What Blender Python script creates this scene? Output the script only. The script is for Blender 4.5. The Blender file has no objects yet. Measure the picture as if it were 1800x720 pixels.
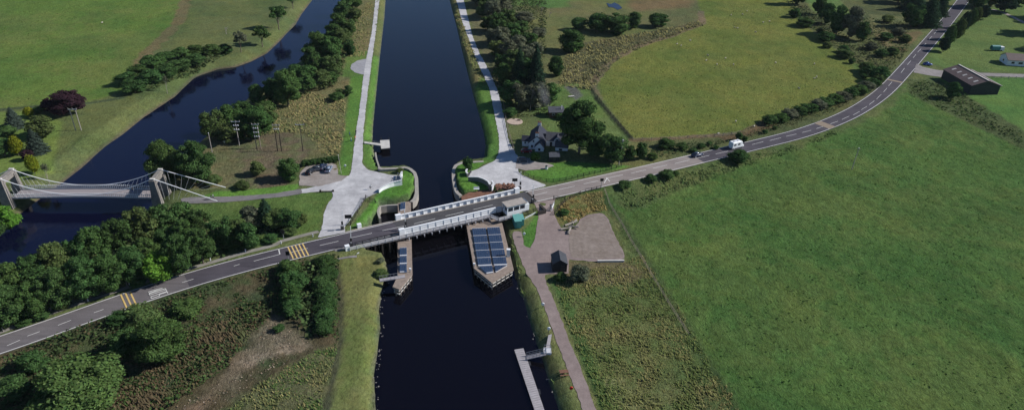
import bpy, bmesh, math, random
import numpy as np
from mathutils import Vector, Matrix

# ------------------------------------------------------------------ camera, light, exposure
CAM_H, F, PITCH, ROLL = 105.0, 1240.0, math.radians(29.8), math.radians(2.0)
sc = bpy.context.scene
col = sc.collection
fw = Vector((0, math.cos(PITCH), -math.sin(PITCH)))
r0 = Vector((1, 0, 0)); u0 = Vector((0, math.sin(PITCH), math.cos(PITCH)))
RR = math.cos(ROLL) * r0 + math.sin(ROLL) * u0
UU = -math.sin(ROLL) * r0 + math.cos(ROLL) * u0
camd = bpy.data.cameras.new('camera'); cam = bpy.data.objects.new('camera', camd); col.objects.link(cam)
camd.sensor_width = 36; camd.lens = F / 1800 * 36; camd.clip_end = 20000; camd.clip_start = 1
M = Matrix((RR, UU, -fw)).transposed().to_4x4(); M.translation = Vector((0, 0, CAM_H))
cam.matrix_world = M
sc.camera = cam
SUN_EL, SUN_AZ = math.radians(35), math.radians(9)          # azimuth from +X towards +Y
sd = Vector((math.cos(SUN_EL) * math.cos(SUN_AZ), math.cos(SUN_EL) * math.sin(SUN_AZ), math.sin(SUN_EL)))
w = bpy.data.worlds.new('World'); sc.world = w; w.use_nodes = True
sky = w.node_tree.nodes.new('ShaderNodeTexSky'); sky.sky_type = 'NISHITA'; sky.sun_disc = False
sky.sun_elevation = SUN_EL; sky.sun_rotation = math.pi / 2 - SUN_AZ
sky.air_density = 1.0; sky.dust_density = 0.0; sky.ozone_density = 6.0
w.node_tree.links.new(sky.outputs[0], w.node_tree.nodes['Background'].inputs[0])
w.node_tree.nodes['Background'].inputs[1].default_value = 0.07
sl = bpy.data.lights.new('sun', 'SUN'); sl.energy = 4.5; sl.angle = math.radians(0.5); sl.color = (1, 0.955, 0.9)
so = bpy.data.objects.new('sun', sl); col.objects.link(so)
so.rotation_euler = (-sd).to_track_quat('-Z', 'Y').to_euler(); so.location = sd * 400
sc.view_settings.view_transform = 'Standard'; sc.view_settings.look = 'None'
sc.view_settings.gamma = 1; sc.view_settings.exposure = 0.30

# ------------------------------------------------------------------ helpers
rnd = random.Random(7)
nr = np.random.default_rng(11)

def ray(px, py):
    return fw + RR * ((px - 900) / F) - UU * ((py - 360) / F)

def P(px, py, z=0.0):
    d = ray(px, py); k = (z - CAM_H) / d.z
    return Vector((d.x * k, d.y * k, z))

def sstep(a, b, x):
    t = np.clip((x - a) / (b - a), 0, 1); return t * t * (3 - 2 * t)

def hash2(ix, iy, s):
    v = np.sin(ix * 127.1 + iy * 311.7 + s * 74.7) * 43758.5453
    return v - np.floor(v)

def vnoise(x, y, scale, s=0):
    x = np.asarray(x, float) / scale; y = np.asarray(y, float) / scale
    ix = np.floor(x); iy = np.floor(y); fx = x - ix; fy = y - iy
    fx = fx * fx * (3 - 2 * fx); fy = fy * fy * (3 - 2 * fy)
    a = hash2(ix, iy, s); b = hash2(ix + 1, iy, s); c = hash2(ix, iy + 1, s); d = hash2(ix + 1, iy + 1, s)
    return (a * (1 - fx) + b * fx) * (1 - fy) + (c * (1 - fx) + d * fx) * fy

def fnoise(x, y, scale, s=0):
    return (vnoise(x, y, scale, s) + .5 * vnoise(x, y, scale / 2.1, s + 3) + .25 * vnoise(x, y, scale / 4.3, s + 7)) / 1.75

def pdist(x, y, pts, closed=False):
    """distance to polyline, signed by side of the nearest segment (left of travel +)"""
    best = np.full(x.shape, 1e9); sg = np.ones(x.shape)
    n = len(pts)
    for i in range(n if closed else n - 1):
        ax, ay = pts[i]; bx, by = pts[(i + 1) % n]
        dx, dy = bx - ax, by - ay; L = dx * dx + dy * dy + 1e-9
        t = np.clip(((x - ax) * dx + (y - ay) * dy) / L, 0, 1)
        qx = x - ax - t * dx; qy = y - ay - t * dy
        d = np.hypot(qx, qy); m = d < best
        best = np.where(m, d, best)
        sg = np.where(m, np.sign(dx * (y - ay) - dy * (x - ax)), sg)
    return best, sg

def inside(x, y, pts):
    c = np.zeros(x.shape, bool); n = len(pts)
    for i in range(n):
        ax, ay = pts[i]; bx, by = pts[(i + 1) % n]
        if ay == by: continue
        m = ((ay > y) != (by > y)) & (x < (bx - ax) * (y - ay) / (by - ay) + ax)
        c ^= m
    return c

def psdf(x, y, pts):
    d, _ = pdist(x, y, pts, True)
    return np.where(inside(x, y, pts), -d, d)

# road edges in the photograph -> centre line on the land
UP = [(-260, 668), (0, 594), (108, 556), (220, 514), (300, 487), (397, 460), (430, 451), (517, 430), (561, 418), (614, 407), (700, 387), (800, 363), (907, 341), (1000, 321), (1144, 289), (1261, 261), (1400, 228), (1438, 216), (1500, 190), (1550, 152), (1592, 105), (1628, 67), (1664, 26), (1683, 1), (1720, -45), (1780, -110)]
LO = [(-260, 700), (0, 621), (72, 593), (231, 538), (300, 514), (350, 498.6), (461, 468), (580, 441.7), (630, 428), (705, 411), (800, 388), (870, 371), (936, 355), (1010, 338.7), (1133, 311), (1228, 287), (1314, 267), (1403, 246), (1473, 221), (1528, 194), (1558, 174), (1592, 139), (1625, 97), (1656, 61), (1683, 28), (1700, 3), (1735, -40), (1795, -105)]
def zr(x): return 0.7 + 1.4 * sstep(105, 40, np.abs(np.asarray(x, float) + 22))
def proj_zr(px, py):
    z = 1.0
    for _ in range(6): p = P(px, py, z); z = float(zr(p.x))
    return P(px, py, z)
ux, uy = zip(*UP); lx, ly = zip(*LO)
def cen(px): return (np.interp(px, ux, uy) + np.interp(px, lx, ly)) / 2
cpx = list(range(-260, 1400, 30)) + [1400, 1430, 1460, 1490, 1515, 1540, 1560, 1580, 1600, 1620, 1640, 1660, 1680, 1700, 1730, 1780]
RC = [proj_zr(x, cen(x)) for x in cpx]
# smooth + resample
def resample(pts, step):
    pts = [Vector(p) for p in pts]; out = [pts[0].copy()]; acc = 0
    for a, b in zip(pts, pts[1:]):
        L = (b - a).length
        t = step - acc
        while t <= L:
            out.append(a.lerp(b, t / L)); t += step
        acc = (acc + L) % step
    out.append(pts[-1].copy()); return out
def smooth(pts, n):
    for _ in range(n):
        pts = [pts[0]] + [(pts[i - 1] + pts[i] * 2 + pts[i + 1]) / 4 for i in range(1, len(pts) - 1)] + [pts[-1]]
    return pts
RC = smooth(resample(RC, 3.0), 14)
for p in RC: p.z = float(zr(p.x))
RC2 = [(p.x, p.y) for p in RC[::3]]
ROADW = 3.55

def Hgt(x, y):
    x = np.asarray(x, float); y = np.asarray(y, float)
    d, s = pdist(x, y, RC2)
    g = sstep(75, 50, np.abs(x + 22))
    wn = 9 + 30 * g
    f = np.where(s > 0, 1 - sstep(4.6 + 10 * g, wn + 4.6, d), 1 - sstep(4.6, 11.5, d))
    return zr(x) * f

def G(px, py, dz=0.0):
    z = 0.5
    for _ in range(7):
        p = P(px, py, z); z = float(Hgt(np.array([p.x]), np.array([p.y]))[0])
    p.z = z + dz; return p

def W(lst, z=None):
    return [tuple((G(*q) if z is None else P(q[0], q[1], z))[:2]) for q in lst]

def tag(o, label=None, cat=None, group=None, kind=None):
    if label: o['label'] = label
    if cat: o['category'] = cat
    if group: o['group'] = group
    if kind: o['kind'] = kind
    return o

# ------------------------------------------------------------------ materials
def nt(m):
    m.use_nodes = True; t = m.node_tree; return t, t.nodes, t.links

def mat(name, c, rough=.8, var=.15, scale=2.0, bump=0.0, metal=0.0, spec=.3, c2=None, coord='Object', bscale=None, randcol=0.0):
    m = bpy.data.materials.new(name); t, N, L = nt(m); b = N['Principled BSDF']
    b.inputs['Roughness'].default_value = rough; b.inputs['Metallic'].default_value = metal
    b.inputs['Specular IOR Level'].default_value = spec
    tc = N.new('ShaderNodeTexCoord')
    n = N.new('ShaderNodeTexNoise'); n.inputs['Scale'].default_value = scale; n.inputs['Detail'].default_value = 6; n.inputs['Roughness'].default_value = .65
    L.new(tc.outputs[coord], n.inputs['Vector'])
    r = N.new('ShaderNodeValToRGB'); r.color_ramp.elements[0].position = .3; r.color_ramp.elements[1].position = .7
    a = [max(0, v * (1 - var)) for v in c]; z = [v * (1 + var) for v in (c2 or c)]
    r.color_ramp.elements[0].color = (*a, 1); r.color_ramp.elements[1].color = (*z, 1)
    L.new(n.outputs['Fac'], r.inputs[0])
    out = r.outputs[0]
    if randcol:
        oi = N.new('ShaderNodeObjectInfo'); hs = N.new('ShaderNodeHueSaturation')
        mr = N.new('ShaderNodeMapRange'); mr.inputs['To Min'].default_value = 1 - randcol; mr.inputs['To Max'].default_value = 1 + randcol
        L.new(oi.outputs['Random'], mr.inputs[0]); L.new(mr.outputs[0], hs.inputs['Value']); L.new(out, hs.inputs['Color']); out = hs.outputs[0]
    L.new(out, b.inputs['Base Color'])
    if bump:
        bp = N.new('ShaderNodeBump'); bp.inputs['Strength'].default_value = bump; bp.inputs['Distance'].default_value = .1
        n2 = N.new('ShaderNodeTexNoise'); n2.inputs['Scale'].default_value = bscale or scale * 3; n2.inputs['Detail'].default_value = 4
        L.new(tc.outputs[coord], n2.inputs['Vector']); L.new(n2.outputs['Fac'], bp.inputs['Height']); L.new(bp.outputs[0], b.inputs['Normal'])
    return m

def leafmat(name, c, var=.35, trans=.2, rc=.18):
    m = bpy.data.materials.new(name); t, N, L = nt(m)
    N.remove(N['Principled BSDF']); out = N['Material Output']
    at = N.new('ShaderNodeAttribute'); at.attribute_name = 'tint'
    rgb = N.new('ShaderNodeRGB'); rgb.outputs[0].default_value = (*c, 1)
    mx = N.new('ShaderNodeMix'); mx.data_type = 'RGBA'; mx.blend_type = 'MULTIPLY'; mx.inputs[0].default_value = 1
    L.new(rgb.outputs[0], mx.inputs[6]); L.new(at.outputs['Color'], mx.inputs[7])
    oi = N.new('ShaderNodeObjectInfo'); hs = N.new('ShaderNodeHueSaturation')
    mr = N.new('ShaderNodeMapRange'); mr.inputs['To Min'].default_value = 1 - rc; mr.inputs['To Max'].default_value = 1 + rc
    mr2 = N.new('ShaderNodeMapRange'); mr2.inputs['To Min'].default_value = .492; mr2.inputs['To Max'].default_value = .518
    ml = N.new('ShaderNodeMath'); ml.operation = 'MULTIPLY'; ml.inputs[1].default_value = 7.31
    fr = N.new('ShaderNodeMath'); fr.operation = 'FRACT'
    L.new(oi.outputs['Random'], mr.inputs[0]); L.new(oi.outputs['Random'], ml.inputs[0]); L.new(ml.outputs[0], fr.inputs[0]); L.new(fr.outputs[0], mr2.inputs[0])
    L.new(mr.outputs[0], hs.inputs['Value']); L.new(mr2.outputs[0], hs.inputs['Hue']); L.new(mx.outputs[2], hs.inputs['Color'])
    d = N.new('ShaderNodeBsdfDiffuse'); tr = N.new('ShaderNodeBsdfTranslucent'); ms = N.new('ShaderNodeMixShader'); ms.inputs[0].default_value = trans
    L.new(hs.outputs[0], d.inputs[0]); L.new(hs.outputs[0], tr.inputs[0]); L.new(d.outputs[0], ms.inputs[1]); L.new(tr.outputs[0], ms.inputs[2])
    L.new(ms.outputs[0], out.inputs[0])
    return m

def tintmat(name, trans=.15):
    """material of ground cover: colour from the mesh's own albedo attribute"""
    m = leafmat(name, (1, 1, 1), trans=trans, rc=0.0); return m

MT = {}
def mk(): 
    D = MT
    D['leaf'] = leafmat('leaf_green', (.068, .120, .036))
    D['leafd'] = leafmat('leaf_dark_green', (0.058, 0.108, 0.035))
    D['leafo'] = leafmat('leaf_olive', (.090, .125, .042))
    D['leafb'] = leafmat('leaf_bright_green', (0.092, 0.192, 0.028))
    D['leafy'] = leafmat('leaf_gold', (0.192, 0.218, 0.019))
    D['leafc'] = leafmat('leaf_copper', (0.038, 0.020, 0.026))
    D['leafp'] = leafmat('leaf_grey_green', (0.122, 0.134, 0.083))
    D['leafs'] = leafmat('needle_dark', (0.028, 0.058, 0.031))
    D['leafbl'] = leafmat('needle_blue', (0.052, 0.074, 0.056))
    D['bark'] = mat('bark', (.14, .115, .09), .9, .3, 3)
    D['barkp'] = mat('pale_dead_wood', (.30, .27, .23), .9, .25, 3)
    D['white'] = mat('white_paint', (.76, .78, .80), .45, .06, .8)
    D['whitew'] = mat('weathered_white_paint', (.60, .61, .62), .6, .16, 1.5)
    D['render'] = mat('white_render', (.74, .75, .77), .8, .05, .6)
    D['slate'] = mat('slate', (.032, .036, .052), .9, .25, 1.6, .3)
    D['slatel'] = mat('weathered_slate', (.07, .074, .088), .9, .2, 1.2, .3)
    D['conc'] = mat('concrete', (.33, .30, .27), .9, .2, .8, .2)
    D['concp'] = mat('pale_concrete', (.50, .48, .45), .9, .15, .8, .2)
    D['stone'] = mat('granite_stone', (.20, .185, .17), .9, .3, 1.1, .5)
    D['stonel'] = mat('coping_stone', (.31, .29, .26), .9, .2, 1.0, .3)
    D['timber'] = mat('weathered_timber', (.25, .20, .165), .9, .22, 1.3, .2)
    D['timbd'] = mat('dark_tarred_timber', (.035, .030, .027), .8, .3, 1.5, .2)
    D['timbg'] = mat('grey_decking', (.33, .31, .32), .85, .16, 1.2, .1)
    D['rust'] = mat('rust_brown_timber', (.17, .085, .055), .9, .3, .8, .2)
    D['steel'] = mat('grey_steel', (.30, .31, .33), .5, .15, 2, metal=.3)
    D['steelp'] = mat('pale_grey_steel', (.52, .53, .56), .55, .12, 1.5)
    D['dark'] = mat('dark_metal', (.03, .03, .034), .5, .2, 2)
    D['black'] = mat('black_paint', (.012, .012, .014), .5, .2, 2)
    D['bshed'] = mat('black_boarding', (.020, .020, .024), .8, .2, 2)
    D['glass'] = mat('window_glass', (.02, .025, .035), .08, .1, 1, spec=.7)
    D['panel'] = None
    D['teal'] = mat('teal_painted_steel', (.045, .20, .19), .5, .12, 1.2)
    D['red'] = mat('red_paint', (.45, .03, .02), .5, .1, 2)
    D['orange'] = mat('orange_fabric', (.55, .16, .03), .7, .1, 2)
    D['blue'] = mat('blue_fabric', (.05, .12, .35), .7, .1, 2)
    D['skin'] = mat('skin', (.45, .28, .2), .6, .1, 4)
    D['tyre'] = mat('tyre_rubber', (.02, .02, .02), .8, .1, 4)
    D['brown'] = mat('brown_boarding', (.10, .055, .035), .8, .25, 1.5)
    D['barnroof'] = mat('brown_sheet_roof', (.105, .075, .07), .7, .2, .5)
    D['wool'] = mat('sheep_wool', (.45, .42, .35), .95, .1, 6)
    D['face'] = mat('sheep_face', (.10, .09, .08), .9, .1, 6)
    D['deckp'] = mat('bridge_plank_deck', (.20, .185, .185), .85, .2, 1.5, .1)
mk()

# solar panel: dark blue cells with pale grid lines
def panelmat():
    m = bpy.data.materials.new('solar_cells'); t, N, L = nt(m); b = N['Principled BSDF']
    tc = N.new('ShaderNodeTexCoord'); br = N.new('ShaderNodeTexBrick')
    br.offset = 0; br.inputs['Scale'].default_value = 1.0
    br.inputs['Brick Width'].default_value = .5; br.inputs['Row Height'].default_value = .5; br.inputs['Mortar Size'].default_value = .012
    br.inputs['Color1'].default_value = (.022, .042, .085, 1); br.inputs['Color2'].default_value = (.03, .052, .10, 1); br.inputs['Mortar'].default_value = (.10, .13, .2, 1)
    L.new(tc.outputs['Object'], br.inputs['Vector']); L.new(br.outputs[0], b.inputs['Base Color'])
    b.inputs['Roughness'].default_value = .22; b.inputs['Specular IOR Level'].default_value = .5
    return m
MT['panel'] = panelmat()

def watermat(name, c, rip, dist, scale=.5):
    m = bpy.data.materials.new(name); t, N, L = nt(m); b = N['Principled BSDF']
    b.inputs['Base Color'].default_value = (*c, 1); b.inputs['Roughness'].default_value = .06; b.inputs['IOR'].default_value = 1.33; b.inputs['Specular Tint'].default_value = (.22, .40, 1, 1)  # blue specular tint paints a bluer sky reflection into the water
    tc = N.new('ShaderNodeTexCoord'); mp = N.new('ShaderNodeMapping'); mp.inputs['Scale'].default_value = (1, .55, 1); mp.inputs['Rotation'].default_value = (0, 0, .5)
    n = N.new('ShaderNodeTexNoise'); n.inputs['Scale'].default_value = scale; n.inputs['Detail'].default_value = 5
    L.new(tc.outputs['Object'], mp.inputs[0]); L.new(mp.outputs[0], n.inputs['Vector'])
    n2 = N.new('ShaderNodeTexNoise'); n2.inputs['Scale'].default_value = .03; n2.inputs['Detail'].default_value = 3
    L.new(tc.outputs['Object'], n2.inputs['Vector'])
    mr = N.new('ShaderNodeMapRange'); mr.inputs['From Min'].default_value = .35; mr.inputs['From Max'].default_value = .65; mr.inputs['To Min'].default_value = rip * .4; mr.inputs['To Max'].default_value = rip
    L.new(n2.outputs['Fac'], mr.inputs[0])
    bp = N.new('ShaderNodeBump'); bp.inputs['Distance'].default_value = dist
    L.new(mr.outputs[0], bp.inputs['Strength']); L.new(n.outputs['Fac'], bp.inputs['Height']); L.new(bp.outputs[0], b.inputs['Normal'])
    return m

def hardmat(name, c, c2, fine=6, blot=.25, bump=.3, streak=None):
    m = bpy.data.materials.new(name); t, N, L = nt(m); b = N['Principled BSDF']; b.inputs['Roughness'].default_value = .95; b.inputs['Specular IOR Level'].default_value = .15
    tc = N.new('ShaderNodeTexCoord')
    n = N.new('ShaderNodeTexNoise'); n.inputs['Scale'].default_value = blot; n.inputs['Detail'].default_value = 6; n.inputs['Roughness'].default_value = .6
    n2 = N.new('ShaderNodeTexNoise'); n2.inputs['Scale'].default_value = fine; n2.inputs['Detail'].default_value = 3
    for q in (n, n2): L.new(tc.outputs['Object'], q.inputs['Vector'])
    r = N.new('ShaderNodeValToRGB'); r.color_ramp.elements[0].position = .32; r.color_ramp.elements[1].position = .68
    r.color_ramp.elements[0].color = (*c, 1); r.color_ramp.elements[1].color = (*c2, 1); L.new(n.outputs['Fac'], r.inputs[0])
    mr = N.new('ShaderNodeMapRange'); mr.inputs['From Min'].default_value = .3; mr.inputs['From Max'].default_value = .7; mr.inputs['To Min'].default_value = .80 if streak is None else .74; mr.inputs['To Max'].default_value = 1.18 if streak is None else 1.22
    mp = N.new('ShaderNodeMapping'); mp.inputs['Rotation'].default_value = (0, 0, -(streak or 0)); mp.inputs['Scale'].default_value = (.7, .7, 1) if streak is None else (.10, 1.1, 1)
    n4 = N.new('ShaderNodeTexNoise'); n4.inputs['Scale'].default_value = 1.0; n4.inputs['Detail'].default_value = 4; L.new(tc.outputs['Object'], mp.inputs[0]); L.new(mp.outputs[0], n4.inputs['Vector'])
    mm = N.new('ShaderNodeMath'); mm.operation = 'MULTIPLY_ADD'; mm.inputs[1].default_value = .55; L.new(n4.outputs['Fac'], mm.inputs[0])
    hh_ = N.new('ShaderNodeMath'); hh_.operation = 'MULTIPLY'; hh_.inputs[1].default_value = .45; L.new(n2.outputs['Fac'], hh_.inputs[0]); L.new(hh_.outputs[0], mm.inputs[2])
    L.new(mm.outputs[0], mr.inputs[0])
    mx = N.new('ShaderNodeMix'); mx.data_type = 'RGBA'; mx.blend_type = 'MULTIPLY'; mx.inputs[0].default_value = 1
    L.new(r.outputs[0], mx.inputs[6]); L.new(mr.outputs[0], mx.inputs[7]); L.new(mx.outputs[2], b.inputs['Base Color'])
    bp = N.new('ShaderNodeBump'); bp.inputs['Strength'].default_value = bump; bp.inputs['Distance'].default_value = .05
    L.new(n2.outputs['Fac'], bp.inputs['Height']); L.new(bp.outputs[0], b.inputs['Normal'])
    return m

def groundmat():
    m = bpy.data.materials.new('grassland'); t, N, L = nt(m); b = N['Principled BSDF']
    b.inputs['Roughness'].default_value = 1; b.inputs['Specular IOR Level'].default_value = .05
    at = N.new('ShaderNodeAttribute'); at.attribute_name = 'tint'
    ar = N.new('ShaderNodeAttribute'); ar.attribute_name = 'rough'
    tc = N.new('ShaderNodeTexCoord')
    def noise(s, det=5, ro=.6, dist=0, mapping=None):
        n = N.new('ShaderNodeTexNoise'); n.inputs['Scale'].default_value = s; n.inputs['Detail'].default_value = det; n.inputs['Roughness'].default_value = ro; n.inputs['Distortion'].default_value = dist
        src = tc.outputs['Object']
        if mapping:
            mp = N.new('ShaderNodeMapping'); mp.inputs['Scale'].default_value = mapping[0]; mp.inputs['Rotation'].default_value = (0, 0, mapping[1]); L.new(src, mp.inputs[0]); src = mp.outputs[0]
        L.new(src, n.inputs['Vector']); return n.outputs['Fac']
    def rng(f, a, b_, lo, hi):
        r = N.new('ShaderNodeMapRange'); r.inputs['From Min'].default_value = a; r.inputs['From Max'].default_value = b_; r.inputs['To Min'].default_value = lo; r.inputs['To Max'].default_value = hi; L.new(f, r.inputs[0]); return r.outputs[0]
    def mul(a, b_):
        q = N.new('ShaderNodeMath'); q.operation = 'MULTIPLY'; L.new(a, q.inputs[0]); L.new(b_, q.inputs[1]); return q.outputs[0]
    big = noise(.03, 4); mid = noise(.22, 5, .65, .6, ((1, .6, 1), .6)); fine = noise(1.5, 5, .75, .8, ((1, .55, 1), .35)); vf = noise(4.5, 3, .7)
    f1 = rng(mid, .3, .7, .92, 1.28); f2 = rng(fine, .33, .67, .60, 1.5); f3 = rng(vf, .3, .7, .82, 1.2)
    f = mul(mul(f1, f2), f3)
    # hue drift: dry patches
    dry = N.new('ShaderNodeMix'); dry.data_type = 'RGBA'; dry.blend_type = 'MULTIPLY'
    dry.inputs[7].default_value = (1.10, 1.0, .92, 1)
    bm = noise(.09, 5, .7, 1.0)
    L.new(rng(bm, .45, .7, 0, 1), dry.inputs[0]); L.new(at.outputs['Color'], dry.inputs[6])
    dk = N.new('ShaderNodeMix'); dk.data_type = 'RGBA'; dk.blend_type = 'MULTIPLY'; dk.inputs[7].default_value = (.70, .84, .82, 1)
    L.new(rng(big, .42, .62, 0, 1), dk.inputs[0]); L.new(dry.outputs[2], dk.inputs[6])
    mx = N.new('ShaderNodeMix'); mx.data_type = 'RGBA'; mx.blend_type = 'MULTIPLY'; mx.inputs[0].default_value = 1
    L.new(dk.outputs[2], mx.inputs[6]); L.new(f, mx.inputs[7]); L.new(mx.outputs[2], b.inputs['Base Color'])
    bp = N.new('ShaderNodeBump'); bp.inputs['Distance'].default_value = .7
    ad = N.new('ShaderNodeMath'); ad.operation = 'ADD'; L.new(fine, ad.inputs[0]); L.new(mul(vf, rng(vf, 0, 1, .3, .3)), ad.inputs[1])
    L.new(ar.outputs['Fac'], bp.inputs['Strength']); L.new(ad.outputs[0], bp.inputs['Height']); L.new(bp.outputs[0], b.inputs['Normal'])
    return m

# ------------------------------------------------------------------ mesh builder
class MB:
    def __init__(s): s.v = []; s.f = []; s.m = []; s.marks = []
    def add(s, vs, fs, mi=0):
        o = len(s.v); s.marks.append((len(s.v), len(s.f))); s.v += [Vector(v) for v in vs]
        for f in fs: s.f.append([i + o for i in f]); s.m.append(mi)
        return s
    def box(s, c, d, rz=0, mi=0, R=None):
        R = R or Matrix.Rotation(rz, 3, 'Z'); c = Vector(c)
        vs = [c + R @ Vector((sx * d[0] / 2, sy * d[1] / 2, sz * d[2] / 2)) for sz in (-1, 1) for sx, sy in ((-1, -1), (1, -1), (1, 1), (-1, 1))]
        return s.add(vs, [(3, 2, 1, 0), (4, 5, 6, 7), (0, 1, 5, 4), (1, 2, 6, 5), (2, 3, 7, 6), (3, 0, 4, 7)], mi)
    def beam(s, a, b, w_, h_, mi=0):
        a = Vector(a); b = Vector(b); d = b - a
        if d.length < 1e-6: return s
        x = d.normalized(); up = Vector((0, 0, 1)) if abs(x.z) < .95 else Vector((0, 1, 0))
        y = up.cross(x).normalized(); z = x.cross(y)
        R = Matrix((x, y, z)).transposed()
        return s.box((a + b) / 2, (d.length, w_, h_), mi=mi, R=R)
    def tube(s, pts, r, n=6, mi=0, r2=None):
        pts = [Vector(p) for p in pts]; rings = []
        for i, p in enumerate(pts):
            t = (pts[min(i + 1, len(pts) - 1)] - pts[max(i - 1, 0)]).normalized()
            up = Vector((0, 0, 1)) if abs(t.z) < .95 else Vector((1, 0, 0))
            a = up.cross(t).normalized(); b = t.cross(a)
            rr = r if r2 is None else r + (r2 - r) * i / max(1, len(pts) - 1)
            rings.append([p + a * math.cos(2 * math.pi * k / n) * rr + b * math.sin(2 * math.pi * k / n) * rr for k in range(n)])
        vs = [v for rg in rings for v in rg]; fs = []
        for i in range(len(rings) - 1):
            for k in range(n): fs.append((i * n + k, i * n + (k + 1) % n, (i + 1) * n + (k + 1) % n, (i + 1) * n + k))
        fs.append(tuple(reversed(range(n)))); fs.append(tuple(range(len(vs) - n, len(vs))))
        return s.add(vs, fs, mi)
    def prism(s, poly, z0, z1, mi=0):
        n = len(poly)
        a = sum(poly[i][0] * poly[(i + 1) % n][1] - poly[(i + 1) % n][0] * poly[i][1] for i in range(n))
        if a < 0: poly = list(reversed(poly))
        vs = [(p[0], p[1], z0) for p in poly] + [(p[0], p[1], z1) for p in poly]
        fs = [tuple(reversed(range(n))), tuple(range(n, 2 * n))] + [(i, (i + 1) % n, n + (i + 1) % n, n + i) for i in range(n)]
        return s.add(vs, fs, mi)
    def ell(s, c, r, n=10, m=6, mi=0, rz=0):
        c = Vector(c); R = Matrix.Rotation(rz, 3, 'Z'); vs = []; fs = []
        for i in range(m + 1):
            th = math.pi * i / m
            for k in range(n):
                ph = 2 * math.pi * k / n
                vs.append(c + R @ Vector((r[0] * math.sin(th) * math.cos(ph), r[1] * math.sin(th) * math.sin(ph), r[2] * math.cos(th))))
        for i in range(m):
            for k in range(n): fs.append((i * n + k, (i + 1) * n + k, (i + 1) * n + (k + 1) % n, i * n + (k + 1) % n))
        return s.add(vs, fs, mi)
    def build(s, name, mats, parent=None, smooth_=False, local=False):
        if not isinstance(mats, (list, tuple)): mats = [mats]
        me = bpy.data.meshes.new(name)
        vs = s.v
        if parent is not None and not local:
            I = world_of(parent).inverted(); vs = [I @ v for v in vs]
        me.from_pydata([tuple(v) for v in vs], [], s.f); 
        for m_ in mats: me.materials.append(m_)
        me.polygons.foreach_set('material_index', s.m)
        if smooth_: me.polygons.foreach_set('use_smooth', [True] * len(me.polygons))
        me.update()
        o = bpy.data.objects.new(name, me); col.objects.link(o)
        if parent is not None: o.parent = parent
        return o

def build_each(s, name, mats, parent=None, local=False):
    """one mesh object per piece added"""
    out = []; comp = {}
    k = 0
    for st, en, fs_, fe in s.pieces():
        m = MB(); m.v = s.v[st:en]; m.f = [[i - st for i in f] for f in s.f[fs_:fe]]; m.m = s.m[fs_:fe]
        out.append(m.build(name, mats, parent, local=local))
    return out
def _pieces(s):
    vs = s.marks + [(len(s.v), len(s.f))]
    return [(a[0], b[0], a[1], b[1]) for a, b in zip(vs, vs[1:])]
MB.pieces = _pieces; MB.build_each = build_each

def world_of(o):
    m = o.matrix_basis.copy()
    while o.parent: o = o.parent; m = o.matrix_basis @ m
    return m

def empty(name, loc=(0, 0, 0), rz=0, label=None, cat=None, group=None):
    o = bpy.data.objects.new(name, None); col.objects.link(o); o.location = loc; o.rotation_euler = (0, 0, rz); o.empty_display_size = .5
    tag(o, label, cat, group); return o

def kids(o): return [c for c in bpy.data.objects if c.parent == o]
def copy_tree(o, parent=None):
    c = o.copy(); col.objects.link(c); c.parent = parent
    for ch in KIDS.get(o.name) or kids(o): copy_tree(ch, c)
    return c
KIDS = {}

def npmesh(name, V, Fq, mats, tint=None, parent=None):
    """V (n,3), Fq (m,4) quads"""
    me = bpy.data.meshes.new(name); n, m_ = len(V), len(Fq); k = Fq.shape[1]
    me.vertices.add(n); me.vertices.foreach_set('co', V.astype(np.float32).ravel())
    me.loops.add(m_ * k); me.loops.foreach_set('vertex_index', Fq.astype(np.int32).ravel())
    me.polygons.add(m_); me.polygons.foreach_set('loop_start', np.arange(0, m_ * k, k, dtype=np.int32)); me.polygons.foreach_set('loop_total', np.full(m_, k, np.int32))
    me.materials.append(mats) if not isinstance(mats, list) else [me.materials.append(q) for q in mats]
    me.update(calc_edges=True)
    if tint is not None:
        a = me.color_attributes.new('tint', 'FLOAT_COLOR', 'POINT')
        c = np.ones((n, 4), np.float32); c[:, :3] = tint; a.data.foreach_set('color', c.ravel())
    o = bpy.data.objects.new(name, me); col.objects.link(o)
    if parent is not None: o.parent = parent
    return o

# ------------------------------------------------------------------ water outlines (traced at the water's level)
CZ, RZ = -1.6, -3.0
CANAL = [(692, -150), (678, 0), (676, 30), (668, 100), (660, 180), (656, 222), (655, 250), (658, 285), (661, 288), (665, 299), (700, 298), (712, 296), (722, 300), (729, 308), (732, 320), (731, 345), (722, 359),
         (700, 364), (669, 366), (667, 384), (640, 412), (634, 440), (648, 454), (675, 455), (680, 469), (682, 480), (675, 494), (671, 517), (667, 544), (669, 575), (664, 617), (658, 659), (660, 698), (661, 720), (650, 1000),
         (1080, 1000), (1037, 900), (981, 719), (975, 699), (964, 671), (955, 638), (943, 604), (929, 561), (920, 524), (913, 517), (908, 493), (903, 472), (895, 437), (888, 410), (884, 395), (878, 372), (866, 350),
         (811, 354), (803, 344), (799, 330), (797, 317), (797, 303), (801, 294), (811, 289), (830, 289), (851, 286), (854, 262), (850, 235), (841, 200), (832, 170), (822, 130), (812, 90), (803, 50), (795, 20), (790, 0), (748, -150)]
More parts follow.
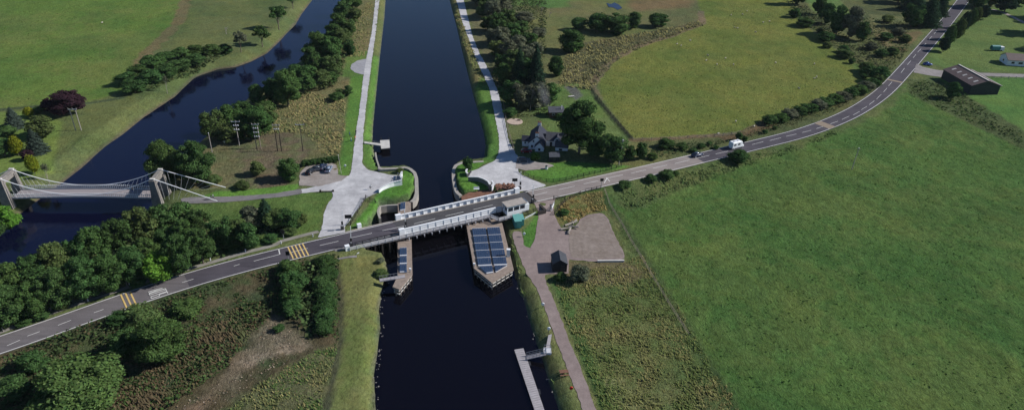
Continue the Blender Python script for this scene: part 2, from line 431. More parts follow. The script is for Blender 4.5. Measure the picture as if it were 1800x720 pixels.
RIVER = [(640, -150), (575, -40), (549, 0), (530, 25), (519, 44), (505, 58), (489, 75), (469, 94), (442, 108), (414, 118), (383, 122), (350, 133), (339, 139), (307, 170), (253, 206), (217, 235), (184, 258), (144, 294), (112, 319), (69, 350), (36, 375), (0, 402), (-150, 500), (-700, 760),
         (-700, 900), (-150, 610), (0, 522), (60, 492), (120, 464), (170, 438), (215, 408), (262, 378), (278, 345), (300, 312), (330, 272), (368, 235), (410, 195), (455, 158), (500, 128), (540, 100), (572, 62), (598, 20), (612, -10), (700, -150)]
CW = W(CANAL, CZ); RW = W(RIVER, RZ)

def cutz(x, y, h):
    s = psdf(x, y, CW)
    # stone-walled basin (steep) near the bridge, grassy bank elsewhere
    bw = np.where((y > 148) & (y < 226), .5, 2.6)
    up = CZ + (h - CZ) * sstep(0, 1, np.clip(s / bw, 0, 1)); up = np.where(s < bw, CZ + (h - CZ) * np.clip(s / bw, 0, 1), h)
    h2 = np.where(s > 0, up, np.maximum(CZ - 2.2, CZ + s * 1.0))
    s2 = psdf(x, y, RW)
    up = np.where(s2 < 6, RZ + (h - RZ) * np.clip(s2 / 6, 0, 1) ** .8, h)
    h3 = np.where(s2 > 0, up, np.maximum(RZ - 1.5, RZ + s2 * .5))
    return np.minimum(h2, h3), s, s2
def Z(x, y):
    x = np.atleast_1d(np.asarray(x, float)); y = np.atleast_1d(np.asarray(y, float))
    return cutz(x, y, Hgt(x, y))[0]

# ------------------------------------------------------------------ ground
def axis(lo, hi, d, far, grow=1.25):
    a = list(np.arange(lo, hi + d, d)); s = d; v = a[-1]
    while v < far: s *= grow; v += s; a.append(v)
    s = d; v = a[0]; pre = []
    while v > -far: s *= grow; v -= s; pre.append(v)
    return np.array(pre[::-1] + a)
gx = axis(-330, 380, .9, 5000)
ys = [88.0]
while ys[-1] < 470: ys.append(ys[-1] + max(.6, .0045 * (ys[-1] - 60)))
s_ = 1.6
while ys[-1] < 6000: s_ *= 1.25; ys.append(ys[-1] + s_)
pre = []; s_ = 1; v_ = 88
while v_ > -600: s_ *= 1.3; v_ -= s_; pre.append(v_)
gy = np.array(pre[::-1] + ys)
X, Y = np.meshgrid(gx, gy); X = X.ravel(); Y = Y.ravel()
near = (np.abs(X) < 420) & (Y > 60) & (Y < 620)
h = np.zeros_like(X); h[near] = Hgt(X[near], Y[near])
hb = h.copy(); sC = np.full(X.shape, 99.); sR = np.full(X.shape, 99.)
far_ok = (np.abs(X) < 900) & (Y > -100) & (Y < 900)
hh, a_, b_ = cutz(X[far_ok], Y[far_ok], h[far_ok]); h[far_ok] = hh; sC[far_ok] = a_; sR[far_ok] = b_
tint = np.zeros((len(X), 3)); tint[:] = (.085, .100, .040); rough = np.full(len(X), .55)
n1 = fnoise(X, Y, 6, 1) - .5; n2_ = fnoise(X, Y, 22, 5); n3 = fnoise(X, Y, 2.2, 9)
def zone(poly, c, rgh=None, feather=1.0, wob=3.0, c2=None, zw=None):
    pts = W(poly); xs, ys_ = zip(*pts)
    m = (X > min(xs) - 8) & (X < max(xs) + 8) & (Y > min(ys_) - 8) & (Y < max(ys_) + 8)
    s = psdf(X[m], Y[m], pts) + n1[m] * wob
    k = 1 - sstep(-feather, feather, s)
    cc = np.array(c)[None, :].repeat(m.sum(), 0)
    if c2 is not None:
        q = sstep(.38, .62, n2_[m] * .6 + n3[m] * .4)[:, None]; cc = cc * (1 - q) + np.array(c2)[None] * q
    tint[m] = tint[m] * (1 - k[:, None]) + cc * k[:, None]
    if rgh is not None: rough[m] = rough[m] * (1 - k) + rgh * k
def line(poly, c, wd, rgh=None, wob=1.0):
    pts = W(poly)
    xs, ys_ = zip(*pts); m = (X > min(xs) - 8) & (X < max(xs) + 8) & (Y > min(ys_) - 8) & (Y < max(ys_) + 8)
    s, _ = pdist(X[m], Y[m], pts); s = s + n1[m] * wob
    k = 1 - sstep(wd * .5, wd * .5 + .9, s)
    tint[m] = tint[m] * (1 - k[:, None]) + np.array(c)[None] * k[:, None]
    if rgh is not None: rough[m] = rough[m] * (1 - k) + rgh * k
# west side of the river
zone([(-300, -140), (640, -140), (560, 0), (490, 80), (340, 140), (184, 258), (112, 319), (0, 402), (-300, 500)], (.086, .100, .036), .5, 2, 3, (.078, .094, .038))
zone([(-300, -140), (345, -140), (322, 0), (318, 35), (290, 60), (262, 85), (240, 110), (232, 135), (215, 160), (160, 180), (100, 182), (0, 192), (-300, 215)], (.078, .125, .028), .65, 1.5, 4, (.094, .122, .034))
line([(335, -40), (324, 10), (312, 40), (285, 68), (258, 92), (244, 118)], (.125, .10, .05), 5, .7, 4)
line([(0, 193), (100, 184), (160, 181), (215, 172)], (.045, .06, .03), 1.6)
zone([(-60, 200), (60, 195), (110, 215), (90, 300), (30, 320), (-60, 330)], (.105, .140, .035), .4, 1, 1)
line([(549, 0), (505, 58), (469, 94), (414, 118), (350, 133)], (.12, .10, .06), 4, .5)
# between river and canal
zone([(600, -140), (670, -140), (660, 0), (640, 130), (620, 250), (596, 300), (540, 300), (400, 330), (340, 330), (300, 310), (360, 240), (455, 165), (560, 90)], (.110, .108, .050), .9, 1, 3, (.135, .115, .058))
zone([(610, 90), (650, 90), (640, 135), (600, 135)], (.085, .13, .035), .5, 1, 2)
zone([(405, 250), (440, 240), (500, 232), (540, 240), (560, 262), (530, 285), (520, 300), (500, 330), (440, 332), (400, 328), (425, 300), (410, 275)], (.125, .092, .062), .9, 1, 5, (.110, .112, .052))
zone([(616, 135), (640, 133), (634, 200), (624, 245), (616, 300), (608, 311), (596, 311), (596, 285), (606, 230), (610, 180)], (.072, .140, .030), .35, .6, .6)
zone([(655, 97), (668, 96), (658, 180), (655, 240), (662, 296), (656, 300), (638, 285), (640, 230), (646, 180)], (.072, .140, .030), .35, .6, .8)
zone([(661, 0), (676, 0), (668, 95), (655, 95)], (.105, .115, .045), .8, .8, 1)
zone([(380, 336), (430, 334), (530, 322), (520, 336), (480, 342), (406, 346), (350, 348)], (.075, .150, .028), .35, .6, .8)
zone([(330, 360), (406, 354), (483, 346), (544, 337), (586, 338), (586, 348), (572, 364), (569, 380), (562, 405), (500, 424), (400, 440), (340, 400)], (.068, .115, .030), .7, .8, 2, (.085, .12, .035))
zone([(643, 348), (668, 336), (707, 322), (707, 300), (730, 297), (736, 345), (722, 360), (700, 366), (672, 366), (668, 388), (614, 402), (608, 398)], (.066, .145, .026), .35, .5, .5)
zone([(614, 402), (608, 398), (660, 330), (668, 336), (640, 370)], (.115, .12, .055), .5, .5, .4)
# belt between river and road
zone([(-300, 620), (0, 515), (262, 385), (330, 365), (380, 440), (300, 480), (150, 530), (0, 580), (-300, 680)], (.050, .060, .030), .9, 1.5, 3)
zone([(-100, 635), (0, 590), (150, 532), (310, 482), (430, 446), (520, 424), (560, 412), (561, 419), (430, 452), (310, 486), (108, 558), (0, 596), (-100, 640)], (.085, .105, .040), .5, .5, .6)
# south-west scrub
zone([(-400, 760), (0, 622), (231, 536), (461, 470), (592, 446), (600, 500), (596, 600), (575, 760), (560, 1100), (-500, 1100)], (.052, .066, .030), .95, 1, 2, (.082, .064, .038))
zone([(330, 560), (480, 500), (560, 470), (590, 470), (590, 560), (540, 560), (470, 540), (400, 600), (300, 690), (200, 720), (230, 640)], (.070, .062, .035), .95, 2, 4, (.045, .062, .03))
zone([(285, 760), (345, 700), (405, 644), (452, 596), (478, 555), (500, 568), (528, 592), (552, 606), (520, 618), (470, 626), (420, 656), (370, 712), (335, 760)], (.245, .180, .135), 1.0, 1.2, 6, (.15, .11, .075))
zone([(400, 720), (470, 668), (540, 625), (590, 600), (596, 605), (574, 720), (574, 760), (380, 760)], (.060, .105, .030), .9, 1.2, 4, (.105, .10, .05))
zone([(588, 452), (660, 448), (682, 470), (684, 486), (676, 510), (668, 545), (668, 590), (662, 640), (654, 720), (650, 800), (560, 800), (573, 720), (598, 600), (600, 520)], (.086, .106, .033), .12, .5, .4, (.105, .110, .041))
line([(592, 470), (600, 520), (599, 600), (574, 720)], (.05, .05, .03), .5, .5, .2)
line([(686, 470), (676, 510), (671, 545), (671, 590), (664, 640), (657, 720)], (.080, .10, .04), 1.2, 1, 1)
# east side: towpath banks, marsh, fields
zone([(790, -140), (802, 0), (825, 72), (840, 112), (850, 135), (838, 150), (828, 130), (805, 40), (770, -140)], (.135, .125, .055), .9, .6, .8)
zone([(815, -60), (830, 62), (860, 125), (872, 150), (905, 180), (985, 165), (1000, 120), (960, 60), (940, 0), (900, -80)], (.105, .10, .052), .9, 1.5, 3)
zone([(848, 135), (858, 150), (868, 185), (878, 241), (878, 262), (868, 284), (850, 286), (853, 240), (840, 190), (834, 155)], (.068, .130, .030), .4, .5, .5)
zone([(795, 289), (855, 284), (838, 298), (823, 303), (822, 312), (840, 315), (862, 325), (880, 332), (860, 345), (812, 348)], (.066, .145, .026), .35, .5, .4)
zone([(905, -140), (1260, -140), (1230, 20), (1235, 40), (1170, 65), (1110, 80), (1070, 108), (1052, 140), (990, 148), (950, 130), (935, 60), (870, -60)], (.098, .096, .044), .7, 2, 4, (.105, .112, .042))
zone([(1000, 80), (1100, 62), (1200, 45), (1225, 35), (1230, 48), (1150, 72), (1100, 95), (1055, 135), (1050, 155), (985, 150)], (.115, .098, .055), 1.0, 1.5, 3, (.075, .075, .04))
zone([(900, -20), (1000, -20), (1000, 12), (960, 14), (900, 8)], (.07, .12, .035), .5, 3, 5)
zone([(1090, -30), (1230, -30), (1215, 14), (1110, 20)], (.118, .088, .045), .7, 4, 6)
zone([(1110, 246), (1060, 172), (1048, 142), (1070, 108), (1110, 80), (1170, 65), (1236, 42), (1232, 20), (1180, -140), (1380, -140), (1400, 30), (1450, 75), (1510, 115), (1548, 142), (1480, 168), (1400, 200), (1340, 212), (1300, 234), (1200, 243)], (.098, .116, .028), .6, .8, 2, (.110, .120, .032))
line([(1050, 175), (1040, 150), (1068, 112), (1112, 84), (1172, 66), (1235, 42), (1232, 20)], (.135, .105, .065), 3, .9, 2)
zone([(950, 150), (1010, 145), (1040, 155), (1112, 245), (1060, 255), (985, 250), (940, 200), (905, 180)], (.076, .118, .032), .5, 1, 2, (.09, .12, .04))
zone([(990, 152), (1010, 150), (1024, 168), (1012, 176), (1000, 160)], (.10, .095, .085), .6, .6, 1)
line([(1035, 148), (1050, 175), (1085, 215), (1112, 246)], (.030, .036, .022), 1.0, .9, .5)
line([(1112, 247), (1200, 243), (1300, 235), (1345, 214)], (.12, .09, .05), 2.4, .9, 2)
zone([(1112, 249), (1200, 245), (1300, 238), (1345, 216), (1400, 203), (1480, 170), (1540, 148), (1548, 154), (1500, 190), (1438, 214), (1400, 227), (1261, 259), (1144, 288), (1090, 300), (1080, 280)], (.078, .086, .038), .8, .8, 2, (.095, .10, .04))
zone([(1265, 240), (1300, 237), (1335, 218), (1370, 212), (1360, 225), (1300, 242), (1275, 248)], (.125, .080, .045), .8, 1, 2)
zone([(918, 305), (940, 292), (985, 285), (1000, 284), (1090, 290), (1110, 292), (1000, 316), (970, 322), (940, 314)], (.068, .140, .028), .35, .5, .4)
# SE
zone([(985, 345), (1080, 325), (1300, 272), (1403, 250), (1473, 224), (1558, 178), (1592, 145), (1640, 185), (1720, 215), (1800, 242), (2400, 340), (3200, 1100), (1500, 1100), (1300, 720), (1200, 560), (1120, 430), (1090, 380), (1060, 350)], (.056, .106, .028), .95, 1.5, 3, (.072, .110, .031))
zone([(1060, 330), (1140, 312), (1314, 270), (1403, 248), (1500, 212), (1558, 178), (1600, 150), (1560, 192), (1480, 232), (1400, 262), (1300, 292), (1200, 330), (1110, 372), (1080, 358)], (.074, .096, .034), .8, 1.5, 4, (.088, .102, .040))
zone([(905, 400), (925, 520), (985, 720), (1010, 800), (1140, 1100), (1300, 1100), (1060, 720), (1010, 600), (960, 500), (925, 440)], (.098, .116, .042), .4, .5, .4, (.115, .12, .05))
zone([(975, 500), (1010, 480), (1100, 460), (1100, 440), (1075, 380), (1060, 350), (1095, 375), (1125, 435), (1205, 560), (1320, 760), (1400, 1000), (1120, 1000), (1048, 720)], (.125, .122, .052), .95, .8, 2, (.082, .110, .038))
zone([(975, 482), (1000, 458), (1050, 462), (1098, 458), (1140, 480), (1120, 500), (1000, 500)], (.088, .125, .036), .6, 1, 2, (.11, .09, .05))
zone([(985, 395), (975, 372), (1000, 345), (1060, 335), (1072, 380), (1060, 374), (1035, 375), (1000, 400)], (.150, .115, .048), .9, .8, 1.2, (.085, .11, .035))
zone([(945, 372), (950, 366), (945, 415), (932, 440), (922, 436), (918, 408)], (.055, .125, .026), .4, .4, .2)
zone([(1053, 664), (1095, 662), (1125, 722), (1150, 800), (1090, 800)], (.115, .125, .052), .5, .3, .2)
line([(978, 495), (1006, 560), (1035, 640), (1060, 700), (1100, 800)], (.055, .10, .03), 1.6, 1, .6)
line([(1066, 350), (1095, 390), (1125, 440), (1205, 575), (1320, 770), (1420, 940)], (.052, .075, .028), 1.4, 1, .6)
# NE corner
zone([(1380, -140), (1700, -140), (1660, 0), (1590, 100), (1545, 150), (1500, 110), (1420, 45), (1380, -20)], (.070, .078, .036), .9, 1.5, 3, (.092, .098, .04))
zone([(1392, -30), (1450, -30), (1500, 30), (1470, 38), (1430, 20)], (.09, .13, .04), .5, 1, 2)
zone([(1528, 25), (1600, 30), (1620, 60), (1590, 90), (1550, 80), (1530, 50)], (.115, .112, .05), .7, 1, 2, (.13, .10, .05))
zone([(1500, 110), (1520, 116), (1542, 142), (1530, 150), (1500, 130)], (.085, .12, .035), .5, 1, 1)
zone([(1660, 50), (1700, 30), (1760, 10), (1900, -30), (2100, 130), (1800, 128), (1660, 122), (1620, 100)], (.082, .118, .036), .6, 1, 2)
zone([(1700, 136), (1800, 136), (2200, 150), (2200, 290), (1800, 235), (1730, 205), (1640, 175), (1600, 150), (1640, 140)], (.070, .128, .033), .5, 1, 2)
zone([(1590, 138), (1650, 140), (1700, 168), (1760, 205), (1830, 250), (1800, 262), (1700, 215), (1640, 185), (1600, 165)], (.062, .080, .032), .9, 1, 3)
# banks: bare earth near water
k = (1 - sstep(0, 1.2, sR)) * (sR > -3); tint = tint * (1 - k[:, None]) + np.array((.075, .062, .045)) * k[:, None]
k = (1 - sstep(0, .8, sC)) * (sC > -3); tint = tint * (1 - k[:, None]) + np.array((.085, .085, .06)) * k[:, None]
dRoad = np.full(X.shape, 99.); dRoad[near] = pdist(X[near], Y[near], RC2)[0]
roadmask = dRoad < ROADW + .6
h = np.where(roadmask & (sC > .5), np.minimum(h, hb - .12), h)
bumpy = np.clip((rough - .6) / .4, 0, 1) * ((n3 - .5) * .9)
h = h + np.where((sC > 1) & (sR > 2) & (dRoad > 6), bumpy, 0)
nx_, ny_ = len(gx), len(gy)
idx = np.arange(nx_ * ny_).reshape(ny_, nx_)
Fq = np.stack([idx[:-1, :-1], idx[:-1, 1:], idx[1:, 1:], idx[1:, :-1]], -1).reshape(-1, 4)
tint *= 1.12
g = npmesh('ground', np.stack([X, Y, h], 1), Fq, groundmat(), tint)
at = g.data.attributes.new('rough', 'FLOAT', 'POINT'); at.data.foreach_set('value', rough.astype(np.float32))
g.data.polygons.foreach_set('use_smooth', np.ones(len(g.data.polygons), bool))
tag(g, kind='structure')

# water sheets
mb = MB(); q = [Vector((p[0], p[1], CZ)) for p in CW]
def sheet_box(pts, name, z, m, pad=4):
    xs, ys_ = zip(*pts); mb = MB(); mb.add([(min(xs) - pad, min(ys_) - pad, z), (max(xs) + pad, min(ys_) - pad, z), (max(xs) + pad, max(ys_) + pad, z), (min(xs) - pad, max(ys_) + pad, z)], [(0, 1, 2, 3)])
    return tag(mb.build(name, m), kind='structure')
def offset_poly(pts, d):
    n = len(pts); out = []
    a = sum(pts[i][0] * pts[(i + 1) % n][1] - pts[(i + 1) % n][0] * pts[i][1] for i in range(n)); sg = 1 if a > 0 else -1
    for i in range(n):
        p0 = Vector(pts[i - 1]); p1 = Vector(pts[i]); p2 = Vector(pts[(i + 1) % n])
        t1 = (p1 - p0).normalized(); t2 = (p2 - p1).normalized(); t = (t1 + t2)
        t = t.normalized() if t.length > .1 else t1
        nrm = Vector((t.y, -t.x)) * sg; out.append(tuple(p1 + nrm * d))
    return out
def polysheet(pts, z, name, m):
    bm = bmesh.new(); bm.faces.new([bm.verts.new((p[0], p[1], z)) for p in pts]); bmesh.ops.triangulate(bm, faces=bm.faces[:])
    bmesh.ops.recalc_face_normals(bm, faces=bm.faces[:])
    if sum(f.normal.z for f in bm.faces) < 0: bmesh.ops.reverse_faces(bm, faces=bm.faces[:])
    me = bpy.data.meshes.new(name); bm.to_mesh(me); bm.free(); me.materials.append(m)
    o = bpy.data.objects.new(name, me); col.objects.link(o); return tag(o, kind='structure')
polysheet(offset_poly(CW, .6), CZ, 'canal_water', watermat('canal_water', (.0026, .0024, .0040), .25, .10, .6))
polysheet(W([(1066, 6), (1074, 8), (1080, 5), (1088, 9), (1094, 15), (1086, 18), (1078, 14), (1070, 13)]), .16, 'pond_water', watermat('pond_water', (.01, .014, .03), .3, .1, .7))
polysheet(offset_poly(RW, .8), RZ, 'river_water', watermat('river_water', (.0022, .0032, .016), .45, .18, .7))  # blue base colour stands in for reflected sky

# ------------------------------------------------------------------ road, tracks, yards
def strip(name, pts, wl, wr, m, dz, ground=False, kind='structure', step=2.0, skip=None):
    pts = resample(pts, step); V = []; fs = []
    for i, p in enumerate(pts):
        t = pts[min(i + 1, len(pts) - 1)] - pts[max(i - 1, 0)]; t.z = 0; t.normalize(); n = Vector((-t.y, t.x, 0))
        a = p + n * wl; b = p - n * wr
        if ground:
            for q in (a, b): q.z = float(Hgt(np.array([q.x]), np.array([q.y]))[0])
        V += [a + Vector((0, 0, dz)), b + Vector((0, 0, dz))]
    for i in range(len(pts) - 1): fs.append((2 * i + 1, 2 * i + 3, 2 * i + 2, 2 * i))
    mb = MB(); mb.add(V, fs); return tag(mb.build(name, m), kind=kind)
def closest(p, pts=RC):
    return min(range(len(pts)), key=lambda i: (pts[i].xy - Vector(p[:2])).length)
iB0 = closest(proj_zr(707, 399)); iB1 = closest(proj_zr(930, 348))
bang0 = math.atan2((RC[iB1] - RC[iB0]).y, (RC[iB1] - RC[iB0]).x)
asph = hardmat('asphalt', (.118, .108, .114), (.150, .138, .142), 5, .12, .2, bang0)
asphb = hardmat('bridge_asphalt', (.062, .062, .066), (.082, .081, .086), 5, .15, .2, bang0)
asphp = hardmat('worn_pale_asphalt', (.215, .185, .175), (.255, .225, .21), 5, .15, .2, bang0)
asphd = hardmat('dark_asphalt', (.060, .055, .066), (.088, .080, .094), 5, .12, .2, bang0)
i0 = closest(proj_zr(330, cen(330))); i3 = closest(proj_zr(1222, cen(1222)))
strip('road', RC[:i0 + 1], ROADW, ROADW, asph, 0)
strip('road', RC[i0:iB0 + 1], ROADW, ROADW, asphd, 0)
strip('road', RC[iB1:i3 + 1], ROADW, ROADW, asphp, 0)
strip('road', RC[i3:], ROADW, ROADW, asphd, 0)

def groundsheet(name, poly, m, dz=.07, cell=2.0, jit=.16):
    pts = W(poly); ring = [Vector((p[0], p[1], 0)) for p in pts]; ring.append(ring[0]); ring = resample(ring, 1.3)[:-1]
    rj = random.Random(len(poly)); pts = [(p.x + rj.uniform(-jit, jit), p.y + rj.uniform(-jit, jit)) for p in ring]; xs, ys_ = zip(*pts)
    bm = bmesh.new(); bm.faces.new([bm.verts.new((p[0], p[1], 0)) for p in pts])
    x = math.floor(min(xs) / cell) * cell
    while x < max(xs):
        bmesh.ops.bisect_plane(bm, geom=bm.verts[:] + bm.edges[:] + bm.faces[:], plane_co=(x, 0, 0), plane_no=(1, 0, 0)); x += cell
    y = math.floor(min(ys_) / cell) * cell
    while y < max(ys_):
        bmesh.ops.bisect_plane(bm, geom=bm.verts[:] + bm.edges[:] + bm.faces[:], plane_co=(0, y, 0), plane_no=(0, 1, 0)); y += cell
    A = np.array([[v.co.x, v.co.y] for v in bm.verts]); hz = Hgt(A[:, 0], A[:, 1])
    for v, z in zip(bm.verts, hz): v.co.z = z + dz
    bmesh.ops.triangulate(bm, faces=bm.faces[:]); bmesh.ops.recalc_face_normals(bm, faces=bm.faces[:])
    if sum(f.normal.z for f in bm.faces) < 0: bmesh.ops.reverse_faces(bm, faces=bm.faces[:])
    me = bpy.data.meshes.new(name); bm.to_mesh(me); bm.free(); me.materials.append(m)
    for p in me.polygons: p.use_smooth = True
    o = bpy.data.objects.new(name, me); col.objects.link(o); return tag(o, kind='structure')

gravel = hardmat('pale_gravel', (.35, .345, .355), (.53, .525, .53), 3, .14, .3)
gravb = hardmat('brown_gravel', (.235, .205, .185), (.33, .30, .28), 3, .2, .4)
pathd = hardmat('worn_path_asphalt', (.155, .145, .145), (.20, .19, .19), 5, .2, .2)
yard = hardmat('yard_gravel', (.210, .165, .155), (.265, .215, .20), 3, .12, .5)
yardw = hardmat('yard_stony_gravel', (.19, .155, .13), (.245, .205, .18), 1.2, .3, .8)
groundsheet('gravel_track', [(682, -140), (660, 0), (654, 55), (644, 103), (639, 133), (631, 200), (624, 244), (619, 291), (614, 309), (600, 309), (586, 320), (540, 331), (483, 341), (483, 346), (544, 338), (567, 336), (584, 337), (586, 345), (577, 357), (571, 370), (568, 385), (566, 400), (558, 418), (580, 414), (608, 408), (606, 400), (620, 380), (632, 364), (643, 349), (655, 342), (667, 338), (680, 329), (695, 324), (707, 322), (707, 309), (683, 307), (661, 302), (645, 298), (637, 288), (639, 230), (644, 180), (648, 150), (655, 97), (661, 55), (667, 0), (688, -140)], gravel)
groundsheet('car_park', [(526, 326), (527, 304), (540, 291), (586, 287), (592, 291), (595, 308), (612, 309), (600, 318), (560, 328)], gravb, .10)
groundsheet('footpath', [(486, 339.7), (430, 344), (380, 346), (330, 347), (318, 349), (318, 358), (360, 357), (430, 353), (486, 347.3), (530, 341), (530, 332)], pathd, .09)
groundsheet('lay_by', [(646, 103), (628, 107), (617, 114), (616, 121), (624, 128), (640, 132)], hardmat('grey_hardstanding', (.26, .26, .28), (.32, .32, .34)), .06)
groundsheet('towpath', [(770, -140), (802, 0), (812, 37), (825, 72), (840, 112), (860, 155), (870, 204), (877, 241), (877, 268), (870, 283), (855, 289), (838, 298), (823, 303), (823, 312), (840, 315), (860, 323), (880, 332), (905, 337), (930, 335), (962, 326), (940, 317), (918, 308), (910, 300), (912, 296), (960, 297), (960, 288), (933, 283), (912, 279), (905, 267), (894, 246), (886, 204), (876, 162), (860, 125), (842, 92), (830, 62), (821, 25), (815, 0), (783, -140)], gravel)
groundsheet('driveway', [(906, 296), (909, 281), (930, 284), (960, 287), (975, 291), (960, 297), (925, 300)], gravb, .10)
groundsheet('gravel_yard', [(938, 357), (978, 348), (972, 357), (974, 377), (985, 397), (990, 407), (1017, 400), (1017, 387), (1035, 377), (1060, 374), (1070, 387), (1080, 412), (1097, 445), (1099, 455), (1050, 460), (1000, 456), (1000, 480), (975, 482), (957, 482), (961, 500), (978, 537), (1002, 601), (1024, 653), (1048, 720), (1090, 840), (1063, 840), (1025, 720), (1002, 659), (981, 607), (959, 546), (943, 505), (925, 480), (915, 455), (903, 424), (901, 407), (917, 406), (921, 432), (932, 436), (940, 420), (947, 375)], yard)
groundsheet('stony_ground', [(1019, 389), (1036, 379), (1059, 376), (1069, 389), (1079, 413), (1094, 444), (1095, 452), (1052, 456), (1005, 452), (1000, 430), (1000, 412)], yardw, .10)
groundsheet('side_road', [(1606, 128), (1611, 112), (1622, 118), (1655, 124), (1711, 128), (1800, 130.5), (1900, 134), (1900, 141), (1800, 136.5), (1730, 134), (1656, 136), (1630, 132), (1618, 130)], hardmat('grey_lane', (.20, .185, .18), (.26, .24, .235)), .07)
strip('farm_track', [G(*q) for q in [(1744, 17), (1762, 22), (1780, 30), (1800, 40), (1840, 60)]], 1.4, 1.4, gravb, .08, True)
strip('roadside_footway', [G(*q) for q in [(-100, 625), (0, 584), (54, 563), (152, 529), (231, 503), (307, 480), (379, 459), (430, 444), (483, 431), (494, 424), (528, 415), (560, 407)]], .7, .7, hardmat('footway', (.21, .20, .17), (.27, .26, .23)), .10, True)
strip('concrete_apron', [G(*q) for q in [(590, 445), (612, 441), (626, 440)]], 2.0, 2.2, pathd, .14, True, step=1)

# painted markings
paint = mat('road_paint', (.62, .62, .60), .7, .15, 2); yel = mat('yellow_road_paint', (.58, .42, .15), .7, .15, 2)
def onroad(px, py):
    p = proj_zr(px, py); return p
def roadoffset(i, off): 
    t = (RC[min(i + 1, len(RC) - 1)] - RC[max(i - 1, 0)]); t.z = 0; t.normalize(); return RC[i] + Vector((-t.y, t.x, 0)) * off
for name_, a, b, off in [('edge_line', 0, iB0, ROADW - .35), ('edge_line', 0, iB0, -ROADW + .35), ('edge_line', iB1, len(RC) - 1, ROADW - .35), ('edge_line', iB1, len(RC) - 1, -ROADW + .35)]:
    pl = [roadoffset(i, off) for i in range(a, b + 1)]
    strip(name_, pl, .1, .1, paint, .008)
def cline(pA, pB, wd=.14, off=0):
    mb = MB(); a, b = onroad(*pA), onroad(*pB); t = (b - a); t.z = 0; t.normalize(); n = Vector((-t.y, t.x, 0)) * wd / 2; u = Vector((0, 0, .011))
    return [a + n + u, a - n + u, b - n + u, b + n + u]
mk_ = MB()
dashes = [((12, 607), (35, 597)), ((48, 590), (70, 582)), ((102, 571), (125, 562)), ((165, 549), (182, 543)), ((320, 496), (340, 490)), ((411, 467), (421, 464)),
          ((446, 458.5), (492, 446.5)), ((509, 444), (541, 436)), ((562, 431), (595, 423.5)), ((615, 418), (654, 409.5)), ((672, 405), (710, 397)),
          ((728, 393), (765, 384)), ((783, 379.5), (815, 372)), ((832, 368), (866, 360)), ((935, 344), (962, 337.5)), ((982, 333), (1010, 327)), ((1026, 323), (1052, 317.5)), ((1067, 313), (1095, 307)),
          ((1109, 304.5), (1135, 298.5)), ((1148, 295.5), (1173, 290)), ((1186, 287.5), (1212, 281)), ((1223, 278.5), (1247, 273)), ((1258, 270.5), (1280, 265.5)), ((1322, 254), (1342, 249)), ((1353, 247), (1373, 242)), ((1382, 239.5), (1400, 235.5)), ((1410, 233), (1426, 229)), ((1435, 226), (1448, 222)), ((1459, 218), (1473, 213)),
          ((1480, 210), (1493, 204)), ((1500, 202), (1511, 196)), ((1514, 193), (1524, 187)), ((1528, 184), (1537, 177)), ((1541, 174), (1549, 166)), ((1553, 162), (1559, 155)), ((1562, 151), (1568, 144)), ((1584, 128), (1590, 120)), ((1595, 114), (1601, 107)), ((1605, 102), (1610, 96)), ((1613, 92), (1619, 86)), ((1623, 81), (1628, 76)), ((1633, 70), (1638, 64)), ((1642, 60), (1647, 54))]
for a, b in dashes: mk_.add(cline(a, b), [(0, 1, 2, 3)])
for a, b in [((490, 438), (492, 446.5)), ((1066, 312), (1073, 320)), ((1060, 325), (1067, 313))]: mk_.add(cline(a, b, .25), [(0, 1, 2, 3)])
for k in range(5): mk_.add(cline((1187 - 1, 0), (0, 0)) if False else cline((941 + k * 3, 329 - k * .7), (944 + k * 3, 331 - k * .7), .3), [(0, 1, 2, 3)])
# SLOW lettering painted on the nearside lane
A_ = onroad(279, 517); 
def letters(txt, origin, along, wd, ht):
    segs = {'S': [((1, 1), (0, 1)), ((0, 1), (0, .5)), ((0, .5), (1, .5)), ((1, .5), (1, 0)), ((1, 0), (0, 0))], 'L': [((0, 1), (0, 0)), ((0, 0), (1, 0))],
            'O': [((0, 0), (1, 0)), ((1, 0), (1, 1)), ((1, 1), (0, 1)), ((0, 1), (0, 0))], 'W': [((0, 1), (.25, 0)), ((.25, 0), (.5, .7)), ((.5, .7), (.75, 0)), ((.75, 0), (1, 1))]}
    al = along.normalized(); ac = Vector((-al.y, al.x, 0)); mb = MB()
    for i, ch in enumerate(txt):
        for a, b in segs[ch]:
            pa = origin + ac * (-(i * wd * 1.4 + a[0] * wd)) + al * a[1] * ht; pb = origin + ac * (-(i * wd * 1.4 + b[0] * wd)) + al * b[1] * ht
            pa.z = pb.z = origin.z + .011; mb.beam(pa, pb, .2, .006)
    return mb
dirn = onroad(270, cen(270)) - onroad(291, cen(291)); dirn.z = 0
lt = letters('SLOW', onroad(295, 514.6), dirn, .58, 3.6)
mk_.add(lt.v, lt.f)
tag(mk_.build('road_markings', paint), kind='structure')
yb = MB()
def bars(pc, n, gap, length, wd, m):
    c = onroad(pc, cen(pc)); i = closest(c); t = (RC[i + 1] - RC[i - 1]); t.z = 0; t.normalize(); nn = Vector((-t.y, t.x, 0)); base = RC[i].copy()
    for k in range(n):
        q = base + t * (k - (n - 1) / 2) * gap; m.beam(q + nn * length / 2 + Vector((0, 0, .010)), q - nn * length / 2 + Vector((0, 0, .010)), wd, .006)
bars(234, 5, 1.0, 6.3, .34, yb); bars(526.5, 5, .95, 6.3, .34, yb)
tag(yb.build('rumble_strip_markings', yel), kind='structure')
tb = MB()
for pc in (1451, 1572): bars(pc, 1, 1, 6.4, 4.2 if pc < 1500 else 1.8, tb)
tag(tb.build('buff_road_surface', mat('buff_surfacing', (.24, .19, .14), .9, .1, 2)), kind='structure')

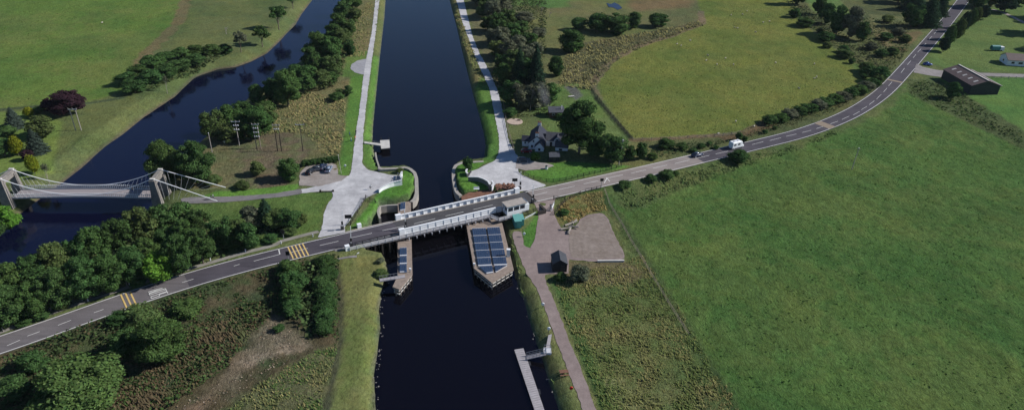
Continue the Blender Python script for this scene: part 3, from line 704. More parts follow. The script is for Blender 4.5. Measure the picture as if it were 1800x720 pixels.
# ------------------------------------------------------------------ swing bridge
b0 = RC[iB0].copy(); b1 = RC[iB1].copy()
BT = (b1 - b0); BT.z = 0; BL = BT.length; BT.normalize(); BN = Vector((-BT.y, BT.x, 0)); bz = (b0.z + b1.z) / 2
def B(s, n, z=0): return b0.lerp(b1, s / BL) + BN * n + Vector((0, 0, z))      # s metres along, n metres north
bang = math.atan2(BT.y, BT.x)
br = empty('swing_bridge', (b0 + b1) / 2 - Vector((0, 0, 1)), 0, 'white-sided swing bridge carrying the road over the dark canal', 'bridge')
mb = MB(); mb.add([B(0, ROADW, .002), B(0, -ROADW, .002), B(BL, -ROADW, .002), B(BL, ROADW, .002), B(0, ROADW, -.7), B(0, -ROADW, -.7), B(BL, -ROADW, -.7), B(BL, ROADW, -.7)],
    [(0, 1, 2, 3), (7, 6, 5, 4), (0, 3, 7, 4), (1, 0, 4, 5), (2, 1, 5, 6), (3, 2, 6, 7)])
mb.build('deck', asphb, br)
mb = MB()
for s in np.arange(.6, BL, 2.2): mb.beam(B(s, ROADW - .2, -.9), B(s, -ROADW - 1.7, -.9), .25, .4)
mb.beam(B(.2, 0, -1.2), B(BL - .2, 0, -1.2), 1.2, .9); mb.build_each('girder', MT['dark'], br)
def end(px, py): return proj_zr(px, py)
def s_of(px, py, z=None):
    p = P(px, py, bz if z is None else z) - b0; return p.dot(BT), p.dot(BN)
sN0 = s_of(705, 385)[0]; sN1 = s_of(905, 342)[0]; sS0 = s_of(712, 411)[0]; sS1 = s_of(871, 372)[0]
for nm, a, b, off, sgn in (('parapet', sN0, sN1, ROADW + .25, 1), ('parapet', sS0, sS1, -ROADW - .05, -1)):
    mb = MB()
    mb.beam(B(a, off, 1.42), B(b, off, 1.42), .42, .16)                      # top rail
    mb.beam(B(a, off + .10 * sgn, .62), B(b, off + .10 * sgn, .62), .10, 1.40)     # plate girder
    mb.beam(B(a, off, -.1), B(b, off, -.1), .45, .14)
    pp = mb.build(nm, MT['white'], br)
    m2 = MB(); k = int((b - a) / 2.15)
    for i in range(k + 1):
        s = a + (b - a) * i / k; m2.beam(B(s, off - (.09 if sgn < 0 else .13) * sgn, -.02), B(s, off - (.09 if sgn < 0 else .13) * sgn, 1.35), .14, .26 if sgn < 0 else .34)
        m2.beam(B(s, off + .20 * sgn, -.02), B(s, off + .20 * sgn, 1.33), .1, .12)
    m2.build_each('stiffener', MT['white'], pp)
mb = MB(); mb.beam(B(sN0 - 3, ROADW - .18, .07), B(sN1 + 1, ROADW - .18, .07), .36, .14); mb.build('kerb', MT['conc'], br)
mb = MB(); mb.beam(B(sS0, -ROADW + .3, .07), B(sS1, -ROADW + .3, .07), .3, .14); mb.build('kerb', MT['concp'], br)
for s, off in ((sN0 - .8, ROADW + .3), (sN1 + 1.0, ROADW + .3), (sS0 - .8, -ROADW - .1)):
    mb = MB(); mb.box(B(s, off, .75), (1.5, .9, 1.7), bang); mb.box(B(s, off, 1.65), (1.6, 1.0, .12), bang); mb.build('end_post', MT['white'], br)
# walkway on brackets on the south side
w0 = s_of(612, 447)[0]; w1 = s_of(868, 388)[0]; w2 = s_of(884, 396)[0]; w3 = s_of(924, 384)[0]
on = -ROADW - .6
def walk(a, b, n0, n1, parent, mname='walkway', n0b=None, n1b=None):
    mb = MB(); n0b = n0 if n0b is None else n0b; n1b = n1 if n1b is None else n1b
    mb.add([B(a, n0, -.15), B(a, n1, -.15), B(b, n1b, -.15), B(b, n0b, -.15), B(a, n0, -.3), B(a, n1, -.3), B(b, n1b, -.3), B(b, n0b, -.3)], [(0, 1, 2, 3), (7, 6, 5, 4), (0, 3, 7, 4), (1, 0, 4, 5), (2, 1, 5, 6), (3, 2, 6, 7)])
    return mb.build(mname, MT['deckp'], parent)
def rail(a, b, n, parent, nb=None, hh=1.1, m='steelp', step=1.8, mid=2):
    nb = n if nb is None else nb; mb = MB(); k = max(1, int(abs(b - a) / step))
    for j in range(mid + 1):
        z = hh - j * hh / (mid + 1) - .15; mb.beam(B(a, n, z), B(b, nb, z), .09, .13)
    for i in range(k + 1):
        t = i / k; mb.beam(B(a + (b - a) * t, n + (nb - n) * t, -.2), B(a + (b - a) * t, n + (nb - n) * t, hh - .1), .13, .13)
    return mb.build('railing', MT[m], parent)
WN0, WN1 = -ROADW - .75, -ROADW - 2.1
walk(sS0, w1, WN0, WN1, br); rail(sS0, w1, WN1, br, m='steelp')
WB = -ROADW - 4.9
walk(w1, w2, WN0, WN1, br, n1b=WB); rail(w1, w2, WN1, br, WB)
walk(w2, w3, WN0 - 2.6, WB, br); rail(w2, w3, WB, br)
mb = MB()
for s in np.arange(sS0 + .5, w1, 2.2): mb.beam(B(s, -ROADW + .2, -1.0), B(s, WN1 - .3, -.42), .18, .26); mb.beam(B(s, WN1 - .25, -.4), B(s, WN1 - .25, -1.0), .14, .3)
mb.build_each('bracket', MT['steelp'], br)
# dark-blue painted wall beside the control cabin, then the cabin itself
c0 = s_of(889, 376)[0]; c1 = s_of(921, 368)[0]
mb = MB(); mb.beam(B(sS1 + .2, -ROADW - .35, .65), B(c0 - .3, -ROADW - .35, .65), .25, 1.5); mb.beam(B(sS1 + .1, -ROADW - .35, 1.45), B(c0 - .3, -ROADW - .35, 1.45), .4, .12); mb.build('screen_wall', MT['steelp'], br)
cab = empty('control_cabin', B((c0 + c1) / 2, -ROADW - 1.8, -.1), bang, 'white flat-roofed control cabin with a window band on the east end of the swing bridge', 'cabin')
cl = c1 - c0; cw_, ch = 2.9, 2.75
mb = MB(); mb.box((0, 0, .55), (cl, cw_, 1.1)); mb.box((0, 0, ch - .15), (cl, cw_, .5))
for x in (-cl / 2 + .15, cl / 2 - .15, -cl / 6, cl / 6):
    for y in (-cw_ / 2 + .12, cw_ / 2 - .12): mb.box((x, y, 1.7), (.28, .22, 1.2))
mb.build('wall', MT['white'], cab, local=True)
MB().box((0, 0, ch + .17), (cl + .5, cw_ + .5, .16)).build('roof', MT['conc'], cab, local=True)
MB().box((0, 0, 1.68), (cl - .2, cw_ - .16, 1.15)).build('window', MT['glass'], cab, local=True)
MB().box((cl / 2 + .65, -.2, 1.1), (1.1, cw_ * .8, 2.2)).add([(cl / 2 + .1, -cw_ / 2 + .2, 2.2), (cl / 2 + 1.25, -cw_ / 2 + .2, 2.2), (cl / 2 + 1.25, cw_ / 2 - .4, 2.2), (cl / 2 + .1, cw_ / 2 - .4, 2.2), (cl / 2 + .6, -cw_ / 2 + .2, 3.1), (cl / 2 + .6, cw_ / 2 - .4, 3.1)], [(0, 1, 4), (2, 3, 5), (1, 2, 5, 4), (3, 0, 4, 5)]).build('porch', MT['white'], cab, local=True)
MB().box((-cl / 2 - .05, .2, 1.1), (.08, .85, 1.95)).build('door', MT['steelp'], cab, local=True)

# approach span, west
sp = empty('approach_span', RC[closest(proj_zr(655, cen(655)))] - Vector((0, 0, 1)), 0, 'timber trestle approach with a railed footway beside the road, west of the swing bridge', 'bridge approach')
aW = s_of(618, 445)[0]
m = MB(); ii = list(range(closest(proj_zr(612, cen(612))), iB0 + 1))
L0 = [roadoffset(i, ROADW + .6) for i in ii]; L1 = [roadoffset(i, -ROADW - .05) for i in ii]
for i in range(len(ii) - 1):
    a, b, c, d = L0[i], L0[i + 1], L1[i + 1], L1[i]; u = Vector((0, 0, -.03)); v = Vector((0, 0, -1.0))
    m.add([a + u, b + u, c + u, d + u, a + v, b + v, c + v, d + v], [(3, 2, 1, 0), (4, 5, 6, 7), (0, 1, 5, 4), (2, 3, 7, 6), (1, 2, 6, 5), (3, 0, 4, 7)])
m.build('deck_slab', MT['conc'], sp)
walk(aW, sS0 - .2, WN0 + .5, WN1, sp); rail(aW, sS0 - .2, WN1, sp); rail(aW, sS0 - 1.6, WN0 + .55, sp, m='dark')
mb = MB()
for s in np.arange(aW + .8, sS0 + 1.5, 2.0):
    for n in (WN1 + .3, -2, 2, ROADW): mb.box(B(s, n, -2.6 - 0), (.35, .35, 4.2), bang)
    mb.beam(B(s, WN1 + .1, -.75), B(s, ROADW, -.75), .3, .3)
mb.build_each('trestle', MT['timbd'], sp)
mb = MB(); mb.box(B(aW - .5, WN1 + .6, .55), (1.1, .9, 1.5), bang); mb.box(B(aW - .5, WN1 + .6, 1.35), (1.2, 1.0, .12), bang); mb.build('end_post', MT['white'], sp)
mb = MB(); a = P(606, 404, bz); mb.box(P(631.5, 399, bz) + Vector((0, 0, .4)), (1.1, .9, 1.4), bang); mb.build('end_post', MT['white'], sp)
mb = MB(); q = [P(619, 455, 0), P(631, 449, 0), P(631, 444, 1.9), P(628, 445, 1.9)]; mb.add(q + [v + Vector((0, .3, 0)) for v in q], [(0, 1, 2, 3), (7, 6, 5, 4), (0, 4, 5, 1), (1, 5, 6, 2), (2, 6, 7, 3), (3, 7, 4, 0)]); mb.build('wing_wall', MT['white'], sp)
# east abutment with wing wall above the green stores
ab = empty('east_abutment', B(BL + 1, -4, -2), 0, 'dark retaining abutment under the east end of the bridge with a white sloping wing wall', 'retaining wall')
mb = MB(); mb.beam(B(BL + .2, ROADW + 1, -1.6), B(BL + .2, -ROADW - 4.9, -1.6), .8, 3.2); mb.beam(B(BL + .4, -ROADW - 4.9, -1.3), B(s_of(944, 371, 2)[0], -ROADW - 4.9, -1.0), .35, 2.2); mb.build('wall', MT['timbd'], ab)
q = [P(921, 387, .2), P(923, 382, 1.7), P(942, 372, 1.8), P(940, 375, 1.2)]; mb = MB(); mb.add([v + Vector((0, -.25, 0)) for v in q] + [v + Vector((.1, .1, 0)) for v in q], [(0, 1, 2, 3), (7, 6, 5, 4), (0, 4, 5, 1), (1, 5, 6, 2), (2, 6, 7, 3), (3, 7, 4, 0)]); mb.build('wing_wall', MT['white'], ab)
rail(s_of(924, 384)[0], s_of(948, 371, 2)[0], -ROADW - 4.7, ab, m='black', hh=1.2)

# stone coping round the basins
def coping(name, pts, z, wd, m, label, cat, dz=.35, depth=2.2):
    P_ = resample([P(a, b, z) for a, b in pts], .9); mb = MB(); V = []; 
    for i, p in enumerate(P_):
        t = P_[min(i + 1, len(P_) - 1)] - P_[max(i - 1, 0)]; t.z = 0; t.normalize(); n = Vector((-t.y, t.x, 0))
        V += [p + n * wd / 2 + Vector((0, 0, dz)), p - n * wd / 2 + Vector((0, 0, dz)), p + n * wd / 2 - Vector((0, 0, depth)), p - n * wd / 2 - Vector((0, 0, depth))]
    fs = []
    for i in range(len(P_) - 1):
        a = 4 * i; b = a + 4; fs += [(a + 1, b + 1, b, a), (a, b, b + 2, a + 2), (a + 3, b + 3, b + 1, a + 1)]
    fs += [(0, 2, 3, 1), (len(V) - 4, len(V) - 3, len(V) - 1, len(V) - 2)]
    mb.add(V, fs); o = mb.build(name, m); return tag(o, label, cat)
zc = 1.0
coping('quay_coping', [(667, 294), (668, 297), (700, 296), (712, 294), (721, 297), (729, 304), (732, 314), (732.5, 340), (729, 350), (723, 355)], zc, 1.1, MT['stonel'], 'rounded stone quay edge round the lawn west of the canal basin', 'quay wall', .12)
coping('quay_coping', [(850, 284), (830, 285), (811, 286), (801, 291), (797, 300), (797.5, 315), (800, 328), (803, 338), (810, 344)], zc, 1.1, MT['stonel'], 'rounded stone quay edge round the lawn east of the canal basin', 'quay wall', .12)
coping('quay_coping', [(667, 295), (662, 280), (660, 268)], .2, .5, MT['stonel'], 'thin pale stone edging on the canal bank below the little jetty', 'quay wall', .1)
coping('quay_coping', [(668, 384), (664, 372), (667, 363), (680, 361), (699, 360)], zc, .6, MT['stonel'], 'pale stone edge of the small dark inlet beside the narrow pier', 'quay wall', .12)

# ------------------------------------------------------------------ piers
PZ = .95
def pier(nm, outline, label, th=.4, parent=None, postm=1.6):
    pts = [tuple(P(a, b, PZ)[:2]) for a, b in outline]
    c = Vector((sum(p[0] for p in pts) / len(pts), sum(p[1] for p in pts) / len(pts), CZ))
    e = empty('timber_pier', c, 0, label, 'pier')
    MB().prism(pts, PZ - th, PZ).build('deck', MT['timber'], e)
    inner = offset_poly(pts, -.35); mb = MB(); ring = [Vector((p[0], p[1], 0)) for p in inner]; ring.append(ring[0]); q = resample(ring, postm)
    for p in q: mb.box((p.x, p.y, (PZ - th + CZ - 1) / 2), (.32, .32, PZ - th - CZ + 1))
    mb.build_each('pile', MT['timber'], e)
    mb = MB()
    for z in (PZ - .85, PZ - 1.75):
        for a, b in zip(ring, ring[1:]): mb.beam(Vector((a.x, a.y, z)), Vector((b.x, b.y, z)), .16, .22)
    mb.build('waling', MT['concp'], e)
    core = offset_poly(pts, -1.0); MB().prism(core, CZ - 1.5, PZ - th - .003).build('core', MT['timbd'], e)
    return e
pier('big', [(812, 353), (815, 348), (862, 336), (872, 350), (884, 397), (903, 473), (864, 496), (833, 471), (821, 402)], 'wide pointed timber pier under the bridge, its top covered in solar panels')
pier('small', [(699, 357), (722, 353), (723.5, 427), (725, 481), (702, 508), (690, 503.5), (699, 484), (699, 433), (700, 380)], 'narrow timber pier west of the channel with a slanted tail and three solar blocks')
tag(polysheet(W([(811, 345), (824, 338), (858, 333), (885, 337), (896, 332), (905, 338), (860, 350), (812, 357)], 1.55), 1.55, 'fender_platform', MT['rust']), 'rust-brown platform below the north parapet at the east quay', 'platform', kind=None)
fp = bpy.data.objects['fender_platform']; del fp['kind']
md = fp.modifiers.new('thick', 'SOLIDIFY'); md.thickness = .4; md.offset = -1

def solar(quad, n, label, z=PZ):
    """quad: TL,TR,BR,BL px; n modules across"""
    c = [P(a, b, z) for a, b in quad]; ctr = sum(c, Vector()) / 4
    e = empty('solar_array', ctr, 0, label, 'solar panels', 'solar panel blocks on the piers')
    tl, tr, brr, bl = c
    mb = MB(); up = Vector((0, 0, .22))
    mb.beam(bl + up, brr + up, .32, .22); mb.beam(tl.lerp(bl, .04) + Vector((0, 0, .40)), tr.lerp(brr, .04) + Vector((0, 0, .40)), .12, .12)
    for t in (.03, .5, .97): mb.beam(tl.lerp(tr, t) + Vector((0, 0, .06)), bl.lerp(brr, t) + Vector((0, 0, .06)), .1, .1)
    mb.build('frame', MT['steelp'], e)
    for i in range(n):
        a = tl.lerp(tr, (i + .04) / n); b = tl.lerp(tr, (i + .96) / n); d = bl.lerp(brr, (i + .04) / n); f = bl.lerp(brr, (i + .96) / n)
        d = a.lerp(d, .93); f = b.lerp(f, .93); a = a.lerp(d, .06); b = b.lerp(f, .06)
        hi = Vector((0, 0, .46)); lo = Vector((0, 0, .28)); th = Vector((0, 0, -.05))
        mb = MB(); mb.add([a + hi, b + hi, f + lo, d + lo, a + hi + th, b + hi + th, f + lo + th, d + lo + th], [(3, 2, 1, 0), (4, 5, 6, 7), (0, 1, 5, 4), (1, 2, 6, 5), (2, 3, 7, 6), (3, 0, 4, 7)])
        mb.build('panel', MT['panel'], e)
def lerp(a, b, t): return (a[0] + (b[0] - a[0]) * t, a[1] + (b[1] - a[1]) * t)
ordn = ['first', 'second', 'third', 'fourth', 'fifth', 'sixth', 'seventh', 'eighth', 'ninth', 'tenth', 'eleventh', 'twelfth', 'thirteenth', 'fourteenth', 'fifteenth', 'sixteenth', 'seventeenth', 'eighteenth', 'nineteenth', 'twentieth', 'twenty-first', 'twenty-second', 'twenty-third', 'twenty-fourth', 'twenty-fifth', 'twenty-sixth']
for cn, (TL, TR, BL_, BR_) in (('canal-side', ((829.5, 403), (853.5, 402), (840.5, 467.5), (864, 466.5))), ('bank-side', ((856, 401.5), (878, 400.5), (868, 466.5), (891.5, 465.5)))):
    for r in range(5):
        t0, t1 = r / 5, (r + 1) / 5
        solar([lerp(TL, BL_, t0), lerp(TR, BR_, t0), lerp(TR, BR_, t1), lerp(TL, BL_, t1)], 6, 'blue solar block on the wide pier, %s from the bridge in the %s column' % (ordn[r], cn))
solar([(841, 469), (865, 468), (867, 479), (855, 481)], 4, 'cut-off triangular solar block at the canal-side of the wide pier point')
solar([(869, 468), (892, 467), (872, 478), (871.5, 478.5)], 4, 'cut-off triangular solar block at the bank-side of the wide pier point')
for k, (y0, y1) in enumerate(((437, 450), (451.5, 464), (465.5, 479))):
    solar([(702.5, y0), (715, y0 - .6), (715.5, y1 - .6), (702.7, y1)], 3, 'solar block on the narrow pier, %s south of the bridge' % ordn[k])
solar([(704, 358), (712.5, 356.5), (712.5, 369), (703.5, 370.5)], 3, 'solar block on the narrow pier north of the bridge')
def navlight(px, py, label, z=PZ):
    p = P(px, py, z); e = empty('navigation_light', p, 0, label, 'light')
    MB().box((0, 0, .4), (.16, .16, .8)).build('post', MT['steel'], e, local=True); MB().box((0, 0, 1.0), (.5, .45, .4)).build('lamp_housing', MT['white'], e, local=True)
navlight(833.5, 469, 'small white lamp box on the canal-side corner of the wide pier')
navlight(721, 478, 'small white lamp box at the bend of the narrow pier')
e = empty('signal_cabinet', P(893.5, 450, PZ), 0, 'white signal cabinet on the bank-side edge of the wide pier', 'cabinet')
MB().box((0, 0, 1.0), (.9, .7, 2.0)).build('body', MT['whitew'], e, local=True); MB().box((0, 0, 2.15), (1.0, .8, .2)).build('lid', MT['white'], e, local=True)
e = empty('gangway', P(690, 488, PZ), 0, 'grey footbridge from the west bank to the narrow pier', 'gangway')
a = P(667, 492.5, .75); b = P(712, 485, PZ + .12); mb = MB(); mb.beam(a, b, 1.2, .15); mb.build('deck', MT['timbg'], e)
for s in (-.55, .55):
    mb = MB(); d = (b - a).normalized(); n = Vector((-d.y, d.x, 0)) * s; b2 = a.lerp(b, .72)
    mb.beam(a + n + Vector((0, 0, .9)), b2 + n + Vector((0, 0, .9)), .06, .06)
    for t in np.linspace(0, 1, 6): q = a.lerp(b2, t) + n; mb.beam(q, q + Vector((0, 0, .9)), .06, .06)
    mb.build('handrail', MT['steel'], e)

# pontoon + gangway + jetty
def plankdeck(name, quad, z, parent, m, n, th=.25):
    c = [P(a, b, z) for a, b in quad]; mb = MB()
    for i in range(n):
        t0 = i / n + .0012; t1 = (i + 1) / n - .0012
        a = c[0].lerp(c[3], t0); b = c[1].lerp(c[2], t0); d = c[1].lerp(c[2], t1); f = c[0].lerp(c[3], t1); dz = Vector((0, 0, rnd.uniform(-.012, .012))); dn = Vector((0, 0, -th))
        mb.add([a + dz, b + dz, d + dz, f + dz, a + dn, b + dn, d + dn, f + dn], [(3, 2, 1, 0), (4, 5, 6, 7), (0, 1, 5, 4), (1, 2, 6, 5), (2, 3, 7, 6), (3, 0, 4, 7)])
    return mb.build(name, m, parent)
e = empty('pontoon', P(935, 680, CZ), 0, 'long grey planked pontoon floating along the east bank at the bottom of the view', 'pontoon')
plankdeck('deck', [(904, 613.5), (920, 611), (981, 790), (965, 795)], CZ + .55, e, MT['timbg'], 46)
mb = MB()
for y in (640, 690, 740): mb.box(P(925 + (y - 640) * .33, y, CZ + .1), (2, 1.4, .7), .15)
mb.build_each('float', MT['dark'], e)
e = empty('gangway', P(940, 625, CZ), 0, 'sloping railed ramp from the long pontoon up to the east bank', 'gangway')
a = P(925, 628, CZ + .62); b = P(960, 620, .35); mb = MB(); mb.beam(a, b, 1.3, .12); mb.build('deck', MT['timbg'], e)
for s in (-.6, .6):
    mb = MB(); d = (b - a).normalized(); n = Vector((-d.y, d.x, 0)) * s
    for hz in (.5, 1.0): mb.beam(a + n + Vector((0, 0, hz)), b + n + Vector((0, 0, hz)), .06, .06)
    for t in np.linspace(0, 1, 7): q = a.lerp(b, t) + n; mb.beam(q, q + Vector((0, 0, 1.0)), .06, .06)
    mb.build('handrail', MT['steel'], e)
e = empty('landing_stage', G(962, 618), 0, 'pale metal landing at the bank end of the pontoon ramp', 'landing')
MB().box((0, 0, .25), (1.7, 1.8, .5)).build('platform', MT['steelp'], e, local=True)
mb = MB(); 
for x, y in ((-.7, .8), (.7, .8), (.7, -.8), (-.7, -.8)): mb.box((x, y, .9), (.08, .08, .9))
mb.box((0, .8, 1.3), (1.4, .07, .07)); mb.box((.7, 0, 1.3), (.07, 1.6, .07)); mb.build('railing', MT['steel'], e, local=True)
e = empty('boardwalk', G(965, 601), 0, 'narrow grey boardwalk along the grass from the pontoon landing', 'boardwalk')
plankdeck('deck', [(964, 588), (970, 586.5), (965.5, 613), (959, 614)], .2, e, MT['timbg'], 14, .15)
e = empty('jetty', P(675, 254, CZ), 0, 'small pale jetty with a square head on the west bank of the canal', 'jetty')
plankdeck('deck', [(668, 246.5), (684.5, 245.5), (685.5, 259.5), (670, 261)], .1, e, MT['concp'], 9)
plankdeck('approach', [(640, 248.5), (670, 252), (670, 256), (640, 251.5)], .25, e, MT['concp'], 6, .2)
mb = MB()
for q in ((669, 260), (684, 259), (684, 247), (670, 247), (655, 252)): mb.box(P(*q, -1.2), (.25, .25, 2.3))
mb.build_each('pile', MT['timbd'], e)
mb = MB(); a = P(640, 247, 1.2); b = P(668, 249, 1.1); mb.beam(a, b, .06, .06)
for t in (0, .33, .66, 1): q = a.lerp(b, t); mb.beam(q, q - Vector((0, 0, 1)), .06, .06)
mb.build('railing', MT['steel'], e)

# ------------------------------------------------------------------ curved white wing walls of the old bridge
def curved(pts, hh, label, z=None, m='white', wd=.3, lean=None):
    q = resample([G(*p) for p in pts], .8); mb = MB(); V = []
    for i, p in enumerate(q):
        t = q[min(i + 1, len(q) - 1)] - q[max(i - 1, 0)]; t.z = 0; t.normalize(); n = Vector((-t.y, t.x, 0)); k = i / (len(q) - 1); H_ = hh[0] + (hh[1] - hh[0]) * k
        for s in (1, -1):
            V += [p + n * s * wd / 2 + Vector((0, 0, -.3)), p + n * s * wd / 2 + Vector((0, 0, H_))]
    fs = []
    for i in range(len(q) - 1):
        a = 4 * i; b = a + 4; fs += [(a, b, b + 1, a + 1), (a + 3, b + 3, b + 2, a + 2), (a + 1, b + 1, b + 3, a + 3)]
    fs += [(0, 1, 3, 2), (len(V) - 4, len(V) - 2, len(V) - 1, len(V) - 3)]
    e = empty('abutment_wall', q[0], 0, label, 'wall'); mb.add(V, fs); mb.build('wall', MT[m], e)
    mb = MB()
    for a, b, i in zip(q, q[1:], range(len(q))):
        k = i / (len(q) - 1); H_ = hh[0] + (hh[1] - hh[0]) * k + .06; mb.beam(a + Vector((0, 0, H_)), b + Vector((0, 0, H_)), wd + .25, .14)
    mb.build('coping', MT['whitew'], e)
    return e
curved([(666, 339), (672, 334.5), (682, 330), (693, 327), (707, 325)], (1.0, 1.7), 'long curved white wall between the gravel plaza and the west lawn')
curved([(706, 318), (704, 314.5), (707, 309)], (1.2, 1.6), 'short white curved wall stub at the canal end of the west gravel arm')
curved([(861, 333), (858, 327), (850, 322), (840, 318.5), (823, 318)], (1.7, 1.4), 'long curved wall between the east lawn and the gravel, shaded on its lawn side', m='stone')  # dark stone on the whole wall paints in the shade of its lawn side
curved([(864, 334), (868, 329), (864, 324)], (1.3, 1.3), 'short curved wall stub beside the rubble at the east end of the bridge', m='whitew')
curved([(822, 311), (819, 307), (821, 303)], (1.2, 1.2), 'short dark wall stub at the canal end of the east gravel arm', m='stone')

# ------------------------------------------------------------------ suspension bridge
sb = empty('suspension_bridge', P(150, 335, -3), 0, 'old suspension footbridge with stone towers and white chains over the river', 'bridge')
tL = P(22, 341, 1.0); tR = P(283, 341, 1.0)                      # deck level under the towers
ST = (tR - tL); SL = ST.length; ST.normalize(); SN = Vector((-ST.y, ST.x, 0)); sang = math.atan2(ST.y, ST.x)
HW = 2.6
def S(s, n, z=0): return tL + ST * s + SN * n + Vector((0, 0, z))
TH = 5.6
for s in (0, SL):
    mb = MB()
    for n in (-HW - .5, HW + .5):
        # battered pylons
        V = []
        for z, wx, wy in ((-4.5, 1.7, 1.0), (0, 1.25, .85), (TH, .75, .6)):
            V += [S(s - wx, n - wy, z), S(s + wx, n - wy, z), S(s + wx, n + wy, z), S(s - wx, n + wy, z)]
        fs = [(0, 1, 5, 4), (1, 2, 6, 5), (2, 3, 7, 6), (3, 0, 4, 7), (4, 5, 9, 8), (5, 6, 10, 9), (6, 7, 11, 10), (7, 4, 8, 11), (8, 9, 10, 11)]
        mb.add(V, fs)
    tw = mb.build('tower', MT['stone'], sb)
    mb = MB(); mb.beam(S(s, -HW - 1.2, TH + .35), S(s, HW + 1.2, TH + .35), 1.7, .7); mb.beam(S(s, -HW - .9, TH + .85), S(s, HW + .9, TH + .85), 1.1, .3); mb.beam(S(s, -HW, TH - .6), S(s, HW, TH - .6), 1.0, .8)
    mb.build('lintel', MT['stone'], tw)
    mb = MB()
    for n in (-HW - .5, HW + .5): mb.box(S(s, n, TH + 1.05), (1.3, .8, .3), sang)
    mb.build_each('saddle', MT['concp'], tw)
def cam_z(s): t = (s - 1) / (SL - 2); return .4 * 4 * t * (1 - t)
mb = MB(); K = 24
for i in range(K):
    a = 1 + (SL - 2) * i / K; b = 1 + (SL - 2) * (i + 1) / K
    for (o, v0) in ((0, 0),):
        mb.add([S(a, HW - .1, cam_z(a)), S(a, -HW + .1, cam_z(a)), S(b, -HW + .1, cam_z(b)), S(b, HW - .1, cam_z(b)), S(a, HW - .1, cam_z(a) - .35), S(a, -HW + .1, cam_z(a) - .35), S(b, -HW + .1, cam_z(b) - .35), S(b, HW - .1, cam_z(b) - .35)], [(0, 1, 2, 3), (7, 6, 5, 4), (0, 3, 7, 4), (2, 1, 5, 6)])
mb.build('deck', mat('footbridge_planks', (.26, .235, .24), .9, .2, 1.2), sb)
for n in (-HW, HW):
    mb = MB(); zt = 1.15
    for i in range(K):
        a = 1 + (SL - 2) * i / K; b = 1 + (SL - 2) * (i + 1) / K
        mb.beam(S(a, n, cam_z(a) + zt), S(b, n, cam_z(b) + zt), .1, .1); mb.beam(S(a, n, cam_z(a) + .15), S(b, n, cam_z(b) + .15), .12, .2)
    for i in range(74):
        a = 1 + (SL - 2) * i / 73; mb.beam(S(a, n, cam_z(a)), S(a, n, cam_z(a) + zt + .3), .14, .14)
    mb.build('railing', MT['whitew'], sb)
def cz(s, top=TH + 1.1, low=1.3):
    t = (s - SL / 2) / (SL / 2); return low + (top - low) * t * t
for n in (-HW - .35, HW + .35):
    mb = MB(); mb.tube([S(s, n, cz(s)) for s in np.linspace(0, SL, 25)], .10, 6); 
    mb.tube([S(SL, n, TH + 1.1), S(SL + 17.5, n + (1.2 if n > 0 else -1.2), 0)], .11, 6); mb.tube([S(0, n, TH + 1.1), S(-14, n, 0)], .11, 6)
    ch_ = mb.build('main_chain', MT['white'], sb)
    mb = MB()
    for k in range(15):
        s = 1.8 + k * 1.25; mb.tube([S(s, n, cz(s)), S(s + 1.2 + .12 * k, n, cam_z(s) + .2)], .035, 4); mb.tube([S(SL - s, n, cz(SL - s)), S(SL - s - 1.2 - .12 * k, n, cam_z(s) + .2)], .035, 4)
    for k in range(8):
        f = (k + 1) / 9.; top_ = S(SL, n, TH + 1.1).lerp(S(SL + 17.5, n, 0), f); mb.tube([top_, S(SL + 1 + 17.5 * f * .62, n, -.2)], .03, 4)
        top_ = S(0, n, TH + 1.1).lerp(S(-14, n, 0), f); mb.tube([top_, S(-1 - 14 * f * .62, n, -.2)], .03, 4)
    mb.build_each('hanger', MT['whitew'], ch_)

# ------------------------------------------------------------------ buildings
def gable(mbw, mbr, x0, x1, y0, y1, eave, ridge, ax='y', z0=-.3, over=.3, th=.18):
    """walls into mbw, roof slabs into mbr; ridge along ax"""
    if ax == 'y':
        xm = (x0 + x1) / 2
        V = [(x0, y0, z0), (x1, y0, z0), (x1, y1, z0), (x0, y1, z0), (x0, y0, eave), (x1, y0, eave), (x1, y1, eave), (x0, y1, eave), (xm, y0, ridge), (xm, y1, ridge)]
        mbw.add(V, [(0, 1, 5, 8, 4), (2, 3, 7, 9, 6), (1, 2, 6, 5), (3, 0, 4, 7)])
        sl_ = (ridge - eave) / (xm - x0)
        for sg, xe in ((-1, x0 - over), (1, x1 + over)):
            ze = eave - sl_ * over; a = [(xm, y0 - over, ridge), (xe, y0 - over, ze), (xe, y1 + over, ze), (xm, y1 + over, ridge)]
            b = [(p[0], p[1], p[2] + th) for p in a]; f = [(0, 1, 2, 3), (7, 6, 5, 4), (0, 4, 5, 1), (1, 5, 6, 2), (2, 6, 7, 3), (3, 7, 4, 0)]
            if sg > 0: f = [tuple(reversed(q)) for q in f]
            mbr.add(a + b, f)
    else:
        ym = (y0 + y1) / 2
        V = [(x0, y0, z0), (x1, y0, z0), (x1, y1, z0), (x0, y1, z0), (x0, y0, eave), (x1, y0, eave), (x1, y1, eave), (x0, y1, eave), (x0, ym, ridge), (x1, ym, ridge)]
        mbw.add(V, [(3, 0, 4, 8, 7), (1, 2, 6, 9, 5), (0, 1, 5, 4), (2, 3, 7, 6)])
        sl_ = (ridge - eave) / (ym - y0)
        for sg, ye in ((-1, y0 - over), (1, y1 + over)):
            ze = eave - sl_ * over; a = [(x0 - over, ym, ridge), (x1 + over, ym, ridge), (x1 + over, ye, ze), (x0 - over, ye, ze)]
            b = [(p[0], p[1], p[2] + th) for p in a]; f = [(0, 1, 2, 3), (7, 6, 5, 4), (0, 4, 5, 1), (1, 5, 6, 2), (2, 6, 7, 3), (3, 7, 4, 0)]
            if sg < 0: f = [tuple(reversed(q)) for q in f]
            mbr.add(a + b, f)
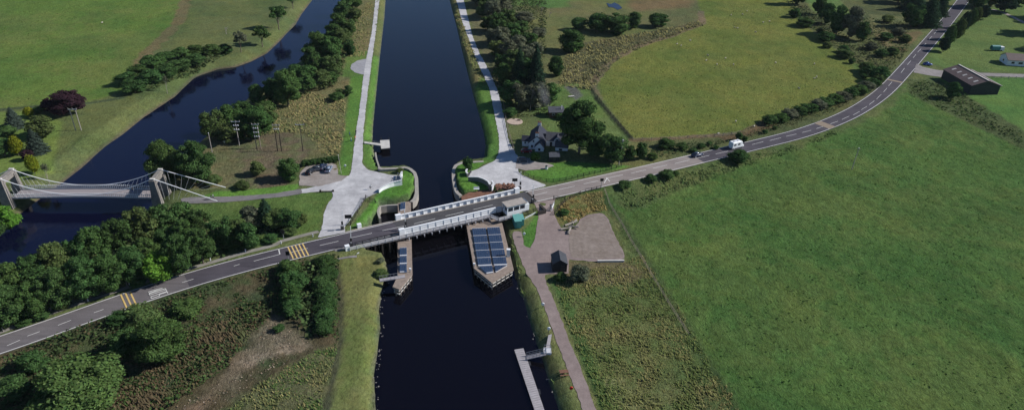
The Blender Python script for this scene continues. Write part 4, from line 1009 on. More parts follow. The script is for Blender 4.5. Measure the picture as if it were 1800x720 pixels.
def openings(parent, lst, fm='whitew', depth=.07):
    """(x,y,z,w,h,face) face 'x' or 'y' """
    for (x, y, z, w_, h_, fc) in lst:
        d = (w_, .12, h_) if fc == 'y' else (.12, w_, h_); d2 = (w_ - .2, .16, h_ - .2) if fc == 'y' else (.16, w_ - .2, h_ - .2)
        f = MB().box((x, y, z), d).build('window', MT[fm], parent, local=True); MB().box((x, y, z), d2).box((x, y, z), (d2[0] * (1 if fc == 'x' else .08), d2[1] * (1 if fc == 'y' else .08), d2[2])).build('pane', MT['glass'], f, local=True)
def doorp(parent, x, y, z, w_, h_, fc, m='dark'):
    d = (w_, .12, h_) if fc == 'y' else (.12, w_, h_); o = MB().box((x, y, z), d).build('door', MT[m], parent, local=True)
    MB().box((x + (w_ * .35 if fc == 'y' else .09), y - (.09 if fc == 'y' else 0), z), (.1, .06, .06)).build('handle', MT['steel'], o, local=True)

fl = G(928, 262); fr = G(960, 268.5)
ang = math.atan2(fr.y - fl.y, fr.x - fl.x) * .4 + .12
ct = empty('white_cottage', fl, ang, 'white cottage with steep dark slate roofs between the towpath and a big tree', 'cottage')
w_, r_ = MB(), MB(); gable(w_, r_, .2, 6.2, 0, 11.5, 2.8, 5.7, 'y'); 
wall = w_.build('wall', MT['render'], ct, local=True); roof = r_.build('roof', MT['slate'], ct, local=True)
w_, r_ = MB(), MB(); gable(w_, r_, 2.9, 6.15, -2.4, 0, 2.5, 4.3, 'y'); w_.build('front_wing', MT['render'], ct, local=True); r_.build('wing_roof', MT['slate'], ct, local=True)
w_, r_ = MB(), MB(); gable(w_, r_, -2.6, -.2, 3.0, 6.0, 2.2, 3.6, 'x'); w_.build('porch', MT['render'], ct, local=True); r_.build('porch_roof', MT['slate'], ct, local=True)
w_, r_ = MB(), MB(); gable(w_, r_, 6.6, 15.0, 4.0, 9.5, 2.7, 4.9, 'x'); w_.build('rear_wing', MT['render'], ct, local=True); r_.build('rear_wing_roof', MT['slatel'], ct, local=True)
w_, r_ = MB(), MB(); gable(w_, r_, 9.6, 12.0, 3.2, 6.0, 3.4, 4.7, 'y', 2.6); w_.build('dormer', MT['render'], ct, local=True); r_.build('dormer_roof', MT['slate'], ct, local=True)
w_, r_ = MB(), MB(); gable(w_, r_, 10.5, 15.2, -1.0, 3.9, 2.4, 3.7, 'x'); w_.build('side_wing', MT['render'], ct, local=True); r_.build('side_wing_roof', MT['slatel'], ct, local=True)
for x, y, zt in ((3.2, .5, 6.9), (3.2, 11.0, 6.9), (14.4, 6.8, 6.1)):
    c = MB().box((x, y, zt - 1.1), (1.3, .8, 2.2)).build('chimney', MT['render'], roof, local=True)
    mb = MB().box((x, y, zt + .06), (1.45, .95, .12))
    for q in (-.35, .35): mb.tube([(x + q, y, zt + .1), (x + q, y, zt + .6)], .14, 8)
    mb.build_each('chimney_pot', MT['rust'], roof, local=True)
openings(ct, [(1.5, -.03, 1.4, .9, 1.2, 'y'), (2.0, -.03, 3.6, .7, .9, 'y'), (4.5, -2.43, 1.4, 1.0, 1.2, 'y'), (.16, 1.5, 1.4, 1, 1.1, 'x'), (.16, 8.5, 1.4, 1, 1.1, 'x'), (12.5, -1.03, 1.4, 1.4, 1.0, 'y'), (-1.4, 2.97, 1.3, .7, .9, 'y'), (10.8, 3.17, 3.4, .9, .7, 'y')])
doorp(ct, 8.5, 3.97, 1.0, .9, 2.0, 'y')

ct.scale = (.9, .9, .88)
p = G(966, 207); lg = empty('log_cabin', p, .12, 'brown timber cabin with a low grey slate roof behind the cottage', 'cabin')
w_, r_ = MB(), MB(); gable(w_, r_, 0, 5.2, 0, 4.5, 2.4, 3.6, 'x', over=.5); w_.build('wall', MT['brown'], lg, local=True); r_.build('roof', MT['slatel'], lg, local=True)
openings(lg, [(1.4, -.03, 1.4, 1.0, .9, 'y'), (3.8, -.03, 1.4, 1.0, .9, 'y')]); MB().tube([(4.6, 1, 3.0), (4.6, 1, 4.6)], .16, 8).build('flue', MT['steelp'], lg, local=True)
p = G(966, 285); hs = empty('garden_hut', p, .1, 'small black hut with a grey pitched roof on the drive beside the cottage', 'hut')
w_, r_ = MB(), MB(); gable(w_, r_, 0, 3.2, 0, 2.6, 2.0, 2.9, 'x', over=.25); w_.build('wall', MT['bshed'], hs, local=True); r_.build('roof', MT['slatel'], hs, local=True); doorp(hs, 1.5, -.03, 1.0, .9, 1.8, 'y', 'dark')
p = G(1032, 262.5); sh = empty('garden_canopy', p, .1, 'small open timber shelter with pale flat roof under the big cottage tree', 'shelter')
MB().box((1.3, .6, 2.1), (2.8, 1.6, .14)).build('roof', MT['concp'], sh, local=True); mb = MB()
for x, y in ((.1, 0), (2.5, 0), (.1, 1.2), (2.5, 1.2)): mb.box((x, y, 1.0), (.14, .14, 2.0))
mb.build_each('post', MT['timber'], sh, local=True)

def base3(a, b, c):
    A, B_, C = G(*a), G(*b), G(*c); e = (B_ - A); e.z = 0; ang = math.atan2(e.y, e.x); n = Vector((-math.sin(ang), math.cos(ang), 0)); return A, ang, e.length, abs((C - A).dot(n))
# black shed by the yard
A_, ang, Lx, Ly = base3((968.5, 477), (994, 479.5), (968, 462))
bs = empty('boarded_shed', G(971, 478), .06, 'black boarded shed with a dark pitched roof alone on the gravel yard', 'shed')
w_, r_ = MB(), MB(); gable(w_, r_, 0, 3.7, 0, 4.4, 2.5, 3.7, 'y', over=.15); w_.build('wall', MT['bshed'], bs, local=True); r_.build('roof', mat('dark_felt_roof', (.045, .048, .058), .6, .2, 1), bs, local=True); doorp(bs, 2.6, -.03, 1.1, 1.0, 2.0, 'y', 'dark')
# green stores below the bridge
for k, (px, py, dx, dy, hh, lb) in enumerate(((908, 403, 1.9, 3.4, 2.3, 'teal-green steel store with a sloping roof, nearer the wide pier, below the control cabin'), (914.5, 398.5, 1.6, 2.2, 2.1, 'smaller teal-green steel store tucked behind the other, against the abutment'))):
    p = G(px - 3, py); p.z = .3; e = empty('steel_store', p, .25, lb, 'store', 'green stores under the bridge')
    mb = MB(); mb.add([(0, 0, 0), (dx, 0, 0), (dx, dy, 0), (0, dy, 0), (0, 0, hh - .1), (dx, 0, hh - .1), (dx, dy, hh + .3), (0, dy, hh + .3)], [(0, 1, 5, 4), (1, 2, 6, 5), (2, 3, 7, 6), (3, 0, 4, 7)]); mb.build('body', MT['teal'], e, local=True)
    mb = MB(); mb.add([(-.1, -.1, hh - .1), (dx + .1, -.1, hh - .1), (dx + .1, dy + .1, hh + .33), (-.1, dy + .1, hh + .33), (-.1, -.1, hh), (dx + .1, -.1, hh), (dx + .1, dy + .1, hh + .43), (-.1, dy + .1, hh + .43)], [(3, 2, 1, 0), (4, 5, 6, 7), (0, 1, 5, 4), (1, 2, 6, 5), (2, 3, 7, 6), (3, 0, 4, 7)]); mb.build('roof', mat('pale_teal_roof', (.12, .33, .30), .5, .1, 2), e, local=True)
    doorp(e, dx / 2, -.03, hh / 2, .9, hh - .5, 'y', 'teal')
# barn
A_, ang, Lx, Ly = base3((1703, 166), (1749, 164), (1654, 137))
q = G(1654, 137) - A_; q.z = 0; ang2 = math.atan2(q.y, q.x); Ly = q.length
bn = empty('farm_barn', A_, ang2 - math.pi / 2, 'long dark barn with a brown sheeted roof and pale rooflights beside the lane', 'barn')
Wd = 13.0
w_, r_ = MB(), MB(); gable(w_, r_, 0, Wd, 0, Ly, 4.0, 6.2, 'y', over=.35); w_.build('wall', mat('dark_green_cladding', (.035, .042, .038), .8, .2, 1), bn, local=True); rf = r_.build('roof', MT['barnroof'], bn, local=True)
for i in range(5):
    y = Ly * (.12 + .19 * i)
    for u in (.45,):
        x = Wd / 2 * u; z = 4.0 + 2.2 * u + .2; sl_ = 2.2 / (Wd / 2); mb = MB(); mb.add([(x - .9, y - .5, z - .9 * sl_), (x + .9, y - .5, z + .9 * sl_), (x + .9, y + .5, z + .9 * sl_), (x - .9, y + .5, z - .9 * sl_)], [(0, 1, 2, 3)]); mb.build('rooflight', MT['concp'], rf, local=True)
mb = MB(); mb.beam((Wd + .38, -.3, 4.1), (Wd + .38, Ly + .3, 4.1), .3, .2); mb.beam((Wd / 2, -.3, 6.45), (Wd / 2, Ly + .3, 6.45), .6, .12); mb.build('ridge_trim', MT['concp'], rf, local=True)
# bungalow
A_, ang, Lx, Ly = base3((1769, 115), (1812, 118), (1755, 105))
bg = empty('bungalow', A_, ang, 'low pale bungalow with a brown pitched roof at the right edge beyond the lane', 'house')
w_, r_ = MB(), MB(); gable(w_, r_, 0, 16, 0, 8, 2.8, 4.9, 'x', over=.4); w_.build('wall', MT['render'], bg, local=True); r_.build('roof', MT['barnroof'], bg, local=True)
openings(bg, [(2.5, -.03, 1.5, 1.6, 1.1, 'y'), (6, -.03, 1.5, 2.0, 1.1, 'y'), (11, -.03, 1.5, 1.6, 1.1, 'y'), (-.03, 4, 1.5, 1.4, 1.1, 'x')]); doorp(bg, 8.6, -.03, 1.05, .9, 2.0, 'y')
p = G(1752, 89); e = empty('covered_trailer', p, .05, 'teal-covered trailer with a white front parked behind the bungalow', 'trailer')
MB().box((-1.2, 0, 1.3), (4.4, 2.2, 1.6)).tube([(-3.4, 0, 1.9), (1.0, 0, 1.9)], .9, 10).build('cover', MT['teal'], e, local=True); MB().box((2.0, 0, 1.2), (2.0, 2.1, 1.9)).build('body', MT['white'], e, local=True)
mb = MB()
for x in (-1.5, 1.6):
    for y in (-1, 1): mb.tube([(x, y - .1, .35), (x, y + .1, .35)], .35, 12)
mb.build_each('wheel', MT['tyre'], e, local=True)

# ------------------------------------------------------------------ vegetation
def cards(C_, Nn, size, rng, asp=.8):
    """quads centred C_, normal Nn, irregular edges"""
    n = len(C_); Nn = Nn / (np.linalg.norm(Nn, axis=1, keepdims=True) + 1e-9)
    r = rng.normal(size=(n, 3)); T = np.cross(Nn, r); T /= np.linalg.norm(T, axis=1, keepdims=True) + 1e-9; Bt = np.cross(Nn, T)
    sz = size * rng.uniform(.6, 1.35, (n, 1)); V = np.zeros((n, 4, 3))
    for k, (a, b) in enumerate(((-1, -.35), (.25, -1), (1, .4), (-.3, 1))):
        V[:, k] = C_ + T * sz * .5 * (a + rng.uniform(-.25, .25, (n, 1))) + Bt * sz * .5 * asp * (b + rng.uniform(-.25, .25, (n, 1))) 
    V[:, 1] += Nn * sz * rng.uniform(-.2, .2, (n, 1))
    return V.reshape(-1, 3), np.arange(n * 4).reshape(n, 4)

def crown_mesh(name, lobes, N, size, seed, core=.72, jit=.55, m=None):
    rng = np.random.default_rng(seed); L = np.array(lobes); area = (L[:, 3] * L[:, 4] + L[:, 3] * L[:, 5] + L[:, 4] * L[:, 5]); pr = area / area.sum()
    li = rng.choice(len(L), N, p=pr); d = rng.normal(size=(N, 3)); d[:, 2] = np.where(d[:, 2] < -.3, -d[:, 2] * .4, d[:, 2]); d /= np.linalg.norm(d, axis=1, keepdims=True)
    rr = rng.uniform(.78, 1.08, (N, 1)) + (rng.random((N, 1)) < .08) * rng.uniform(0, .18, (N, 1))
    C_ = L[li, :3] + d * L[li, 3:6] * rr
    keep = np.ones(N, bool)
    for j in range(len(L)):
        q = np.sum(((C_ - L[j, :3]) / L[j, 3:6]) ** 2, 1); keep &= ~((q < .55) & (li != j))
    C_, d, li = C_[keep], d[keep], li[keep]
    V, Fq = cards(C_, d / L[li, 3:6] * L[li, 3:6].mean(1, keepdims=True) + rng.normal(size=d.shape) * jit, size, rng)
    lt = rng.uniform(.82, 1.18, len(L)); t = (lt[li] * rng.uniform(.65, 1.35, len(li)))[:, None] * np.array([[1, 1, 1]]) * (1 + rng.normal(size=(len(li), 3)) * .05)
    T = np.repeat(t, 4, 0)
    if core:
        mb = MB()
        for l in L: mb.ell(l[:3], l[3:6] * core, 8, 6)
        cv = np.array([tuple(v) for v in mb.v]); cf = np.array(mb.f); V = np.vstack([cv, V]); Fq = np.vstack([cf, Fq + len(cv)]); T = np.vstack([np.full((len(cv), 3), .8), T])  # solid core blocks light; its darker tint paints shade inside the crown
    me = npmesh(name, V, Fq, m or MT['leaf'], T); return me

def broad_lobes(seed, n=16, z0=2.4, H_=10, W_=10, rmin=1.3, rmax=2.3, flat=1.0):
    r = random.Random(seed); out = [(0, 0, (z0 + H_) / 2, W_ * .27, W_ * .27, (H_ - z0) * .36)]
    while len(out) < n:
        a = r.uniform(0, 2 * math.pi); u = r.uniform(-.95, 1); rad = math.sqrt(max(0, 1 - u * u)); q = r.uniform(rmin, rmax) * (1 - .25 * max(0, u))
        R_ = (W_ / 2 - q) * rad * r.uniform(.75, 1.05); z = (z0 + H_) / 2 + u * ((H_ - z0) / 2 - q * .8)
        out.append((math.cos(a) * R_, math.sin(a) * R_, z, q * r.uniform(.9, 1.2), q * r.uniform(.9, 1.2), q * r.uniform(.75, 1.0) * flat))
    return out

PROTO = {}
def proto(key, crown_o, trunk_pts, r=.32):
    e = empty(key); e.location = (0, 0, 0)
    if crown_o: crown_o.parent = e
    mb = MB(); mb.tube([(0, 0, -.6), (0.05, 0, 1.5), (0, .1, 4.5), (0, 0, 6)], r, 7, r2=r * .3)
    for a, b in trunk_pts: mb.tube([a, ((Vector(a) + Vector(b)) / 2 + Vector((0, 0, .3))), b], r * .45, 5, r2=r * .12)
    t = mb.build('trunk', MT['bark'], e, local=True)
    PROTO[key] = (crown_o, t); return e
def limbs(seed, n=6, z=(1.8, 4), R_=3, zt=(5, 8)):
    r = random.Random(seed); o = []
    for i in range(n):
        a = 2 * math.pi * i / n + r.uniform(-.4, .4); o.append(((0, 0, r.uniform(*z)), (math.cos(a) * R_ * r.uniform(.6, 1), math.sin(a) * R_ * r.uniform(.6, 1), r.uniform(*zt))))
    return o
PE = {}
for k in range(4): PE['broad%d' % k] = proto('broad%d' % k, crown_mesh('crown', broad_lobes(20 + k, 26, -.3, rmin=1.2, rmax=2.3), 3600, .52, 30 + k), limbs(k))
for k in range(2): PE['big%d' % k] = proto('big%d' % k, crown_mesh('crown', broad_lobes(40 + k, 46, .3, rmin=.9, rmax=1.8), 11000, .33, 50 + k), limbs(9 + k, 8))
for k in range(3): PE['open%d' % k] = proto('open%d' % k, crown_mesh('crown', broad_lobes(60 + k, 13, 3.0, rmin=1.0, rmax=1.8), 1900, .6, 70 + k, core=.5), limbs(19 + k, 7), .3)
for k in range(3): PE['shrub%d' % k] = proto('shrub%d' % k, crown_mesh('crown', broad_lobes(80 + k, 26, -1.2, rmin=1.5, rmax=2.5), 3000, .55, 90 + k), limbs(29 + k, 3, (.3, 1), 2, (3, 5)), .2)
def spruce(key, seed, N=4200):
    rng = np.random.default_rng(seed); z = 10 * (1 - np.sqrt(rng.uniform(0, 1, N))) * 1.0; z = np.clip(z, .3, 9.95)
    tier = np.floor(z / .55); Rm = 5 * (1 - z / 10.2) ** .9; a = rng.uniform(0, 2 * math.pi, N); lob = 1 + .16 * np.sin(a * 7 + tier * 2.3) + rng.uniform(-.1, .1, N)
    q = rng.uniform(.45, 1.0, N) ** .6; R_ = Rm * lob * q; zz = tier * .55 + .55 - q * .5 * (1 + Rm * .12) + rng.uniform(-.1, .1, N)
    C_ = np.stack([np.cos(a) * R_, np.sin(a) * R_, np.clip(zz, .1, 10)], 1); Nn = np.stack([np.cos(a) * .7, np.sin(a) * .7, np.full(N, .8)], 1) + rng.normal(size=(N, 3)) * .35
    V, Fq = cards(C_, Nn, .6, rng, .5); T = np.repeat((rng.uniform(.6, 1.4, N))[:, None] * np.ones((1, 3)), 4, 0)
    mb = MB(); mb.tube([(0, 0, .2), (0, 0, 9.4)], 3.2, 9, r2=.1); cv = np.array([tuple(v) for v in mb.v]); 
    cf = np.array([f for f in mb.f if len(f) == 4]); V = np.vstack([cv, V]); Fq = np.vstack([cf, Fq + len(cv)]); T = np.vstack([np.full((len(cv), 3), .8), T])  # inner cone tinted darker: shade inside the spruce put into colour
    return npmesh('crown', V, Fq, MT['leafs'], T)
for k in range(2): PE['spruce%d' % k] = proto('spruce%d' % k, spruce('s', 100 + k), [], .3)
PE['column0'] = proto('column0', crown_mesh('crown', [(0, 0, 5, 3.6, 3.6, 5), (.8, 0, 6.5, 2.8, 2.8, 3.3), (-.9, .4, 3.6, 3.2, 3.2, 3.4), (.3, -1, 3.4, 3.2, 3.2, 3.2), (0, .3, 8, 2, 2, 2)], 2200, .7, 120), [], .2)
def bare(seed, leafy):
    r = random.Random(seed); mb = MB(); tips = []
    def grow(p, d, L, rad, n):
        q = p + d * L; mb.tube([p, (p + q) / 2 + Vector((r.uniform(-.1, .1), r.uniform(-.1, .1), 0)) * L * .3, q], rad, 5, r2=rad * .55)
        if n == 0: tips.append(q); return
        for _ in range(3 if n > 1 else 4):
            dd = (d + Vector((r.uniform(-.8, .8), r.uniform(-.8, .8), r.uniform(-.1, .5)))).normalized(); grow(q, dd, L * r.uniform(.6, .8), rad * .5, n - 1)
    grow(Vector((0, 0, -.3)), Vector((.05, 0, 1)), 3.3, .28, 3)
    e = empty('bare%d' % seed); t = mb.build('trunk', MT['barkp'], e, local=True)
    cr = None
    if leafy:
        rng = np.random.default_rng(seed); tp = np.array([tuple(t_) for t_ in tips]); C_ = np.repeat(tp, leafy, 0) + rng.normal(size=(len(tp) * leafy, 3)) * .45
        V, Fq = cards(C_, rng.normal(size=C_.shape) + [0, 0, .5], .45, rng); cr = npmesh('crown', V, Fq, MT['leafp'], np.repeat(rng.uniform(.6, 1.3, len(C_))[:, None] * np.ones((1, 3)), 4, 0), e)
    PROTO['bare%d' % seed] = (cr, t); return e
PE['bare0'] = bare(0, 0); PE['bare1'] = bare(1, 14)

NAME = {'broad': 'broadleaf_tree', 'big': 'broadleaf_tree', 'open': 'broadleaf_tree', 'shrub': 'bush', 'spruce': 'spruce_tree', 'column': 'conifer_tree', 'bare': 'bare_tree'}
CAT = {'broad': 'tree', 'big': 'tree', 'open': 'tree', 'shrub': 'bush', 'spruce': 'tree', 'column': 'tree', 'bare': 'tree'}
def tree(kind, cx, base, wpx, hpx, label, m='leaf', group=None, rooted=False, wmul=1.1):
    var = sorted(k for k in PE if k.startswith(kind)); key = var[rnd.randrange(len(var))]
    g0 = G(cx, base); fv = (g0 - Vector((0, 0, CAM_H))); depth = fv.dot(fw); pxm = F / depth
    dep = math.atan2(CAM_H - g0.z, math.hypot(g0.x, g0.y)); cs, sn = math.cos(dep), math.sin(dep)
    Wm = wpx / pxm * wmul; hm = hpx / pxm
    if rooted: Ht = (hm - .25 * Wm * sn) / cs; g = g0
    else:
        Ht = math.sqrt(max(hm * hm - (Wm * sn) ** 2, (Wm * .45 * cs) ** 2)) / cs; Ht = max(Ht, Wm * .5)
        g = G(cx, base - hpx / 2 + Ht / 2 * cs * pxm)
    z = float(Z(g.x, g.y)[0]); z = max(z, CZ if z > -2 else RZ + .2)
    cr, tk = PROTO[key]
    e = empty(NAME[kind], (g.x, g.y, z), rnd.uniform(0, 6.28), label, CAT[kind], group); 
    e.scale = (Wm / 10, Wm / 10 * rnd.uniform(.9, 1.1), Ht / 10)
    for src in (cr, tk):
        if src is None: continue
        c = src.copy(); col.objects.link(c); c.parent = e
        if src is cr: c.material_slots[0].link = 'OBJECT'; c.material_slots[0].material = MT[m]
    return e
def cluster(lst, desc, where, group, kind='broad', m='leaf', mats=None):
    for i, t in enumerate(lst):
        k = t[4] if len(t) > 4 and t[4] else kind; mm = t[5] if len(t) > 5 else (mats[i % len(mats)] if mats else m)
        tree(k, *t[:4], '%s, %s %s' % (desc, ordn[i], where), mm, group)

# pasture and river bank, west
tree('open', 490, 49, 32, 45, 'round leafy tree alone on the pasture nearest the top of the river bend', 'leaf', None, True)
tree('open', 515, 14, 24, 30, 'tree cut by the top edge beside the river pasture', 'leafd', None, True)
tree('open', 461, 78, 31, 38, 'dense dark tree close to the far river bank, beside the forked-trunk tree', 'leaf', None, True)
tree('open', 424, 92, 26, 38, 'pasture tree with bare lower trunk leaning at the thicket end', 'leafp', None, True)
tree('bare', 398, 60, 20, 15, 'tiny sparse tree standing by itself on the open pasture', 'leafp', None, True)
tree('bare', 293, 158, 16, 36, 'thin bare pale tree rising at the river edge of the thicket', 'leafp', None, True)
tree('big', 121, 204, 58, 46, 'dark purple copper beech at the edge of the bright field', 'leafc')
tree('broad', 89, 197, 24, 25, 'small dark purple tree at the left foot of the copper beech', 'leafc')
TK = [(222, 150, 34, 26), (245, 140, 36, 28), (238, 166, 40, 28), (268, 124, 40, 28), (266, 150, 42, 30), (292, 112, 36, 22), (292, 138, 40, 28), (318, 104, 36, 20), (318, 124, 38, 24), (345, 98, 34, 18), (345, 114, 34, 20), (372, 96, 36, 16), (394, 92, 30, 12)]
cluster(TK, 'low dark green thicket bush', 'from the left in the patch between field and river', 'bushes of the riverside thicket', 'shrub', 'leafd', ['leafd', 'leaf'])
# walled garden, far left
for a in [('spruce', 27, 224, 34, 38, 'blue-grey conifer at the back of the left garden', 'leafbl'), ('column', 52, 206, 20, 18, 'small golden shrub behind the blue-grey conifer', 'leafy'), ('broad', 75, 242, 50, 42, 'rounded olive tree below the copper beech', 'leafo'),
          ('spruce', 66, 268, 38, 46, 'dark green-blue conifer in the middle of the left garden', 'leafbl'), ('column', 33, 274, 24, 36, 'tall golden conifer at the left of the garden', 'leafy'), ('column', 61, 306, 26, 34, 'golden conifer beside the dead tree', 'leafy'), ('broad', 50, 282, 20, 20, 'dark red shrub between the golden conifers', 'leafc'),
          ('broad', 10, 276, 38, 34, 'dark green tree at the left edge above the golden conifers', 'leafd'), ('shrub', 12, 238, 30, 16, 'low green bush at the left edge of the garden lawn', 'leaf'), ('shrub', 70, 200, 20, 14, 'small dark bush beside the small golden shrub', 'leafd'), ('broad', 12, 388, 46, 46, 'bright green tree below the left tower of the suspension bridge', 'leafb'), ('shrub', -14, 400, 40, 36, 'green bush cut by the left edge under the footbridge', 'leaf')]:
    tree(*a)
tree('bare', 84, 314, 24, 42, 'grey dead tree beside the left tower of the footbridge', 'leafp', None, True)
# trees between river and canal
cluster([(620, 20, 34, 36), (606, 38, 34, 36), (624, 40, 26, 26), (596, 58, 34, 36), (612, 62, 30, 30), (586, 78, 34, 36), (604, 82, 32, 32), (560, 108, 42, 52, 'big', 'leaf'), (583, 110, 42, 48), (547, 122, 34, 40), (586, 134, 38, 40), (562, 132, 34, 36), (545, 150, 38, 36), (522, 148, 34, 36), (566, 152, 34, 30), (583, 148, 28, 22), (541, 160, 38, 34), (482, 182, 34, 46), (507, 188, 54, 66, 'big', 'leaf'), (455, 186, 34, 38), (468, 208, 34, 32)],
        'leafy tree', 'from the top in the belt along the near river bank', 'trees along the near river bank', 'broad', 'leaf', ['leaf', 'leafd', 'leafo', 'leaf'])
cluster([(378, 244, 46, 54), (404, 224, 38, 42), (428, 214, 34, 38), (405, 252, 40, 38), (430, 246, 42, 46, 'big', 'leafd'), (455, 246, 50, 60, 'big', 'leaf'), (472, 222, 34, 40)], 'rounded green tree', 'from the left in the clump behind the electricity poles', 'trees behind the electricity poles', 'broad', 'leaf', ['leafo', 'leaf', 'leafd'])
tree('big', 294, 322, 62, 86, 'tall green tree just right of the right footbridge tower, nearer the river', 'leaf')
tree('big', 348, 326, 62, 80, 'broad dark tree beside the first one near the footbridge tower', 'leafd')
tree('broad', 320, 316, 36, 60, 'narrow tree squeezed between the two big trees by the footbridge tower', 'leaf')
for a in [('shrub', 375, 324, 30, 16, 'low bush at the right foot of the footbridge trees', 'leafo'), ('shrub', 426, 331, 26, 12, 'low brownish bush on the grass verge of the footbridge path', 'leafo'), ('shrub', 455, 308, 26, 28, 'small round tree alone on the bare brown ground', 'leafo'), ('shrub', 510, 317, 40, 42, 'round bushy tree at the left corner of the car park', 'leaf'),
          ('shrub', 615, 97, 20, 28, 'small dark round tree beside the grey lay-by', 'leafd'), ('broad', 613, 168, 17, 18, 'small dark bush on the towpath verge below the lay-by', 'leafd'), ('shrub', 592, 176, 26, 13, 'low green bush left of the small dark one below the lay-by', 'leaf'), ('shrub', 600, 166, 22, 10, 'lowest bush on the rough slope below the lay-by', 'leafo'),
          ('shrub', 703, 305, 15, 11, 'small brown bush at the tip of the west lawn', 'leafo'), ('shrub', 669, 485, 27, 20, 'bush on the stony bank beside the narrow pier gangway', 'leafo'), ('shrub', 668, 462, 14, 10, 'small pale bush at the bank under the approach span', 'leafp')]:
    tree(*a)
for i in range(9): tree('shrub', 536 + i * 7, 292 - i * .9, 14, 12, 'clipped-looking hedge bush behind the car park, %s from the left' % ordn[i], 'leafd', 'hedge behind the car park')
# belt between river and road
cluster([(-20, 545, 60, 66), (22, 520, 56, 62), (62, 505, 52, 60), (104, 488, 56, 66), (140, 470, 50, 56), (172, 458, 56, 64), (212, 442, 54, 62), (252, 424, 54, 62), (290, 412, 52, 56), (326, 402, 46, 50), (352, 410, 40, 44)],
        'leafy green tree', 'from the left in the river-side row of the long wood', 'river-side row of the long wood', 'broad', 'leafd', ['leafd', 'leaf', 'leafd', 'leafo'])
cluster([(-30, 600, 70, 72), (20, 575, 72, 80), (66, 560, 60, 70), (110, 545, 66, 80), (158, 530, 66, 84), (200, 515, 60, 74), (238, 500, 54, 70), (284, 497, 56, 60, 'broad', 'leafb'), (262, 470, 48, 56), (322, 484, 56, 76), (358, 466, 48, 66), (330, 440, 44, 56), (298, 448, 44, 50)],
        'large dark leafy tree', 'from the left in the road-side row of the long wood', 'road-side row of the long wood', 'big', 'leafd', ['leafd', 'leafd', 'leaf'])
cluster([(392, 436, 50, 60), (420, 430, 40, 50), (438, 438, 42, 50), (445, 404, 42, 44, 'broad', 'leafp'), (470, 402, 50, 58, 'spruce', 'leafs'), (484, 404, 40, 40), (508, 405, 46, 42), (526, 398, 34, 30)],
        'dark green tree', 'from the left in the small wood beside the gravel plaza', 'small wood beside the gravel plaza', 'broad', 'leafd', ['leafd', 'leafo'])
for i in range(16):
    t = i / 15; x = 10 + 500 * t; y = 584 - 168 * t + 8 * math.sin(i) - 10
    tree('shrub', x, y, 26, 13, 'low undergrowth bush at the foot of the long wood, %s from the left' % ordn[i], ['leafo', 'leaf', 'leafd'][i % 3], 'undergrowth bushes along the footway')
# south-west scrub
for a in [('big', 148, 738, 148, 128, 'largest broad green tree at the bottom left of the view', 'leaf'), ('big', 284, 640, 88, 84, 'rounded green tree in the scrub below the SLOW marking', 'leaf'), ('broad', 224, 624, 52, 50, 'dark tree at the left foot of the rounded scrub tree', 'leafd'), ('broad', 62, 655, 50, 42, 'dark bush above the largest bottom-left tree', 'leafd'), ('shrub', 330, 556, 50, 32, 'green bush under the road edge right of the SLOW marking', 'leaf'),
          ('shrub', 490, 583, 20, 16, 'small dark bush on top of the brown debris track', 'leafd'), ('shrub', 255, 560, 60, 18, 'low bush against the road edge by the yellow bars', 'leafo'), ('shrub', 20, 700, 60, 40, 'green bush at the bottom left corner', 'leafd'), ('shrub', 212, 566, 40, 18, 'low bush on the road slope left of the yellow bars', 'leafd')]:
    tree(*a)
cluster([(572, 474, 40, 28), (575, 494, 40, 30), (570, 513, 42, 32), (574, 532, 40, 32), (570, 551, 40, 32), (573, 570, 38, 30), (571, 588, 36, 28)], 'dark dense hedge bush', 'from the road in the hedge beside the mown bank', 'tall hedge beside the mown bank', 'shrub', 'leafd')
cluster([(508, 490, 44, 36), (518, 512, 46, 40), (512, 536, 44, 40), (516, 556, 38, 34)], 'dark green scrub bush', 'from the road in the scrub strip left of the hedge', 'scrub strip left of the hedge', 'shrub', 'leafd', ['leaf', 'leafd'])
